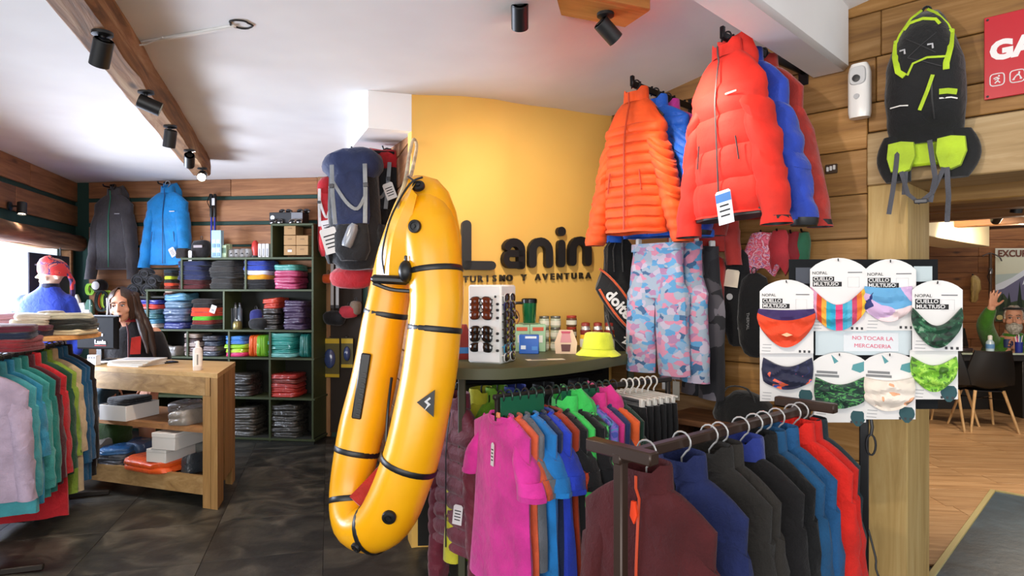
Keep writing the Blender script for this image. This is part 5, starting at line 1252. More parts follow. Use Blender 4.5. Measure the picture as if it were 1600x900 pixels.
part('white_sticker', MB().box((.005, -.022, .255), (.055, .003, .018), .001), plain('c9cacd', .7), mo); part('white_sticker', MB().box((.04, -.022, .205), (.055, .003, .020), .001), plain('d5d5d8', .7), mo); part('red_line', MB().box((.045, -.022, .124), (.10, .003, .004), .001), plain('b33a36', .7), mo)
p = on_till(147, .12, ZCT); b = thing('card_terminal', 'small white box with printed rings on the till counter', 'box', p, cA + .2)
part('body', MB().box((0, 0, .038), (.075, .045, .075), .004), plain('d9d7d4', .5), b)
for k in (-1, 0, 1): part('print', MB().lathe([(.008, 0), (.008, .001)], 12), plain('77777a', .7), b, (k * .021, -.023, .058), (pi / 2, 0, 0))
p = on_till(140, .25, ZCT); 
for k in range(5): solo('paper_sheet', ['lowest loose paper by the monitor', 'second loose paper from the bottom by the monitor', 'middle loose paper by the monitor', 'fourth loose paper from the bottom by the monitor', 'top loose paper by the monitor'][k] + ' on the till counter', 'paper', MB().box((0, 0, .0012), (.20, .15, .0022), .0005), plain('d8d3cc', .8), (p.x + .02 * k - .03, p.y - .015 * (k % 3), ZCT + .0025 * k), .3 * k)
p = on_till(213, .35, ZCT)
for k in range(4):
    mg_ = thing('magazine', ['lowest', 'second lowest', 'second highest', 'top'][k] + ' magazine in the pale pile in the middle of the till counter', 'magazine', (p.x + .006 * k, p.y, ZCT + .011 * k), cA + .12 * k)
    part('cover', MB().box((0, 0, .0052), (.30, .22, .0095), .001), plain('d6d2cb', .5), mg_); 
    if k == 3: part('print', MB().box((.0, .02, .0103), (.2, .1, .0006)), plain('a9a9ae', .6), mg_)
p = on_till(259, .62, ZCT); ph = thing('phone', 'black phone lying near the pale magazines', 'phone', p, cA - .3); part('body', MB().box((0, 0, .006), (.085, .15, .011), .004), BLACK, ph); part('screen', MB().box((0, 0, .0122), (.075, .135, .0006)), plain('08080a', .08), ph)
p = on_till(309, .17, ZCT); sb = thing('spray_bottle', 'white pump spray bottle on the right end of the till counter', 'bottle', p, 0)
part('body', MB().lathe([(.028, 0), (.030, .006), (.030, .135), (.024, .152), (.013, .158)], 20), plain('e2d9d3', .35), sb); part('collar', MB().lathe([(.014, .156), (.014, .172), (.008, .174)], 14), WHITE, sb); part('nozzle', MB().lathe([(.011, .174), (.012, .192), (.008, .2)], 14).box((-.012, 0, .19), (.02, .01, .01), .002), WHITE, sb)
part('paper_label', MB().lathe([(.0305, .03), (.0305, .12)], 20, cap=False), plain('efeae4', .6), sb); part('print', MB().box((.012, -.029, .075), (.008, .004, .07)), plain('8b8580', .7), sb)
# middle shelf
ZM = .527
p = on_till(203, .22, ZM); wb = thing('open_box', 'open white carton full of dark stock on the middle shelf of the till counter', 'carton', p, cA + .05)
bw_, bd_, bh_ = .235, .28, .105
part('base', MB().box((0, 0, .003), (bw_, bd_, .005)), plain('e5e3e0', .6), wb)
for s in (-1, 1): part('side', MB().box((s * bw_ / 2, 0, bh_ / 2), (.004, bd_, bh_), .001), plain('e5e3e0', .6), wb); part('side', MB().box((0, s * bd_ / 2, bh_ / 2), (bw_, .004, bh_), .001), plain('e5e3e0', .6), wb)
for k in range(4): fold_thing('folded_garment', 'dark folded garment inside the white carton on the till shelf, ' + ['lowest', 'second from bottom', 'second from top', 'topmost'][k], 'folded clothes', (p.x, p.y, ZM + .008 + .034 * k), cA, cloth('16181f', .9), .2, .24, .036, 'garments in the white carton')
p = on_till(300, .25, ZM); fold_thing('plastic_bag', 'clear plastic bag at the right end of the middle till shelf', 'bag', (p.x, p.y, ZM), cA, bagged('8d857c'), .18, .3, .10)
p = on_till(290, .75, ZM); fold_thing('plastic_bag', 'grey plastic bag at the back of the middle till shelf', 'bag', (p.x, p.y, ZM), cA, bagged('6b625c'), .2, .2, .07)
p = on_till(155, .25, ZM); 
for k, (c_, z) in enumerate((('9a9aa0', 0), ('2c3c6a', .02), ('5a5a60', .04))): fold_thing('brochure', ['pale', 'blue', 'grey'][k] + ' brochures at the left of the middle till shelf', 'brochure', (p.x + .02 * k, p.y, ZM + z), cA + .2, plain(c_, .4, 0, .8), .22, .26, .02)
p = on_till(150, .7, ZM); fold_thing('folded_garment', 'green and blue folded garment behind the brochures', 'folded clothes', (p.x, p.y, ZM), cA, cloth('1f3d4a'), .3, .2, .14)
# bottom shelf
ZB = .187
p = on_till(255, .28, ZB); fold_thing('orange_bag', 'crumpled orange plastic bag under the white cartons', 'bag', (p.x, p.y, ZB), cA, bagged('ea5a18'), .42, .36, .075)
p = on_till(268, .22, ZB + .078); b = thing('white_carton', 'lower small white carton on the orange bag', 'carton', p, cA + .06); part('box', MB().box((0, 0, .045), (.165, .27, .088), .003), plain('e0deda', .6), b); part('lid_seam', MB().box((0, -.0006, .07), (.167, .272, .002)), plain('b5b3ae', .7), b)
p = on_till(289, .33, ZB + .168); b = thing('white_carton', 'upper larger white carton stacked crookedly on the lower one', 'carton', p, cA + .1); part('box', MB().box((0, 0, .055), (.185, .40, .105), .003), plain('d9d7d4', .6), b); part('lid', MB().box((0, 0, .100), (.189, .404, .03), .003), plain('e4e2df', .6), b)
p = on_till(185, .2, ZB)
for k, (c_, w_) in enumerate((('3b3f4a', .24), ('4a4f58', .22), ('1e5f9a', .19))): fold_thing('blue_packet', ['grey packet at the bottom of the pile on the lower till shelf', 'dark packet in the middle of the pile on the lower till shelf', 'bright blue packet on top of the pile on the lower till shelf'][k], 'packet', (p.x, p.y, ZB + .042 * k), cA + .3 * k, bagged(c_), w_, .2, .042)
p = on_till(222, .5, ZB); fold_thing('plastic_bag', 'bluish clear plastic bag between the blue packet and the orange bag', 'bag', (p.x, p.y, ZB), cA, bagged('3f5c80'), .16, .2, .13)
p = on_till(160, .18, ZB); fold_thing('brochure', 'leaning pale brochures at the left of the lower till shelf', 'brochure', (p.x, p.y, ZB), cA + .5, plain('b9b2a8', .4, 0, .8), .05, .24, .17)
p = on_till(170, .75, ZB); fold_thing('folded_garment', 'green folded garment at the back of the lower till shelf', 'folded clothes', (p.x, p.y, ZB), cA, cloth('35521f'), .3, .2, .22)
p = on_till(318, .28, ZB); fold_thing('plastic_bag', 'dark clear bag squeezed beside the right leg of the till counter', 'bag', (p.x - .03, p.y, ZB), cA, bagged('2c343c'), .09, .25, .12)
# ---------------------------------------------------------------- left clothes rack with round trays
l0, l1 = Vector((-2.66, 3.18, 0)), Vector((-3.09, 4.42, 0)); ZL = 1.075
lr, uL, lL = rack('clothes_rack', 'dark metal rack of fleeces at the left edge under round wooden trays', l0, l1, ZL, bar=.1, foot=.55, cross=False, sq=.028)
rzL = atan2(uL.y, uL.x) - pi / 2 + .06
left = [('pale lilac fleece, front-most on the left rack', 'b3a2b8', .64, .54), ('light aqua fleece behind the lilac one on the left rack', '4ba3ad', .74, .55), ('turquoise blue top second from the front of the left rack', '2f8fb4', .72, .36),
        ('aqua green fleece third from the front of the left rack', '3f9c9a', .72, .56), ('teal green fleece in front of the red ones on the left rack', '1f7a74', .72, .56), ('dark maroon fleece in the middle of the left rack', '4b1420', .70, .56),
        ('bright red fleece with long hem in the middle of the left rack', 'b8222c', .92, .56), ('dark green fleece behind the red one on the left rack', '1d4a35', .7, .56), ('lime green and cream top behind the dark green fleece', '86a53c', .84, .5),
        ('cream top behind the lime green one', 'cdb894', .86, .5), ('petrol blue fleece near the far end of the left rack', '1c567f', .82, .60), ('steel blue fleece at the far end of the left rack, before the black one', '235f8c', .84, .60), ('black brown jacket last at the far end of the left rack', '1d1716', .84, .62)]
for i, (lb, c_, L_, s_) in enumerate(left):
    rack_item(l0, uL, ZL, .05 + i * .098, lb, cloth(c_, .9, .15, 180, .4), rzL + .04 * sin(i * 2.1), hm=BLACK, dr=.06, r=.02, nm='fleece', cat='fleece', hl='black hanger under the ' + lb.split(' on the')[0].split(',')[0].split(' in the')[0].split(' at the')[0],
              L=L_, w=.20, t=.042, sl=s_, r0=.072, r1=.046, spread=.045, collar='stand', seed=60 + i, slope=.085)
TRAY = wood('a8743e', 'c58d52', 'd9a96c', .45)
def tray(label, c, r, z):
    t = thing('display_tray', label, 'tray', (c.x, c.y, z)); part('disc', MB().lathe([(r * .98, 0), (r, .004), (r, .024), (r * .98, .028)], 40), TRAY, t)
    part('post', MB().box((0, 0, -(z - .0) / 2), (.03, .03, z), .003), BLACKM, t); part('foot', MB().lathe([(.16, -z), (.16, -z + .012), (.02, -z + .02)], 20), BLACKM, t); return t
T1 = Vector((-3.12, 4.12, 0)); T2 = Vector((-3.12, 3.42, 0)); z1, z2 = 1.125, 1.115
tray('round wooden tray on a post, holding caps beside the monitor', T1 + Vector((.05, 0, 0)), .36, z1); tray('round wooden tray on a post at the left edge, holding knitwear', T2, .36, z2)
def capstack(base, z, items, w, d, tag_):
    for k, (c_, nm) in enumerate(items):
        fold_thing('folded_hat', f'{nm}, {ORD[len(items) - 1 - k] if len(items) - 1 - k else "topmost"} of the {tag_}'.replace(' of the first tray', ''), 'hat', (base.x + .008 * sin(k * 2), base.y, z), .2 * k, cloth(c_, .9), w - .01 * (k % 2), d, .036); z += .033
    return z
zt = z1 + .029
capstack(P(110, 0, 4.1), zt, [('d8c7a0', 'cream folded cap'), ('23261f', 'black folded cap'), ('2c2c28', 'dark green folded cap'), ('c9c2a8', 'pale folded cap')], .28, .22, 'cap pile at the right of the first tray')
capstack(P(52, 0, 3.95), zt, [('20203a', 'navy folded beanie'), ('5a2030', 'plum folded beanie'), ('d9cdb4', 'cream fleece hat'), ('e6dcc8', 'ivory fleece hat')], .20, .18, 'pile in the middle of the first tray')
capstack(P(10, 0, 4.05), zt, [('1c2544', 'navy folded scarf'), ('4a2444', 'purple folded scarf'), ('c99aa6', 'pink folded scarf'), ('d9a9b8', 'light pink folded scarf')], .24, .2, 'pile at the left of the first tray')
zz2 = z2 + .029
capstack(P(18, 0, 3.32), zz2 - .02, [('7a1c26', 'wine red folded jumper'), ('8e2a30', 'red folded jumper'), ('1d2a44', 'navy folded jumper'), ('5a1f30', 'maroon folded jumper')], .22, .24, 'jumper pile on the left edge tray')
c = P(80, 0, 4.18); cp = thing('cap', 'beige cap standing on the cap pile in front of the blue bust', 'cap', (c.x, c.y, zt + .03), .3)
part('crown', MB().loft([[(.095 * e * sg(cos(a), .8), .075 * e * sg(sin(a), .8), z) for a in [2 * pi * j / 20 for j in range(20)]] for z, e in ((0, 1), (.05, 1.0), (.09, .92), (.115, .7), (.12, .3))]), cloth('b8a890', .85), cp); part('peak', MB().loft([[(.08 * cos(a), -.06 - .075 * sin(a) * e, z) for a in [pi * j / 10 for j in range(11)]] for z, e in ((.0, 1), (.006, 1))], True, True), cloth('a8977c', .85), cp)
# ---------------------------------------------------------------- blue jacketed bust by the window
c = P(72, 505, 5.25); bu = thing('mannequin', 'headed bust in a blue jacket and red patterned cap by the bright window', 'mannequin', (c.x, c.y, .0), .25)
zs_ = zat(462, 5.25)
m = MB(); rg = []
for z, w_, dp, ox in ((.9, .15, .11, 0), (1.05, .185, .12, 0), (zs_ - .16, .205, .125, 0), (zs_ - .06, .20, .115, 0), (zs_ - .0, .15, .095, .01), (zs_ + .05, .085, .075, .02), (zs_ + .085, .062, .062, .025)):
    rg.append([(ox + w_ * sg(cos(a), .8), dp * sg(sin(a), .85), z) for a in [2 * pi * j / 24 for j in range(24)]])
m.loft(rg)
for s in (-1, 1): limb(m, [(s * .155, 0, zs_ - .05), (s * .215, .02, zs_ - .25), (s * .21, .03, zs_ - .46)], [.065, .058, .045])
me = remesh(m, .012, 5); me.materials.append(cloth('2a46c0', .7)); part('jacket', me, None, bu)
part('collar', MB().loft([[(.025 + .066 * e * cos(a), .066 * e * sin(a), zs_ + z) for a in [2 * pi * j / 20 for j in range(20)]] for z, e in ((.045, 1.1), (.10, 1.0), (.10, .9))], False, False), cloth('151a38', .8), bu)
part('elbow_panel', MB().ball((-.225, -.02, zs_ - .22), (.035, .06, .10), 12, 8), cloth('8d93a8', .8), bu)
m = MB(); Hb = RT((.05, -.01, zs_ + .185), -.9, .1, .15, 1.05); head_shapes(m, Hb); limb(m, [(.03, 0, zs_ + .03), (.04, 0, zs_ + .12)], [.05, .05]); me = remesh(m, .008); me.materials.append(plain('d8b8a2', .6)); part('head', me, None, bu)
part('cap', MB().loft([[(x, y + .01, z) for x, y, z in [(.088 * e * cos(a), .106 * e * sin(a), zz + .02 * sin(a) * -1) for a in [2 * pi * j / 24 for j in range(24)]]] for zz, e in ((-.01, 1.0), (.02, 1.02), (.06, .98), (.095, .80), (.115, .5), (.122, .2))]).xf(Hb), blotch([(0, 'd8383c'), (.5, 'e2504a'), (.56, '4a2f66'), (.64, 'e87a6a')], 14, .7, 'noise', dist=1.), bu)
part('cap_tail', MB().tube([Hb @ Vector(q_) for q_ in ((.05, .09, -.0), (.07, .11, -.07), (.09, .10, -.16), (.12, .08, -.24))], [.03, .034, .03, .012], 10, flat=.5), blotch([(0, '33245a'), (.5, '4a2f66'), (.55, 'd8383c')], 16, .7, 'noise', dist=1.), bu)
part('pedestal', MB().lathe([(.14, .0), (.14, .02), (.03, .03), (.03, .9)], 18), DARKGREY, bu)
# dark board in the window, strap lamp, wall spot
q1_, q2_ = P(41, 0, 5.36), P(108, 0, 6.22)
bd_o = Vector((.07, .02)); dl = hypot(q2_.x - q1_.x, q2_.y - q1_.y)
nb = thing('notice_board', 'dark board leaning in the bright window behind the blue bust', 'board', (q1_.x + .02, q1_.y, 1.27), atan2(q2_.y - q1_.y, q2_.x - q1_.x))
part('panel', MB().box((dl / 2 - .03, 0, .22), (dl - .06, .015, .52), .003), plain('1c1e2b', .6), nb)
for x, z in ((.12, .38), (.5, .1), (.32, -.02), (.85, .3)): part('pin', MB().ball((x * .8, -.012, z), .007, 8, 6), plain('b9bcc4', .4), nb)
part('cable', MB().tube(spline([(dl * .62, -.03, .55), (dl * .64, -.03, .4), (dl * .60, -.03, .22), (dl * .66, -.03, .10)], 5), .006, 6), BLACK, nb)

# ---------------------------------------------------------------- shelving on the back wall
OUT = .33
def BX(p, out=OUT): return BW(p, out)[1]
def bz_(p, y, out=OUT): return zat(y, BW(p, out)[0].y)
SG = plain('3b4527', .6); SIN = plain('1a1c14', .8)
su = thing('shelving_unit', 'dark green open shelving unit stacked with folded clothes on the back wall', 'shelves', (BA.x, BA.y, 0), B_ANG)
def sh_board(p0, p1, y, th=.02, out=OUT):
    x0, x1 = BX(p0, out), BX(p1, out); z = bz_((p0 + p1) / 2, y, out)
    part('shelf', MB().box(((x0 + x1) / 2, -(out + .02) / 2, z - th / 2), (x1 - x0, out - .024, th), .002), SG, su); return z
def sh_up(p, y0, y1, th=.02, out=OUT):
    x = BX(p, out); z0, z1 = bz_(p, y1, out), bz_(p, y0, out)
    part('upright', MB().box((x, -(out + .02) / 2, (z0 + z1) / 2), (th, out - .03, z1 - z0), .002), SG, su)
zA = sh_board(282, 490, 402); zBb = sh_board(226, 490, 452); zCc = sh_board(226, 490, 515); zD = sh_board(226, 491, 558); zE = sh_board(226, 492, 620); zF = sh_board(226, 492, 683); zT = sh_board(423, 489, 349)
for p, a, b in ((283, 402, 452), (383, 402, 452), (488, 349, 690), (349, 452, 515), (292, 515, 558), (357, 515, 558), (421, 515, 690), (424, 349, 402), (229, 452, 690), (357, 558, 690)): sh_up(p, a, b)
part('plinth', MB().box(((BX(229) + BX(490)) / 2, -.18, .03), (BX(490) - BX(229), .28, .06)), SIN, su)
part('back_panel', MB().box(((BX(229) + BX(490)) / 2, -.03, .8), (BX(490) - BX(229), .008, 1.6)), SIN, su)
def pos(p, z, out=.17): q, _ = BW(p, out); return Vector((q.x, q.y, z))
def stack(p0, p1, z, ytop, cols, what, where, bag=False, out=.18, d=.27):
    """cols run from the bottom up as (hex, colour word)"""
    ztop = bz_((p0 + p1) / 2, ytop); n = len(cols); h = (ztop - z) / n; w = (BX(p1) - BX(p0)) * .97
    for k, (c_, word) in enumerate(cols):
        nth = 'topmost' if k == n - 1 else ('lowest' if k == 0 else ORD[n - 1 - k])
        b = bag[k] if isinstance(bag, (list, tuple)) else bag
        ps = pos((p0 + p1) / 2, z + .001 + h * k, out)
        fold_thing('folded_garment', f'{word} folded {what}, {nth} of the {where}'.replace(' in the ', ', ').replace(' compartment', '').replace('white and blue', 'white-blue'), 'folded clothes', ps, B_ANG, bagged(c_) if b else cloth(c_, .85, .2, 200, .3), w * (1 - .04 * (SEED[0] % 3)), d, h * .99, where)
N1, N2 = ('28305a', 'navy'), ('202a52', 'dark navy')
stack(286, 333, zA - .315 + .0, 408, [('551c22', 'maroon'), ('5e2025', 'wine red'), N1, N2, N1, N2], 'sweater', 'navy stack on the top compartment') if False else None
z0 = zBb
stack(286, 333, z0, 408, [('5a1d22', 'maroon'), ('4e1a20', 'wine red'), N1, N2, N1, N2], 'sweater', 'navy stack in the upper left compartment')
stack(335, 380, z0, 407, [('2e2d2c', 'charcoal'), ('34312f', 'charcoal'), ('2a2928', 'charcoal'), ('312f2d', 'charcoal'), ('2c2b2a', 'charcoal')], 'sweater', 'charcoal stack in the upper left compartment')
stack(387, 431, z0, 407, [('151517', 'black'), ('17171a', 'black'), ('e0a020', 'amber yellow'), ('c8cfe0', 'white and blue'), ('2f49b0', 'blue'), ('2a40a2', 'deep blue')], 'top', 'blue and yellow stack in the upper right compartment', [0, 0, 0, 1, 0, 0])
stack(434, 477, z0, 413, [('b23a68', 'magenta'), ('a82f5c', 'magenta'), ('ad3560', 'magenta'), ('3f8f86', 'teal')], 'top', 'magenta stack in the upper right compartment', True)
z0 = zCc
stack(224, 262, z0, 468, [('cfc6b8', 'white'), ('3f7f9a', 'blue-grey'), ('3a6f74', 'teal'), ('466f7a', 'slate teal'), ('e0483a', 'coral red'), ('3a3f9c', 'violet blue')], 'top', 'mixed stack nearest the woman', True)
stack(264, 306, z0, 459, [('2a3580', 'navy'), ('45587c', 'slate blue'), ('4a6080', 'slate blue'), ('5f7f98', 'light slate'), ('5f9cc0', 'sky blue')], 'top', 'slate blue stack in the second row', True)
stack(307, 347, z0, 468, [('1d1f24', 'black'), ('7a2018', 'dark red'), ('5fc42c', 'bright green'), ('e8401f', 'bright red'), ('ee4a24', 'scarlet'), ('231d1c', 'black'), ('2a2422', 'dark brown')], 'top', 'red and green stack in the second row')
tk = pos(333, bz_(333, 483), OUT + .01); pt_ = thing('price_card', 'white price card hanging on the dark top of the red and green stack', 'tag', tk, B_ANG, rot=(0, .35, B_ANG)); part('card', MB().box((0, 0, 0), (.055, .002, .075), .001), PAPER, pt_); part('print', MB().box((0, -.0015, -.01), (.03, .0008, .02)), plain('8f8f90', .7), pt_)
for k, p in enumerate((360, 368, 375)):
    b = thing('clear_bottle', f'{["left","middle","right"][k]} clear plastic bottle in the third row cubby', 'bottle', pos(p, z0, .2), B_ANG); part('body', MB().lathe([(.022, 0), (.024, .02), (.024, .19), (.012, .21), (.012, .23)], 12), plain('59626e', .15, 0, 1), b); part('cap', MB().lathe([(.014, .23), (.014, .25)], 12), BLACK, b)
b = thing('gas_canister', 'small gold gas canister before the clear bottles', 'canister', pos(371, z0, .3), B_ANG); part('body', MB().lathe([(.038, 0), (.042, .01), (.042, .06), (.03, .078), (.012, .082)], 18), plain('8f8454', .3, .6), b); part('valve', MB().lathe([(.01, .08), (.01, .095)], 10), STEEL, b)
b = pouch('navy_pouch', 'navy blue zip pouch leaning in the second row right compartment', 'pouch', pos(400, bz_(400, 484), .28), B_ANG + .1, cloth('232a78', .7), .055, .17, .04, 8)
b = pouch('black_pouch', 'round black pouch in front of the purple bags', 'pouch', pos(404, z0 + .105, .30), B_ANG, cloth('17181c', .7), .09, .10, .05, 9)
b = thing('red_packet', 'small red packet standing beside the navy pouch', 'packet', pos(413, z0, .25), B_ANG); part('body', MB().box((0, 0, .065), (.05, .04, .13), .006), cloth('a8261c', .7), b); part('flap', MB().box((0, -.022, .11), (.05, .004, .03), .001), cloth('7d1c14', .7), b)
stack(418, 446, z0, 466, [('2d2a28', 'dark'), ('35302c', 'dark'), ('2d2a28', 'dark'), ('352f2c', 'dark brown'), ('c2402e', 'red'), ('c9452f', 'red')], 'bagged top', 'red-topped stack in the second row', True)
stack(449, 486, z0, 470, [('3f2a4e', 'purple')] * 5, 'bagged top', 'purple stack in the second row', True)
z0 = zD
for k, (p, c_) in enumerate(((233, '8f8a84'), (250, 'a39a94'), (262, '98928c'), (278, '8a857f'))):
    fold_thing('brochure_pile', ['far left', 'second', 'third', 'right-hand'][k] + ' glossy brochure pile in the third row, left compartment', 'brochure', pos(p, z0, .2), B_ANG, bagged(c_), .15, .22, .07 + .015 * (k % 2))
stack(297, 324, z0, 522, [('9a8a80', 'pale'), ('6a5450', 'brown'), ('b0a098', 'pale'), ('4a3a3a', 'dark'), ('a8988c', 'beige')], 'bagged sock pack', 'pale stack in the third row', True)
stack(326, 354, z0, 525, [('2a3040', 'dark blue'), ('6a5a5a', 'grey'), ('2c3444', 'dark blue'), ('3a3a40', 'dark grey')], 'bagged sock pack', 'dark stack in the third row', True)
stack(359, 396, z0, 526, [('e2407a', 'hot pink'), ('b4d82c', 'lime yellow'), ('98d02c', 'lime green'), ('3a78c8', 'blue'), ('3f84d2', 'bright blue')], 'T-shirt', 'lime and blue stack in the third row', True)
def upright_folds(p0, n, y, z, col, words, where, dp):
    for k in range(n):
        ps = pos(p0 + dp * k, z, .2); h = bz_(p0, y) - z
        m = folded(.24, h, .042, 90 + k); m.xf(Matrix.Rotation(pi / 2, 4, 'X') @ Matrix.Rotation(pi / 2, 4, 'Y') if False else Matrix.Rotation(pi / 2, 4, 'Y'))
        m.v = [(x, y_, z_) for x, y_, z_ in m.v]
        # now thin in x, tall in z: swap depth and height
        m.v = [(x, z_, y_ + h / 2) for x, y_, z_ in m.v]
        solo('folded_garment', f'{words} T-shirt filed upright, {["first","second","third"][k]} from the left of the {where}', 'folded clothes', m, bagged(col), ps, B_ANG, where, ang=55)
upright_folds(399, 2, 524, z0, 'e8641f', 'orange folded', 'orange upright row', 7)
upright_folds(411, 2, 524, z0, '7fc42c', 'green folded', 'green upright row', 6)
stack(425, 471, z0, 521, [('7fc4c0', 'pale aqua'), ('2f9a90', 'teal'), ('2a9288', 'teal'), ('359e94', 'teal'), ('2f968c', 'teal'), ('5fb4ac', 'light teal')], 'T-shirt', 'teal stack in the third row', True)
upright_folds(477, 2, 522, z0, '1f7f7a', 'dark teal folded', 'teal upright row', 6)
stack(362, 405, zE, 586, [('35322e', 'dark grey')] * 4, 'bagged garment', 'dark stack in the fourth row', True)
stack(425, 475, zE, 586, [('c8382c', 'red'), ('c03a30', 'red'), ('b03630', 'red'), ('8a4038', 'dusty red'), ('b03028', 'dark red')], 'bagged garment', 'red stack in the fourth row', True)
stack(362, 412, zF, 638, [('4a463e', 'dark olive')] * 5, 'bagged garment', 'left stack in the bottom row', True)
stack(426, 478, zF, 634, [('3a3833', 'dark grey')] * 6, 'bagged garment', 'right stack in the bottom row', True)
# above the unit
z0 = zA
hb = pouch('helmet_bag', 'black padded bag with a grey patch on top of the shelving unit', 'bag', pos(315, z0 + .18, .2), B_ANG, cloth('1f1a1c', .8), .09, .18, .07, 4); part('patch', MB().box((.01, -.075, -.07), (.09, .004, .025), .001), plain('9a8f90', .6), hb)
price_tag(hb, (-.06, -.09, -.11), (.035, .10), None, bars=False)
fold_thing('folded_garment', 'dark folded garment under the tag at the left of the unit top', 'folded clothes', pos(291, z0, .18), B_ANG, cloth('2c2624'), .12, .2, .09)
db = thing('display_box', 'pale blue display box of small blister packs on the shelving unit', 'box', pos(340, z0, .26), B_ANG); hgt = bz_(340, 359) - z0
part('box', MB().box((0, 0, hgt / 2), (.098, .05, hgt), .002), plain('9fc4dc', .5), db)
for r_ in range(4):
    for c_ in range(2): part('blister', MB().box((-.022 + .044 * c_, -.026, .03 + .042 * r_), (.034, .006, .032), .002), plain('d5dde6', .3) if r_ % 2 else plain('5f86b4', .4), db)
for k, p in enumerate((352, 357)):
    b = thing('green_carton', f'{["left","right"][k]} pale green printed carton beside the blue display box', 'carton', pos(p, z0, .24 - .05 * k), B_ANG); part('box', MB().box((0, 0, .06), (.05, .05, .12 + .03 * k), .002), plain('a8bc9a', .6), b); part('print', MB().box((0, -.026, .07), (.04, .001, .05)), plain('55705a', .7), b)
for k, p in enumerate((366, 374, 383, 391)):
    b = thing('camp_pan', f'grey camping pan in clear wrap, {["first","second","third","last"][k]} from the left on the shelving unit', 'pan', pos(p, z0, .2), B_ANG, 'camping pans on the shelving unit'); part('pan', MB().lathe([(.05, 0), (.055, .01), (.055, .07 + .012 * (k % 2)), (.045, .085), (.02, .09)], 14).wob(.006, 18, k), bagged('6f6a66'), b); part('strap', MB().tube([(-.05, -.02, .03), (0, -.058, .04), (.05, -.02, .03)], .006, 5), BLACK, b)
b = thing('red_lantern', 'red gas lantern head on the shelving unit', 'lantern', pos(399, z0, .22), B_ANG); part('body', MB().lathe([(.02, 0), (.024, .05), (.035, .09), (.03, .14), (.012, .165)], 14), plain('c0342c', .4), b); part('base', MB().lathe([(.04, 0), (.04, .02)], 14), BLACK, b)
for k, p in enumerate((408, 414, 420)):
    b = thing('white_carton', f'{["left","middle","right"][k]} narrow white carton below the cardboard boxes', 'carton', pos(p, z0, .25), B_ANG); part('box', MB().box((0, 0, .065), (.03, .06, .13), .002), plain('dcd9d6', .5), b); part('print', MB().box((0, -.031, .05), (.014, .001, .07)), plain('8d8d92', .6), b)
CB = plain('a98458', .8); CBT = plain('8d6c46', .7)
for k, (p, y1_, y0_, wd) in enumerate(((459, 399, 384, .118), (478, 399, 384, .118), (459, 383.5, 368, .118), (478, 383.5, 368, .118), (459, 367.5, 351, .115))):
    zz = bz_(p, y1_, .25); hh = bz_(p, y0_, .25) - zz
    b = thing('cardboard_box', ['lower left', 'lower right', 'middle left', 'middle right', 'top'][k] + ' small cardboard box in the top cubby', 'box', pos(p, max(zz, zA + .001) if k < 2 else zz, .20), B_ANG, 'cardboard boxes in the top cubby')
    part('box', MB().box((0, 0, hh / 2), (wd, .16, hh - .002), .002), CB, b); part('slot', MB().box((0, -.081, hh * .62), (.04, .002, .012), .001), CBT, b)
    if k == 0: part('sticker', MB().box((.0, -.081, hh * .45), (.04, .001, .02)), PAPER, b)
zt_ = zT
b = thing('goggle_case', 'black case with a white emblem on top of the cubby', 'case', pos(452, zt_, .22), B_ANG); part('case', MB().box((0, 0, .055), (.33, .14, .11), .006), plain('1f1f22', .5), b); part('emblem', MB().lathe([(.022, 0), (.022, .002)], 14), plain('cfcfcf', .6), b, (-.13, -.072, .06), (pi / 2, 0, 0)); part('grey_side', MB().box((.11, -.071, .06), (.11, .002, .09)), plain('77777c', .6), b)
for k, (p, dz) in enumerate(((432, .0), (446, .0), (462, .0), (474, .0))):
    q_ = pos(p, zt_ + (.125 if k % 2 else .02), .31 if k % 2 == 0 else .22); shades(f'{["first","second","third","fourth"][k]} pair of sunglasses from the left around the black case', q_, B_ANG, LD_, 'sunglasses by the black case', plain(['4a3428', '2a2a2a', '8a6a4a', '1c1c1c'][k], .4), w=.13)
# ---------------------------------------------------------------- jackets, poles and small stock on the back wall
def wall_hook(label, p, y, out=.12):
    q, _ = BW(p, 0); z = zat(y, q.y); t = thing('wall_hook', label, 'hook', (q.x, q.y, z), B_ANG); part('arm', MB().tube([(0, -.02, 0), (0, -out - .02, 0), (0, -out - .03, .02)], .007, 6), BLACKM, t); part('plate', MB().box((0, -.026, 0), (.05, .008, .07), .002), BLACKM, t); return BW(p, out)[0].to_3d() + Vector((0, 0, z))
h = wall_hook('black wall hook under the ceiling holding the grey shell jacket', 178, 294)
hanger('black hanger holding the grey shell jacket on the back wall', h, B_ANG, BLACK, r=.016, drop=.06)
g = garment('shell_jacket', 'grey shell jacket with green zipper hanging on the back wall', 'jacket', h - Vector((0, 0, .085)), B_ANG, cloth('4c484b', .75), L=.74, w=.205, t=.07, sl=.72, slope=.10, collar='hood', zipm=plain('2f8a68', .5), spread=.09, r0=.085, r1=.055, seed=81, logo=plain('b9b9bd', .6), hemm=plain('6b6b70', .7), bend=-.03)
h = wall_hook('black wall hook under the ceiling holding the bright blue shell jacket', 262, 290)
hanger('clear hanger holding the bright blue shell jacket on the back wall', h, B_ANG, plain('9aa0a6', .2), r=.02, drop=.06)
g = garment('shell_jacket', 'bright blue shell jacket with white chest logo hanging on the back wall', 'jacket', h - Vector((0, 0, .085)), B_ANG, cloth('128bd6', .6), L=.72, w=.215, t=.07, sl=.62, slope=.10, collar='hood', zipm=plain('153a6a', .5), spread=.07, r0=.09, r1=.06, seed=82, logo=PAPER, pockets=True, bend=-.05)
price_tag(g, (.10, -.10, -.56), (.06, .09), plain('d9d2d8', .6), (0, -.5, 0))
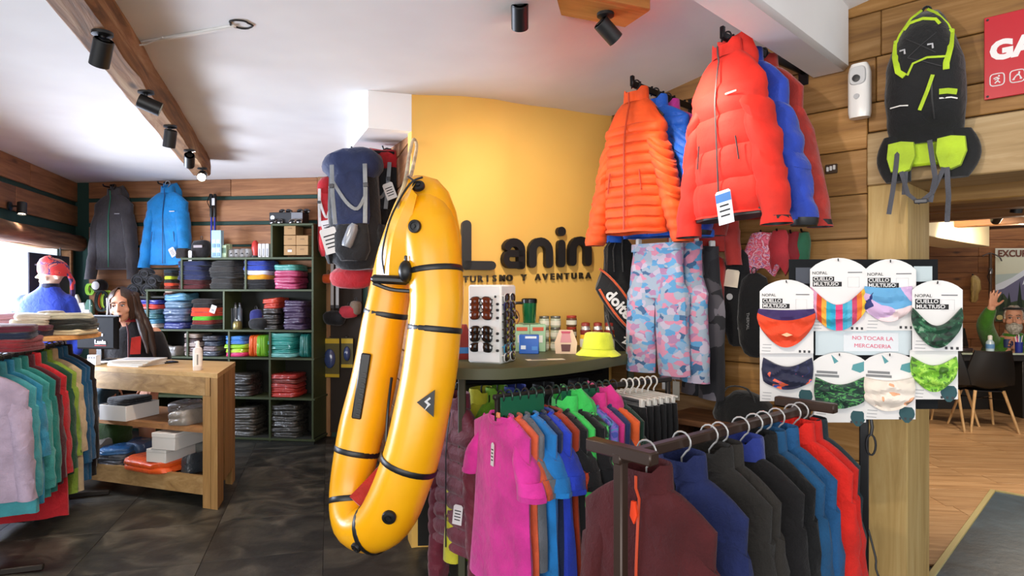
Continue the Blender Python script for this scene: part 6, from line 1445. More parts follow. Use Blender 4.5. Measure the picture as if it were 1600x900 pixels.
q, _ = BW(333, .06); tp = thing('trekking_poles', 'pair of blue trekking poles with black grips hanging on the back wall', 'poles', (q.x, q.y, zat(300, q.y)), B_ANG)
for s in (-1, 1):
    part('grip', MB().lathe([(.012, -.02), (.017, -.05), (.014, -.16), (.016, -.24), (.012, -.25)], 10), BLACK, tp, (s * .018, 0, 0)); part('shaft', MB().lathe([(.009, -.25), (.009, -.55)], 10), plain('3440a8', .3, .4), tp, (s * .018, 0, 0)); part('wrist_strap', MB().tube([(s * .02, -.02, -.02), (s * .045, -.03, -.1), (s * .02, -.02, -.16)], .006, 5, flat=.4), BLACK, tp)
part('tag', MB().box((.02, -.03, -.10), (.03, .002, .07)), PAPER, tp)
# corner behind the woman: speaker, coils, small stock on a ledge
q, _ = BW(150, .12); zl = zat(507, q.y); ld = thing('ledge', 'dark ledge on the back wall carrying small stock beside the woman', 'shelf', (q.x, q.y, zl), B_ANG); part('board', MB().box((.05, 0, -.012), (.62, .2, .024), .003), plain('2a2218', .7), ld)
for s in (-1, 1): part('bracket', MB().box((.05 + s * .25, .04, -.06), (.02, .12, .08), .002), BLACKM, ld)
q, _ = BW(158, .05); spk = thing('round_badge_cap', 'black cap with a white round badge on the back wall behind the woman', 'cap', (q.x, q.y - .02, zat(447, q.y)), B_ANG); part('crown', MB().ball((0, 0, 0), (.085, .055, .07), 14, 10), cloth('1b1617', .8), spk); part('badge', MB().lathe([(.042, 0), (.042, .004), (.034, .005), (.033, .003), (.016, .003), (.016, .006)], 18), plain('d9d6d4', .6), spk, (0, -.055, .005), (pi / 2, 0, 0))
small = [(112, '8aa39a', 'pale green', .05, .16), (118, 'd8cfc8', 'white', .05, .30), (126, 'b9695c', 'dusty red', .06, .14), (128, 'c9c4c0', 'white and grey', .055, .22), (135, '7fa0b4', 'light blue', .05, .18), (140, '3f6a58', 'dark green', .05, .25), (147, 'a86a58', 'brown red', .06, .11), (153, 'c79a6a', 'tan', .05, .10)]
for k, (p, c_, wd, w_, hh) in enumerate(small):
    b = thing('small_pack', f'{wd} small packet on the dark ledge beside the woman, {["first","second","third","fourth","fifth","sixth","seventh","last"][k]} from the left', 'packet', pos(p, zl, .10 + .05 * (k % 2)), B_ANG + .1 * sin(k))
    part('body', MB().loft([[(w_ * e * sg(cos(a), .6), .03 * e * sg(sin(a), .7), z) for a in [2 * pi * j / 12 for j in range(12)]] for z, e in ((0, .9), (.01, 1), (hh * .8, .95), (hh, .5))]).wob(.005, 20, k), plain(c_, .4, 0, .6), b); part('print', MB().box((0, -.032, hh * .45), (w_ * 1.1, .002, hh * .3)), plain('efe8e4', .6), b)
for k, (p, c_, wd) in enumerate(((141, '86b82c', 'lime'), (165, 'f0602a', 'orange'), (174, 'a8c832', 'yellow green'), (168, '1d2a22', 'dark green'))):
    q, _ = BW(p, .05); zc_ = zat(452 if k == 0 else 462, q.y); r_ = .04 if k == 0 else .075
    co = thing('rope_coil', f'{wd} coiled rope or sling hanging on the back wall beside the woman', 'rope', (q.x, q.y - .03 * (k + 1), zc_), B_ANG + .2)
    for s in range(3): part('loop', MB().tube([(r_ * (1 + .12 * s) * .6 * sin(a) + .02 * s, -.012 * s, r_ * 1.3 * cos(a) - .05 * (k > 0)) for a in [2 * pi * j / 20 for j in range(20)]], .009, 6, True), cloth(c_, .7), co)
# black shoes and little stack left of the unit
q, _ = BW(240, .16); zs2 = zat(462, q.y); l2 = thing('shoe_shelf', 'short dark shelf carrying black sandals and a small bright stack', 'shelf', (q.x, q.y, zs2), B_ANG); part('board', MB().box((.02, 0, -.012), (.50, .28, .022), .003), plain('27261c', .7), l2); part('bracket', MB().box((.02, .06, -.05), (.3, .16, .05), .003), BLACKM, l2)
for k, (p, y, rr_) in enumerate(((219, 462, .07), (241, 462, .075), (226, 447, .07), (248, 448, .065), (236, 436, .06))):
    q, _ = BW(p, .2); b = thing('rolled_sandal', f'black rolled sandal, {["lower left","lower right","middle left","middle right","top"][k]} of the pile beside the shelving unit', 'sandal', (q.x, q.y, zat(y, q.y)), B_ANG, 'black sandals piled on the short shelf')
    part('sole', MB().tube([(rr_ * cos(a), -.06, rr_ * .7 * sin(a) + rr_ * .8) for a in [1.7 * pi * j / 14 for j in range(15)]], .034, 8, flat=.6), cloth('17171a', .7), b); part('footbed', MB().ball((0, -.05, rr_ * .8), (rr_ * .85, .05, rr_ * .6), 12, 8), cloth('121214', .8), b); part('strap', MB().tube([(rr_ * .6 * cos(a), -.09, rr_ * .5 * sin(a) + rr_ * .8) for a in [2 * pi * j / 12 for j in range(12)]], .009, 6, True), cloth('2a2a2e', .7), b)
stack(264, 281, zs2, 421, [('4a1f1c', 'maroon'), ('e8d2b8', 'cream'), ('8a3a30', 'brick'), ('e8502c', 'orange red'), ('2a2a24', 'black'), ('c8d838', 'lime'), ('1b1c20', 'black'), ('22303a', 'dark')], 'cap', 'bright cap stack left of the shelves', out=.2, d=.2)
# dark panel right of the unit: yellow blister packs, hanging stock
for k, (p0, p1, y0, y1) in enumerate(((500, 531, 528, 590), (533, 552, 528, 575))):
    q, _ = BW((p0 + p1) / 2, .06); w_ = (p1 - p0) * q.y / 1000; hh = (y1 - y0) * q.y / 1000
    b = thing('blister_pack', ['larger yellow edged blister pack on the dark panel left of the packraft', 'narrower yellow edged blister pack next to the packraft'][k], 'packet', (q.x, q.y, zat(y1, q.y)), B_ANG)
    part('card', MB().box((0, 0, hh / 2), (w_, .004, hh), .001), plain('5a5226', .4), b); part('header', MB().box((0, -.003, hh - .03), (w_, .003, .045)), plain('c9a81c', .5), b); part('footer', MB().box((0, -.003, .02), (w_, .003, .03)), plain('c9a81c', .5), b)
    part('blister', MB().ball((0, -.006, hh * .48), (w_ * .3, .03, hh * .25), 12, 8), plain('3a4a78', .2, 0, 1), b)
    part('peg', MB().tube([(0, .03, hh + .01), (0, -.03, hh + .01)], .004, 5), STEEL, b)
for k, (p, y, c_, lb, cat, w_, hh) in enumerate(((513, 428, 'e05a1c', 'orange pouch hanging high on the dark panel', 'pouch', .06, .09), (545, 478, 'c22c3a', 'red box hanging beside the packraft', 'packet', .09, .12), (522, 486, '16161a', 'black helmet-like bag on the dark panel', 'bag', .11, .14), (556, 470, '8f7a66', 'tan packet bundle beside the packraft', 'packet', .05, .14))):
    q, _ = BW(p, .10); pouch('hanging_pouch', lb, cat, (q.x, q.y, zat(y, q.y)), B_ANG, cloth(c_, .7), w_, hh, .05, 20 + k)
# ---------------------------------------------------------------- packs hanging on the partition
NAV, NAVD, RED_, GREYS = cloth('1b2850', .65), cloth('17171c', .75), cloth('c4202c', .65), cloth('8a8f94', .7)
def pack(name, label, loc, rz, body, dark, w=.17, h=.62, d=.16, seed=0, lid=None, straps=GREYS, side=True, roll=0.):
    t = thing(name, label, 'rucksack', loc, rz, rot=(0, roll, rz)); lid = lid or body
    rg = [[(w * e * sg(cos(a), .75), -d * .5 + d * .55 * e2 * sg(sin(a), .8), -z * h) for a in [2 * pi * j / 20 for j in range(20)]] for z, e, e2 in ((.12, .85, .8), (.2, .95, .95), (.45, 1, 1), (.75, 1.02, 1.05), (.93, .9, .9), (1, .6, .6))]
    part('main_bag', MB().loft(rg).wob(.014, 9, seed), dark, t)
    part('front_panel', MB().loft([[(w * .72 * e * sg(cos(a), .7), -d * .5 - d * .62 * e2 + d * .14 * sin(a), -z * h) for a in [2 * pi * j / 16 for j in range(16)]] for z, e, e2 in ((.18, .8, .8), (.3, 1, 1), (.55, 1.02, 1.05), (.62, .9, .9))]).wob(.01, 10, seed + 1), body, t)
    part('front_pocket', MB().loft([[(w * .66 * e * sg(cos(a), .7), -d * .5 - d * .62 * e2 + d * .2 * sin(a), -z * h) for a in [2 * pi * j / 16 for j in range(16)]] for z, e, e2 in ((.62, .9, .85), (.7, 1, 1.05), (.85, 1, 1.05), (.93, .7, .8))]).wob(.01, 10, seed + 2), dark, t)
    part('lid', MB().loft([[(w * 1.0 * e * sg(cos(a), .7), -d * .55 + d * .66 * e * sg(sin(a), .8), .02 - z * h) for a in [2 * pi * j / 18 for j in range(18)]] for z, e in ((-.02, .45), (.0, .8), (.05, 1), (.09, 1.03), (.13, 1.04), (.17, 1.02), (.22, .85))]).wob(.032, 7, seed + 3), lid, t)
    if side:
        for s in (-1, 1): part('side_pocket', MB().loft([[(s * w * .98 + .035 * e * cos(a), -d * .5 + .07 * e * sin(a), -z * h) for a in [2 * pi * j / 12 for j in range(12)]] for z, e in ((.62, .7), (.68, 1), (.88, 1), (.94, .6))]), dark, t)
    for s in (-1, 1):
        part('strap', MB().tube([(s * w * .62, -d * 1.26, -.12 * h), (s * w * .62, -d * 1.33, -.35 * h), (s * w * .56, -d * 1.34, -.62 * h)], .015, 6, flat=.25, up=(0, 1, 0)), straps, t)
        part('buckle', MB().box((s * w * .64, -d * 1.36, -.3 * h), (.032, .01, .026), .003), plain('3a3b40', .4), t)
    part('cross_strap', MB().tube(spline([(-w * .60, -d * 1.30, -.26 * h), (-w * .1, -d * 1.40, -.44 * h), (w * .3, -d * 1.40, -.50 * h), (w * .58, -d * 1.32, -.40 * h)], 4), .012, 6, flat=.25, up=(0, 1, 0)), straps, t)
    part('hang_loop', MB().tube([(.02 * sin(a), .0, .03 + .025 * cos(a)) for a in [2 * pi * j / 12 for j in range(12)]], .005, 6, True), BLACK, t)
    return t
def PWp(p, out):
    n = Vector((-PD.y, PD.x)); n = n if n.x < 0 else -n; o = PA + n * out; t = on_line(o, PD, p); q = o + PD * t; return q
def arm(q, y, wd):
    n = Vector((-PD.y, PD.x)); n = n if n.x < 0 else -n; s = (Vector((q.x, q.y)) - PA).dot(n); z = zat(y, q.y) + .045
    t = thing('pack_hook', f'black hook arm on the partition carrying the {wd} rucksack', 'hook', (q.x, q.y, z), atan2(-n.y, -n.x)); part('arm', MB().box((s / 2 - .012, 0, 0), (s - .028, .014, .02), .003), BLACKM, t); part('tip', MB().tube([(0, 0, 0), (-.02, 0, .0), (-.03, 0, .025)], .007, 6), BLACKM, t)
q = P(556, 0, 4.2); arm(q, 246, 'navy'); t = pack('hiking_rucksack', 'big navy hiking rucksack with grey straps hanging left of the packraft', (q.x, q.y, zat(246, q.y)), .02, NAV, NAVD, .165, .74, .18, 3, NAV, roll=-.04)
part('water_bottle', MB().lathe([(.03, 0), (.035, .02), (.035, .12), (.02, .15)], 12), plain('8a8f98', .3, .3), t, (-.03, -.24, -.60), (0, .4, 0))
price_tag(t, (-.15, -.22, -.48), (.10, .16), PAPER, (0, -.25, 0))
q = P(604, 0, 4.42); arm(q, 244, 'red topped'); t = pack('hiking_rucksack', 'red topped rucksack between the navy pack and the packraft', (q.x, q.y, zat(244, q.y)), -.1, NAVD, NAVD, .125, .62, .14, 5, RED_, roll=.05)
price_tag(t, (.08, -.22, -.22), (.07, .11), PAPER, (0, -.4, 0))
q = PWp(518, .20) if False else BW(512, .16)[0]; t = pack('hiking_rucksack', 'red rucksack half hidden behind the left side of the navy pack', (q.x, q.y, zat(285, q.y)), .1, RED_, RED_, .075, .70, .12, 7, RED_, straps=cloth('d8d4d0', .7), side=False)
price_tag(t, (.02, -.2, -.38), (.10, .15), PAPER, (0, -.2, 0))
q = P(552, 0, 4.3); b = pouch('red_dry_bag', 'red dry bag hanging below the navy rucksack', 'bag', (q.x, q.y, zat(418, q.y)), -.1, RED_, .15, .14, .08, 6)
for k, p in enumerate((519, 527)):
    q, _ = BW(p, .15); b = thing('pack_frame_stay', ['left', 'right'][k] + ' grey strap end hanging below the red rucksack', 'strap', (q.x, q.y, zat(405, q.y)), B_ANG); part('strap', MB().box((0, 0, -.22), (.03, .005, .44), .001), plain('a9a9a9', .5), b); part('tip', MB().box((0, 0, -.45), (.034, .008, .03), .002), DARKGREY, b)

# ---------------------------------------------------------------- the room beyond the doorway
YF = 9.1
w2 = struct('wall_far', MB().box((7.2, YF + .1, 1.6), (8.0, .12, 3.2)), plain('4a2a14', .8))
planks(w2, [(.02 + .235 * k, .02 + .235 * (k + 1)) for k in range(10)], 4.6, 9.6, .022, M_PLANKO, 31, lens=(1.4, 2.4), y=YF + .04)
struct('wall_far_right', MB().box((9.4, 5.5, 1.6), (.12, 8.0, 3.2)), M_PLANKO)
nl = Vector((-RN.x, -RN.y)); a0 = RA + nl * .3; a1 = Vector((4.7, YF)); dv = a1 - a0
struct('wall_far_left', MB().box((dv.length / 2, .06, 1.6), (dv.length, .1, 3.2)), M_PLANKO, (a0.x, a0.y, 0), atan2(dv.y, dv.x))
struct('ceiling_2', MB().box((2.2, 3.9, 2.28), (8.0, 7.2, .06)), wood('4a2a14', '6b3f20', '7d4c28', .7), (RA.x, RA.y, 0), R_ANG)
for k, (s, z0_, z1_) in enumerate(((.62, 1.895, 2.03), (1.5, 1.935, 2.09), (2.5, 1.97, 2.12), (3.6, 2.0, 2.15))):
    struct(f'trim_{6 + k}', MB().box((2.6, s + .08, (z0_ + z1_) / 2), (3.6, .14, z1_ - z0_), .006).box((2.6, s + .08, (z1_ + 2.25) / 2), (3.6, .08, 2.25 - z1_)), wood('9a6d38', 'c0904e', 'd3a869', .55) if k == 0 else wood('6b421e', '8f5e30', 'a5713e', .6), (RA.x, RA.y, 0), R_ANG)
b0, b1 = P(1425, 0, 5.0), P(1542, 0, 6.6); dv = b1 - b0
struct('trim_10', MB().box((dv.length / 2, .2, 2.05), (dv.length, .4, .34), .005), plain('e3d6b0', .8), (b0.x, b0.y, 0), atan2(dv.y, dv.x))
# poster
pw0 = P(1555, 388, YF - .02); po = thing('poster', 'tall excursions poster with a snowy mountain on the far plank wall', 'poster', (pw0.x, pw0.y, pw0.z), 0)
PWD, PHT = .95, zat(388, YF) - zat(502, YF)
part('sheet', MB().box((PWD / 2, 0, -PHT / 2), (PWD, .004, PHT)), plain('cfc8b4', .6), po)
def flat(pts, c_, y): return part('print', MB().prism([(x * PWD, -zz * PHT) for x, zz in pts], y - .0008, y), plain(c_, .7), po)
flat([(.0, 1), (1, 1), (1, .12), (0, .12)], 'b9c2b8', -.0028); flat([(0, .12), (1, .12), (1, .30), (0, .36)], 'd8d2b6', -.0038)
flat([(0, .52), (.25, .42), (.55, .24), (.8, .18), (1, .28), (1, .86), (0, .86)], '6f6a84', -.0048)
for pts in ([(.0, .50), (.25, .40), (.55, .22), (.62, .26), (.35, .42), (.12, .55), (0, .58)], [(.45, .36), (.62, .30), (.55, .44), (.40, .50)], [(.7, .22), (.86, .19), (.9, .34), (.78, .30)]): flat(pts, 'dfe0e4', -.0058)
flat([(0, .86), (.0, .66), (.12, .62), (.22, .74), (.40, .70), (.55, .78), (1, .74), (1, 1), (0, 1)], '3d4a30', -.0068)
for x in (.10, .20, .36, .62, .8): flat([(x - .05, .86), (x + .05, .86), (x, .45 if x in (.36,) else .60)], '22301f', -.0078)
for x in (.06, .18): flat([(x + .05 * cos(a) * 1.0, .945 + .035 * sin(a)) for a in [2 * pi * j / 12 for j in range(12)]], 'd9c27a', -.0088)
text('lettering', 'EXCURSIONES', .13, plain('6b3a2a', .7), po, (.03, -.0095, -.075 * PHT), bold=.004, align='LEFT')
flat([(0, 0), (1, 0), (1, .012), (0, .012)], 'e8e2cf', -.0028)
# carved mask and ice axe
q = P(1519, 450, YF - .02); mk = thing('wall_carving', 'carved pale wooden figure hanging on the far plank wall', 'carving', (q.x, q.y, q.z), 0)
m = MB(); m.loft([[(w_ * cos(a) + dx, -.02 - dp * (1 + sin(a)) * .5, z) for a in [2 * pi * j / 12 for j in range(12)]] for z, w_, dp, dx in ((-.20, .03, .04, -.01), (-.15, .06, .07, -.01), (-.08, .05, .07, 0), (-.02, .075, .09, .0), (.05, .06, .09, .01), (.10, .065, .08, .01), (.15, .05, .05, 0), (.18, .02, .03, 0))]).wob(.012, 14, 2); part('figure', m, wood('6b5428', 'a58648', 'c9ab6a', .5, along='z', knots=False), mk); part('peg', MB().ball((0, -.01, .19), .012, 8, 6), BLACK, mk)
q = P(1545, 430, YF - .02); ax = thing('ice_axe', 'old ice axe hanging vertically left of the poster', 'ice axe', (q.x, q.y, q.z), 0)
part('shaft', MB().lathe([(.016, -.33), (.020, -.28), (.018, .30), (.012, .32)], 10), wood('2f2016', '4a3322', '5d4530', .5, along='z', knots=False), ax, (0, -.03, 0)); part('head', MB().tube(spline([(-.11, -.03, .27), (0, -.03, .31), (.12, -.03, .26), (.16, -.03, .20)], 5), .013, 6, flat=.6), STEEL, ax); part('band', MB().lathe([(.026, .02), (.028, .08), (.02, .10)], 10), STEEL, ax, (0, -.03, 0)); part('sling', MB().tube([(.0, -.05, .1), (-.06, -.05, -.02), (-.02, -.05, -.12)], .006, 5), BLACK, ax)
# desk
dk = thing('reception_desk', 'dark desk with a pale glass top in the room beyond the doorway', 'desk', P(1560, 0, 7.05).xy.to_3d(), -.04)
zd = zat(552, 7.0)
part('glass_top', MB().box((.2, .36, zd - .012), (2.4, .75, .022), .004), plain('9aa68f', .1, 0, 1), dk); part('apron', MB().box((.2, .05, zd - .06), (2.3, .03, .07), .003), plain('1c1815', .5), dk)
part('front_panel', MB().box((.0, .60, zd / 2 - .02), (1.9, .03, zd - .05), .003), plain('15110e', .6), dk)
for x in (.32, 1.3, -.9): part('side_panel', MB().box((x, .36, zd / 2 - .02), (.05, .62, zd - .05), .004), plain('1b1613', .5), dk)
dl_ = dk.location
def on_desk(p, yoff): return Vector(((p - 800) / 1000 * (7.05 + yoff), 7.05 + yoff, zd))
WL_ = wood('b58a54', 'cfa771', 'dfbd8b', .5, along='z', knots=False)
def shell_chair(label, loc, rz):
    c = thing('shell_chair', label, 'chair', loc, rz, 'black shell chairs at the desk'); m = MB(); rows = []
    for i in range(13):
        u = i / 12
        if u < .45: y, z, w_ = lerp(.22, -.14, u / .45), .44 - .03 * sin(pi * u / .45), lerp(.20, .24, u / .45)
        else: v = (u - .45) / .55; y, z, w_ = lerp(-.14, -.25, v ** .6), lerp(.44, .82, v), lerp(.24, .17, v ** 1.6)
        rows.append([(w_ * x, y + .07 * x * x * (1 if u > .4 else .2), z + .06 * x * x * (1 if u < .5 else .1)) for x in [k / 6 - 1 for k in range(13)]])
    m.loft([r + [(p[0], p[1] - .012, p[2] - .012) for p in r[::-1]] for r in rows]); part('shell', m, plain('141414', .4), c)
    for sx in (-1, 1):
        for sy in (-1, 1): part('leg', MB().tube([(sx * .13, sy * .12, .41), (sx * .22, sy * .22, .0)], [.016, .011], 8), WL_, c)
    part('brace', MB().box((0, 0, .405), (.28, .26, .015), .004), BLACKM, c)
    for s in (-1, 1): part('stay', MB().tube([(s * .16, .15, .32), (-s * .16, -.15, .32)], .004, 5), BLACKM, c)
    return c
c = P(1535, 0, 6.6); shell_chair('black shell chair with wooden legs in front of the desk, nearest the middle', (c.x, c.y, .0), -.15)
c = P(1480, 0, 6.72); shell_chair('black shell chair with wooden legs behind the card stand, left end of the desk', (c.x, c.y, 0), -.9)
q = on_desk(1547, .2); bt = thing('sanitiser_bottle', 'small clear bottle with white cap on the glass desk', 'bottle', q); part('body', MB().lathe([(.04, 0), (.042, .01), (.042, .10), (.02, .13)], 16), plain('b9d0dc', .2, 0, 1), bt); part('cap', MB().lathe([(.022, .13), (.022, .17), (.012, .18)], 12), WHITE, bt); part('paper_label', MB().lathe([(.043, .03), (.043, .08)], 16, cap=False), plain('5f8fc4', .5), bt)
q = on_desk(1592, .12); pc_ = thing('pen_cup', 'blue pen cup full of pens on the glass desk', 'cup', q); part('cup', MB().lathe([(.034, 0), (.036, .01), (.038, .11), (.033, .11), (.032, .02)], 16), plain('1f2a86', .4), pc_)
for k, c_ in enumerate(('e8e6ea', 'd84a9a', 'e9e9ef', '3f6fc8', 'c9c9d0')): part('pen', MB().tube([(.006 * k - .012, 0, .02), (.02 * k - .04, .006 * (k % 2), .17 + .012 * (k % 3))], .005, 6), plain(c_, .4), pc_)
q = on_desk(1508, .2); fold_thing('small_case', 'small black and red case at the left of the glass desk', 'case', q, 0, plain('2a1a1c', .5), .14, .1, .035)
q = on_desk(1500, .5); lp_ = thing('laptop', 'black laptop standing open at the left of the glass desk', 'laptop', q, .4); part('screen', MB().box((0, .0, .13), (.32, .012, .22), .004), plain('131316', .4), lp_, rot=(-.2, 0, 0)); part('base', MB().box((0, .11, .008), (.32, .22, .014), .003), plain('1b1b1e', .4), lp_)
# the waving man at the desk
S = 1.30; mh = P(1584, 498, 7.75); mn = thing('person', 'bearded person in green jumper waving at the desk beyond the doorway', 'person', (mh.x, mh.y, 0))
def g(p, y, d): v = P(p, y, d); return Vector((v.x - mh.x, v.y - mh.y, v.z))
Hm = RT((0, 0, mh.z), -.62, -.02, 0, S * 1.0); TR = Matrix.Rotation(-.5, 4, 'Z')
shz = mh.z - .205 * S
A1, A2, A3 = TR @ Vector((-.175 * S, .02, shz - .02)), g(1539, 508, 7.65), g(1549, 481, 7.5)
B1, B2, B3 = TR @ Vector((.18 * S, .02, shz - .02)), TR @ Vector((.24 * S, -.06, shz - .32)), g(1584, 541, 7.43)
m = MB(); head_shapes(m, Hm, False)
limb(m, [(0, .02, mh.z - .1 * S), (0, .03, shz + .02)], [.062 * S, .068 * S]); limb(m, [(0, .04, shz - .06), (0, .04, shz - .4), (0, .04, .5)], [.12 * S, .12 * S, .13 * S])
limb(m, [A1, A2, A3], [.056 * S, .046 * S, .032 * S]); limb(m, [B1, B2, B3], [.056 * S, .046 * S, .032 * S])
hand(m, Matrix.Translation(A3) @ Matrix.Rotation(.22, 4, 'Y') @ Matrix.Scale(S * .95, 4), .12, 1, .22)
hand(m, Matrix.Translation(B3) @ Matrix.Rotation(-1.35, 4, 'Y') @ Matrix.Rotation(.5, 4, 'X') @ Matrix.Scale(S * .9, 4), .5, 1)
for s in (-1, 1): limb(m, [(s * .11 * S, .04, .52), (s * .12 * S, -.35, .50), (s * .12 * S, -.36, .04)], [.10 * S, .075 * S, .05 * S]); m.box((s * .12 * S, -.42, .04), (.11, .28, .08), .03)
me = remesh(m, .0085); me.materials.append(SKIN); part('body', me, None, mn)
m = MB(); rg = []
for z, w_, dp in ((.5, .19, .13), (.7, .20, .14), (shz - .2, .205, .135), (shz - .08, .20, .12), (shz - .0, .155, .10), (shz + .05, .088, .085), (shz + .10, .072, .078)): rg.append([(w_ * S * sg(cos(a), .8), .04 + dp * S * sg(sin(a), .85), z) for a in [2 * pi * j / 24 for j in range(24)]])
m.loft(rg).xf(TR); limb(m, [A1 + Vector((.02, 0, -.03)), A2, A2.lerp(A3, .82)], [.078 * S, .068 * S, .048 * S]); limb(m, [B1 - Vector((.02, 0, .03)), B2, B2.lerp(B3, .85)], [.078 * S, .066 * S, .048 * S])
me = remesh(m, .012, 5); me.materials.append(cloth('3f7a1e', .85)); part('jumper', me, None, mn)
part('chest_logo', MB().box((.10, -.14 * S, shz - .12), (.09, .02, .02), .004), plain('b9d28a', .7), mn)
face_parts(mn, Hm, brow='5a5048', lip='8a5048')
GH = blotch([(.35, '8d857a'), (.65, 'c9c2b6')], 40., .8, interp='LINEAR', bmp=.6, sheen=0)
bm_ = MB(); rg = []
for i in range(8):
    u = i / 7; z = lerp(-.048, -.145, u); ex = sin(pi * min(1, .35 + .5 * u)) ; rg.append([(x, y, z) for x, y in [(.066 * ex * cos(a), -.030 + .070 * ex * sin(a)) for a in [lerp(radians(175), radians(365), j / 16) for j in range(17)]]])
bm_.loft([r + [(p[0] * .7, p[1] * .7, p[2] + .012) for p in r[::-1]] for r in rg]).wob(.004, 60, 2).xf(Hm); part('beard', bm_, GH, mn)
mo_ = MB().tube([(-.034, -.088, -.058), (-.015, -.102, -.044), (0, -.104, -.042), (.015, -.102, -.044), (.034, -.088, -.058)], .008, 7).xf(Hm); part('moustache', mo_, GH, mn)
hr_ = MB(); rg = []
for i in range(9):
    u = i / 8; zz = lerp(.125, .0, u); e = sin(pi * min(.5, .10 + u * .5)) ** .8; lo, hi = (radians(-85), radians(265)) if u < .35 else (radians(-25), radians(205))
    rg.append([(.080 * e * cos(a), .012 + .100 * e * sin(a), zz) for a in [lerp(lo, hi, j / 24) for j in range(25)]])
hr_.loft([r + [(p[0] * .88, p[1] * .88, p[2] - .006) for p in r[::-1]] for r in rg]).wob(.003, 50, 1).xf(Hm); part('hair', hr_, GH, mn)
part('headband', MB().tube([(.070 * cos(a), .01 + .082 * sin(a), .094 - .06 * max(0, sin(a)) + .0 * max(0, -sin(a))) for a in [2 * pi * j / 24 for j in range(24)]], .010, 6, True, flat=1.1).xf(Hm), cloth('1a1a1c', .7), mn)
q = g(1574, 536, 7.36); ct_ = thing('blue_mug', 'dark blue mug held by the waving person at the desk', 'mug', (q.x + mh.x, q.y + mh.y, zat(543, 7.36))); part('cup', MB().lathe([(.034, 0), (.036, .01), (.038, .095), (.034, .095), (.032, .02)], 18), plain('27345f', .4), ct_); part('handle', MB().tube([(.036, 0, .02), (.06, 0, .03), (.06, 0, .065), (.036, 0, .075)], .008, 6), plain('27345f', .4), ct_)
# ---------------------------------------------------------------- spotlights, each with its own lamp
WARM = (1, .84, .64)
def spot(label, base, target, power, size=50., up=.0, arm=.03, col=WARM, rad=.034, ln=.10, glow=30., wall=None):
    """black can on a short swivel: base sits on the beam, can aims at the target"""
    t = thing('spotlight', label, 'spotlight', base, 0)
    if wall is None: part('base', MB().lathe([(.036, .0), (.036, -.012), (.012, -.016)], 18), BLACK, t); piv = Vector((0, 0, -arm - .03)); part('stem', MB().tube([(0, 0, -.01), piv], .008, 8), BLACK, t)
    else: part('base', MB().lathe([(.036, 0), (.036, .014), (.012, .018)], 18), BLACK, t, (0, 0, 0), (pi / 2, 0, wall)); piv = Vector((sin(wall) * .09, -cos(wall) * .09, 0)); part('stem', MB().tube([(0, 0, 0), piv], .008, 8), BLACK, t)
    d = (Vector(target) - (Vector(base) + piv)).normalized(); R = d.to_track_quat('-Z', 'Y').to_euler()
    can = part('can', MB().lathe([(.006, ln * .36), (rad * .9, ln * .34), (rad, ln * .3), (rad, -ln * .66), (rad * .9, -ln * .66), (rad * .86, -ln * .58)], 22, cap=False).lathe([(rad * .9, ln * .34), (.006, ln * .36)], 22), BLACK, t, piv, R)
    part('lens', MB().lathe([(rad * .84, -ln * .56), (.004, -ln * .57)], 20), plain('fff1d6', .5, emit=glow), can)
    l = bpy.data.lights.new('lamp', 'SPOT'); l.energy = power; l.color = col; l.spot_size = radians(size); l.spot_blend = 1.; l.shadow_soft_size = .03
    o = bpy.data.objects.new('lamp', l); COL.objects.link(o); o.location = Vector(base) + piv + d * (ln * .72); o.rotation_euler = R
    return t
def on_beam(p, y): # point under the log beam at pixel column
    zb_ = ZC - .138; d = (zb_ - HC) / ((450 - y) / 1000); return P(p, y, d)
spot('black spotlight nearest the camera on the log beam', on_beam(160, 50), (-2.6, 3.3, .3), 40)
spot('black spotlight second along the log beam, tilted to the right', on_beam(228, 142), (.0, 4.0, 1.6), 70, 60)
spot('black spotlight third along the log beam, pointing straight down', on_beam(266, 196), (-2.6, 4.3, 0), 60, 70)
spot('small black spotlight fourth along the log beam', on_beam(296, 234), (-3.0, 5.9, 1.2), 50, 60)
spot('lit spotlight at the far end of the log beam, glowing towards the camera', on_beam(316, 262), (-1.5, 2.6, 1.2), 30, 90, glow=60)
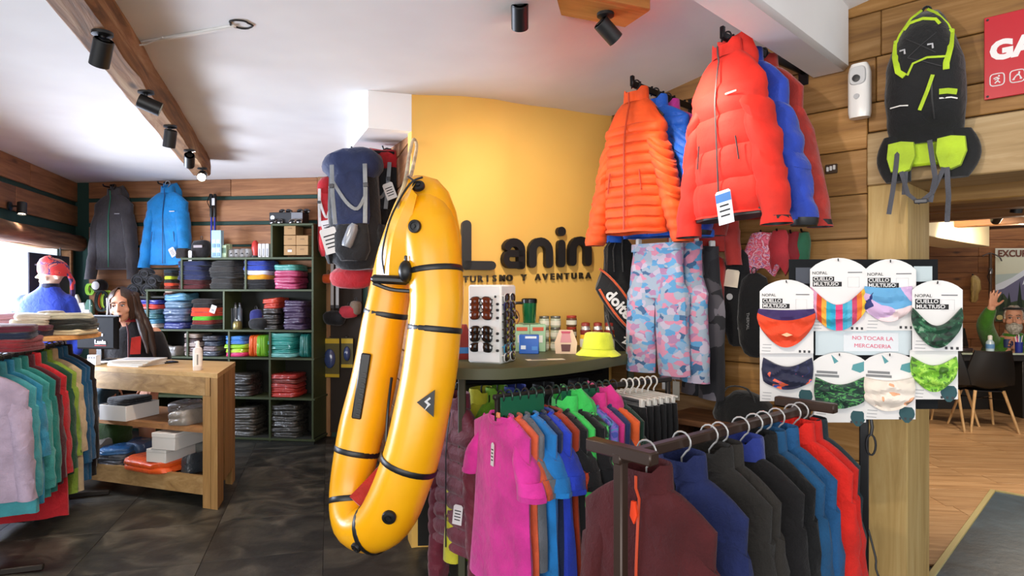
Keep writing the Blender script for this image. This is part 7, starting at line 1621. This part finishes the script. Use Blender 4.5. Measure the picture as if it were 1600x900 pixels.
# board on the ceiling with two spotlights
bdv = Vector((-.918, -.396)); tip = Vector((.535, 2.72)); bc = tip + bdv * .7; zc_ = ceil_z(bc.x, bc.y)
struct('trim_11', MB().box((0, 0, 0), (1.4, .19, .06), .008), wood('a8682c', 'c98a44', 'dba05a', .5), (bc.x, bc.y, ceil_z(.35, 2.62) - .03), atan2(bdv.y, bdv.x))
zb2 = ceil_z(.35, 2.62) - .06
p = tip + bdv * .16 ; s1 = spot('dark bronze spotlight at the end of the ceiling board, left of the red puffer', (p.x, p.y, zb2), (1.12, 3.0, 1.9), 70, 75, col=(1, .86, .70))
p = tip + bdv * .55; s2 = spot('black spotlight on the ceiling board, cut by the top of the photo', (p.x, p.y, zb2), (.06, 3.7, 1.55), 66, 88, col=(1, .90, .74))
# two unseen spotlights added above the camera to brighten the right side
spot('added black fill spotlight above the camera aimed at the right wall', (-.35, 1.25, ceil_z(-.35, 1.25) - .005), (1.75, 2.85, 1.7), 70, 80, col=(1, .88, .72))
spot('added black fill spotlight above the camera aimed at the card stand', (.1, .7, ceil_z(.1, .7) - .005), (1.5, 2.5, 1.1), 22, 70, col=(1, .9, .78))
# spot on the left wall
q = P(8, 325, 5.0); qn = Vector((.96, .276)); wq = LA + LD * on_line(LA, LD, 8)
spot('black wall spotlight over the window at the left edge', (wq.x + .03, wq.y, zat(322, wq.y)), (wq.x + .3, wq.y - .3, .2), 10, 60, wall=L_ANG)
# lamps beyond the doorway; the one over the landing is added for brightness
for k, (p, y, d, tg, pw) in enumerate(((1560, 322, 5.0, (4.6, 7.6, .6), 120), (1590, 318, 4.2, (3.3, 4.6, 0), 150))):
    b_ = P(p, 0, d); spot(['silver rimmed downlight between the ceiling beams beyond the doorway', 'added fill downlight above the doorway landing beyond the wall'][k], (b_.x, b_.y, 2.2), tg, pw, 110, arm=.16)
lo = bpy.data.lights.new('room_fill', 'POINT'); lo.energy = 60; lo.color = WARM; lo.shadow_soft_size = .12  # point light and its pendant are added to light the far room
o = bpy.data.objects.new('room_fill', lo); COL.objects.link(o); o.location = (4.6, 5.6, 1.95)
pl_ = thing('added_pendant', 'added pendant for the warm fill light under the ceiling beyond the doorway', 'lamp', (4.6, 5.6, 2.25)); part('cord', MB().tube([(0, 0, 0), (0, 0, -.12)], .005, 6), BLACK, pl_); part('shade', MB().lathe([(.02, -.12), (.06, -.15), (.09, -.22)], 18, cap=False), BLACK, pl_)
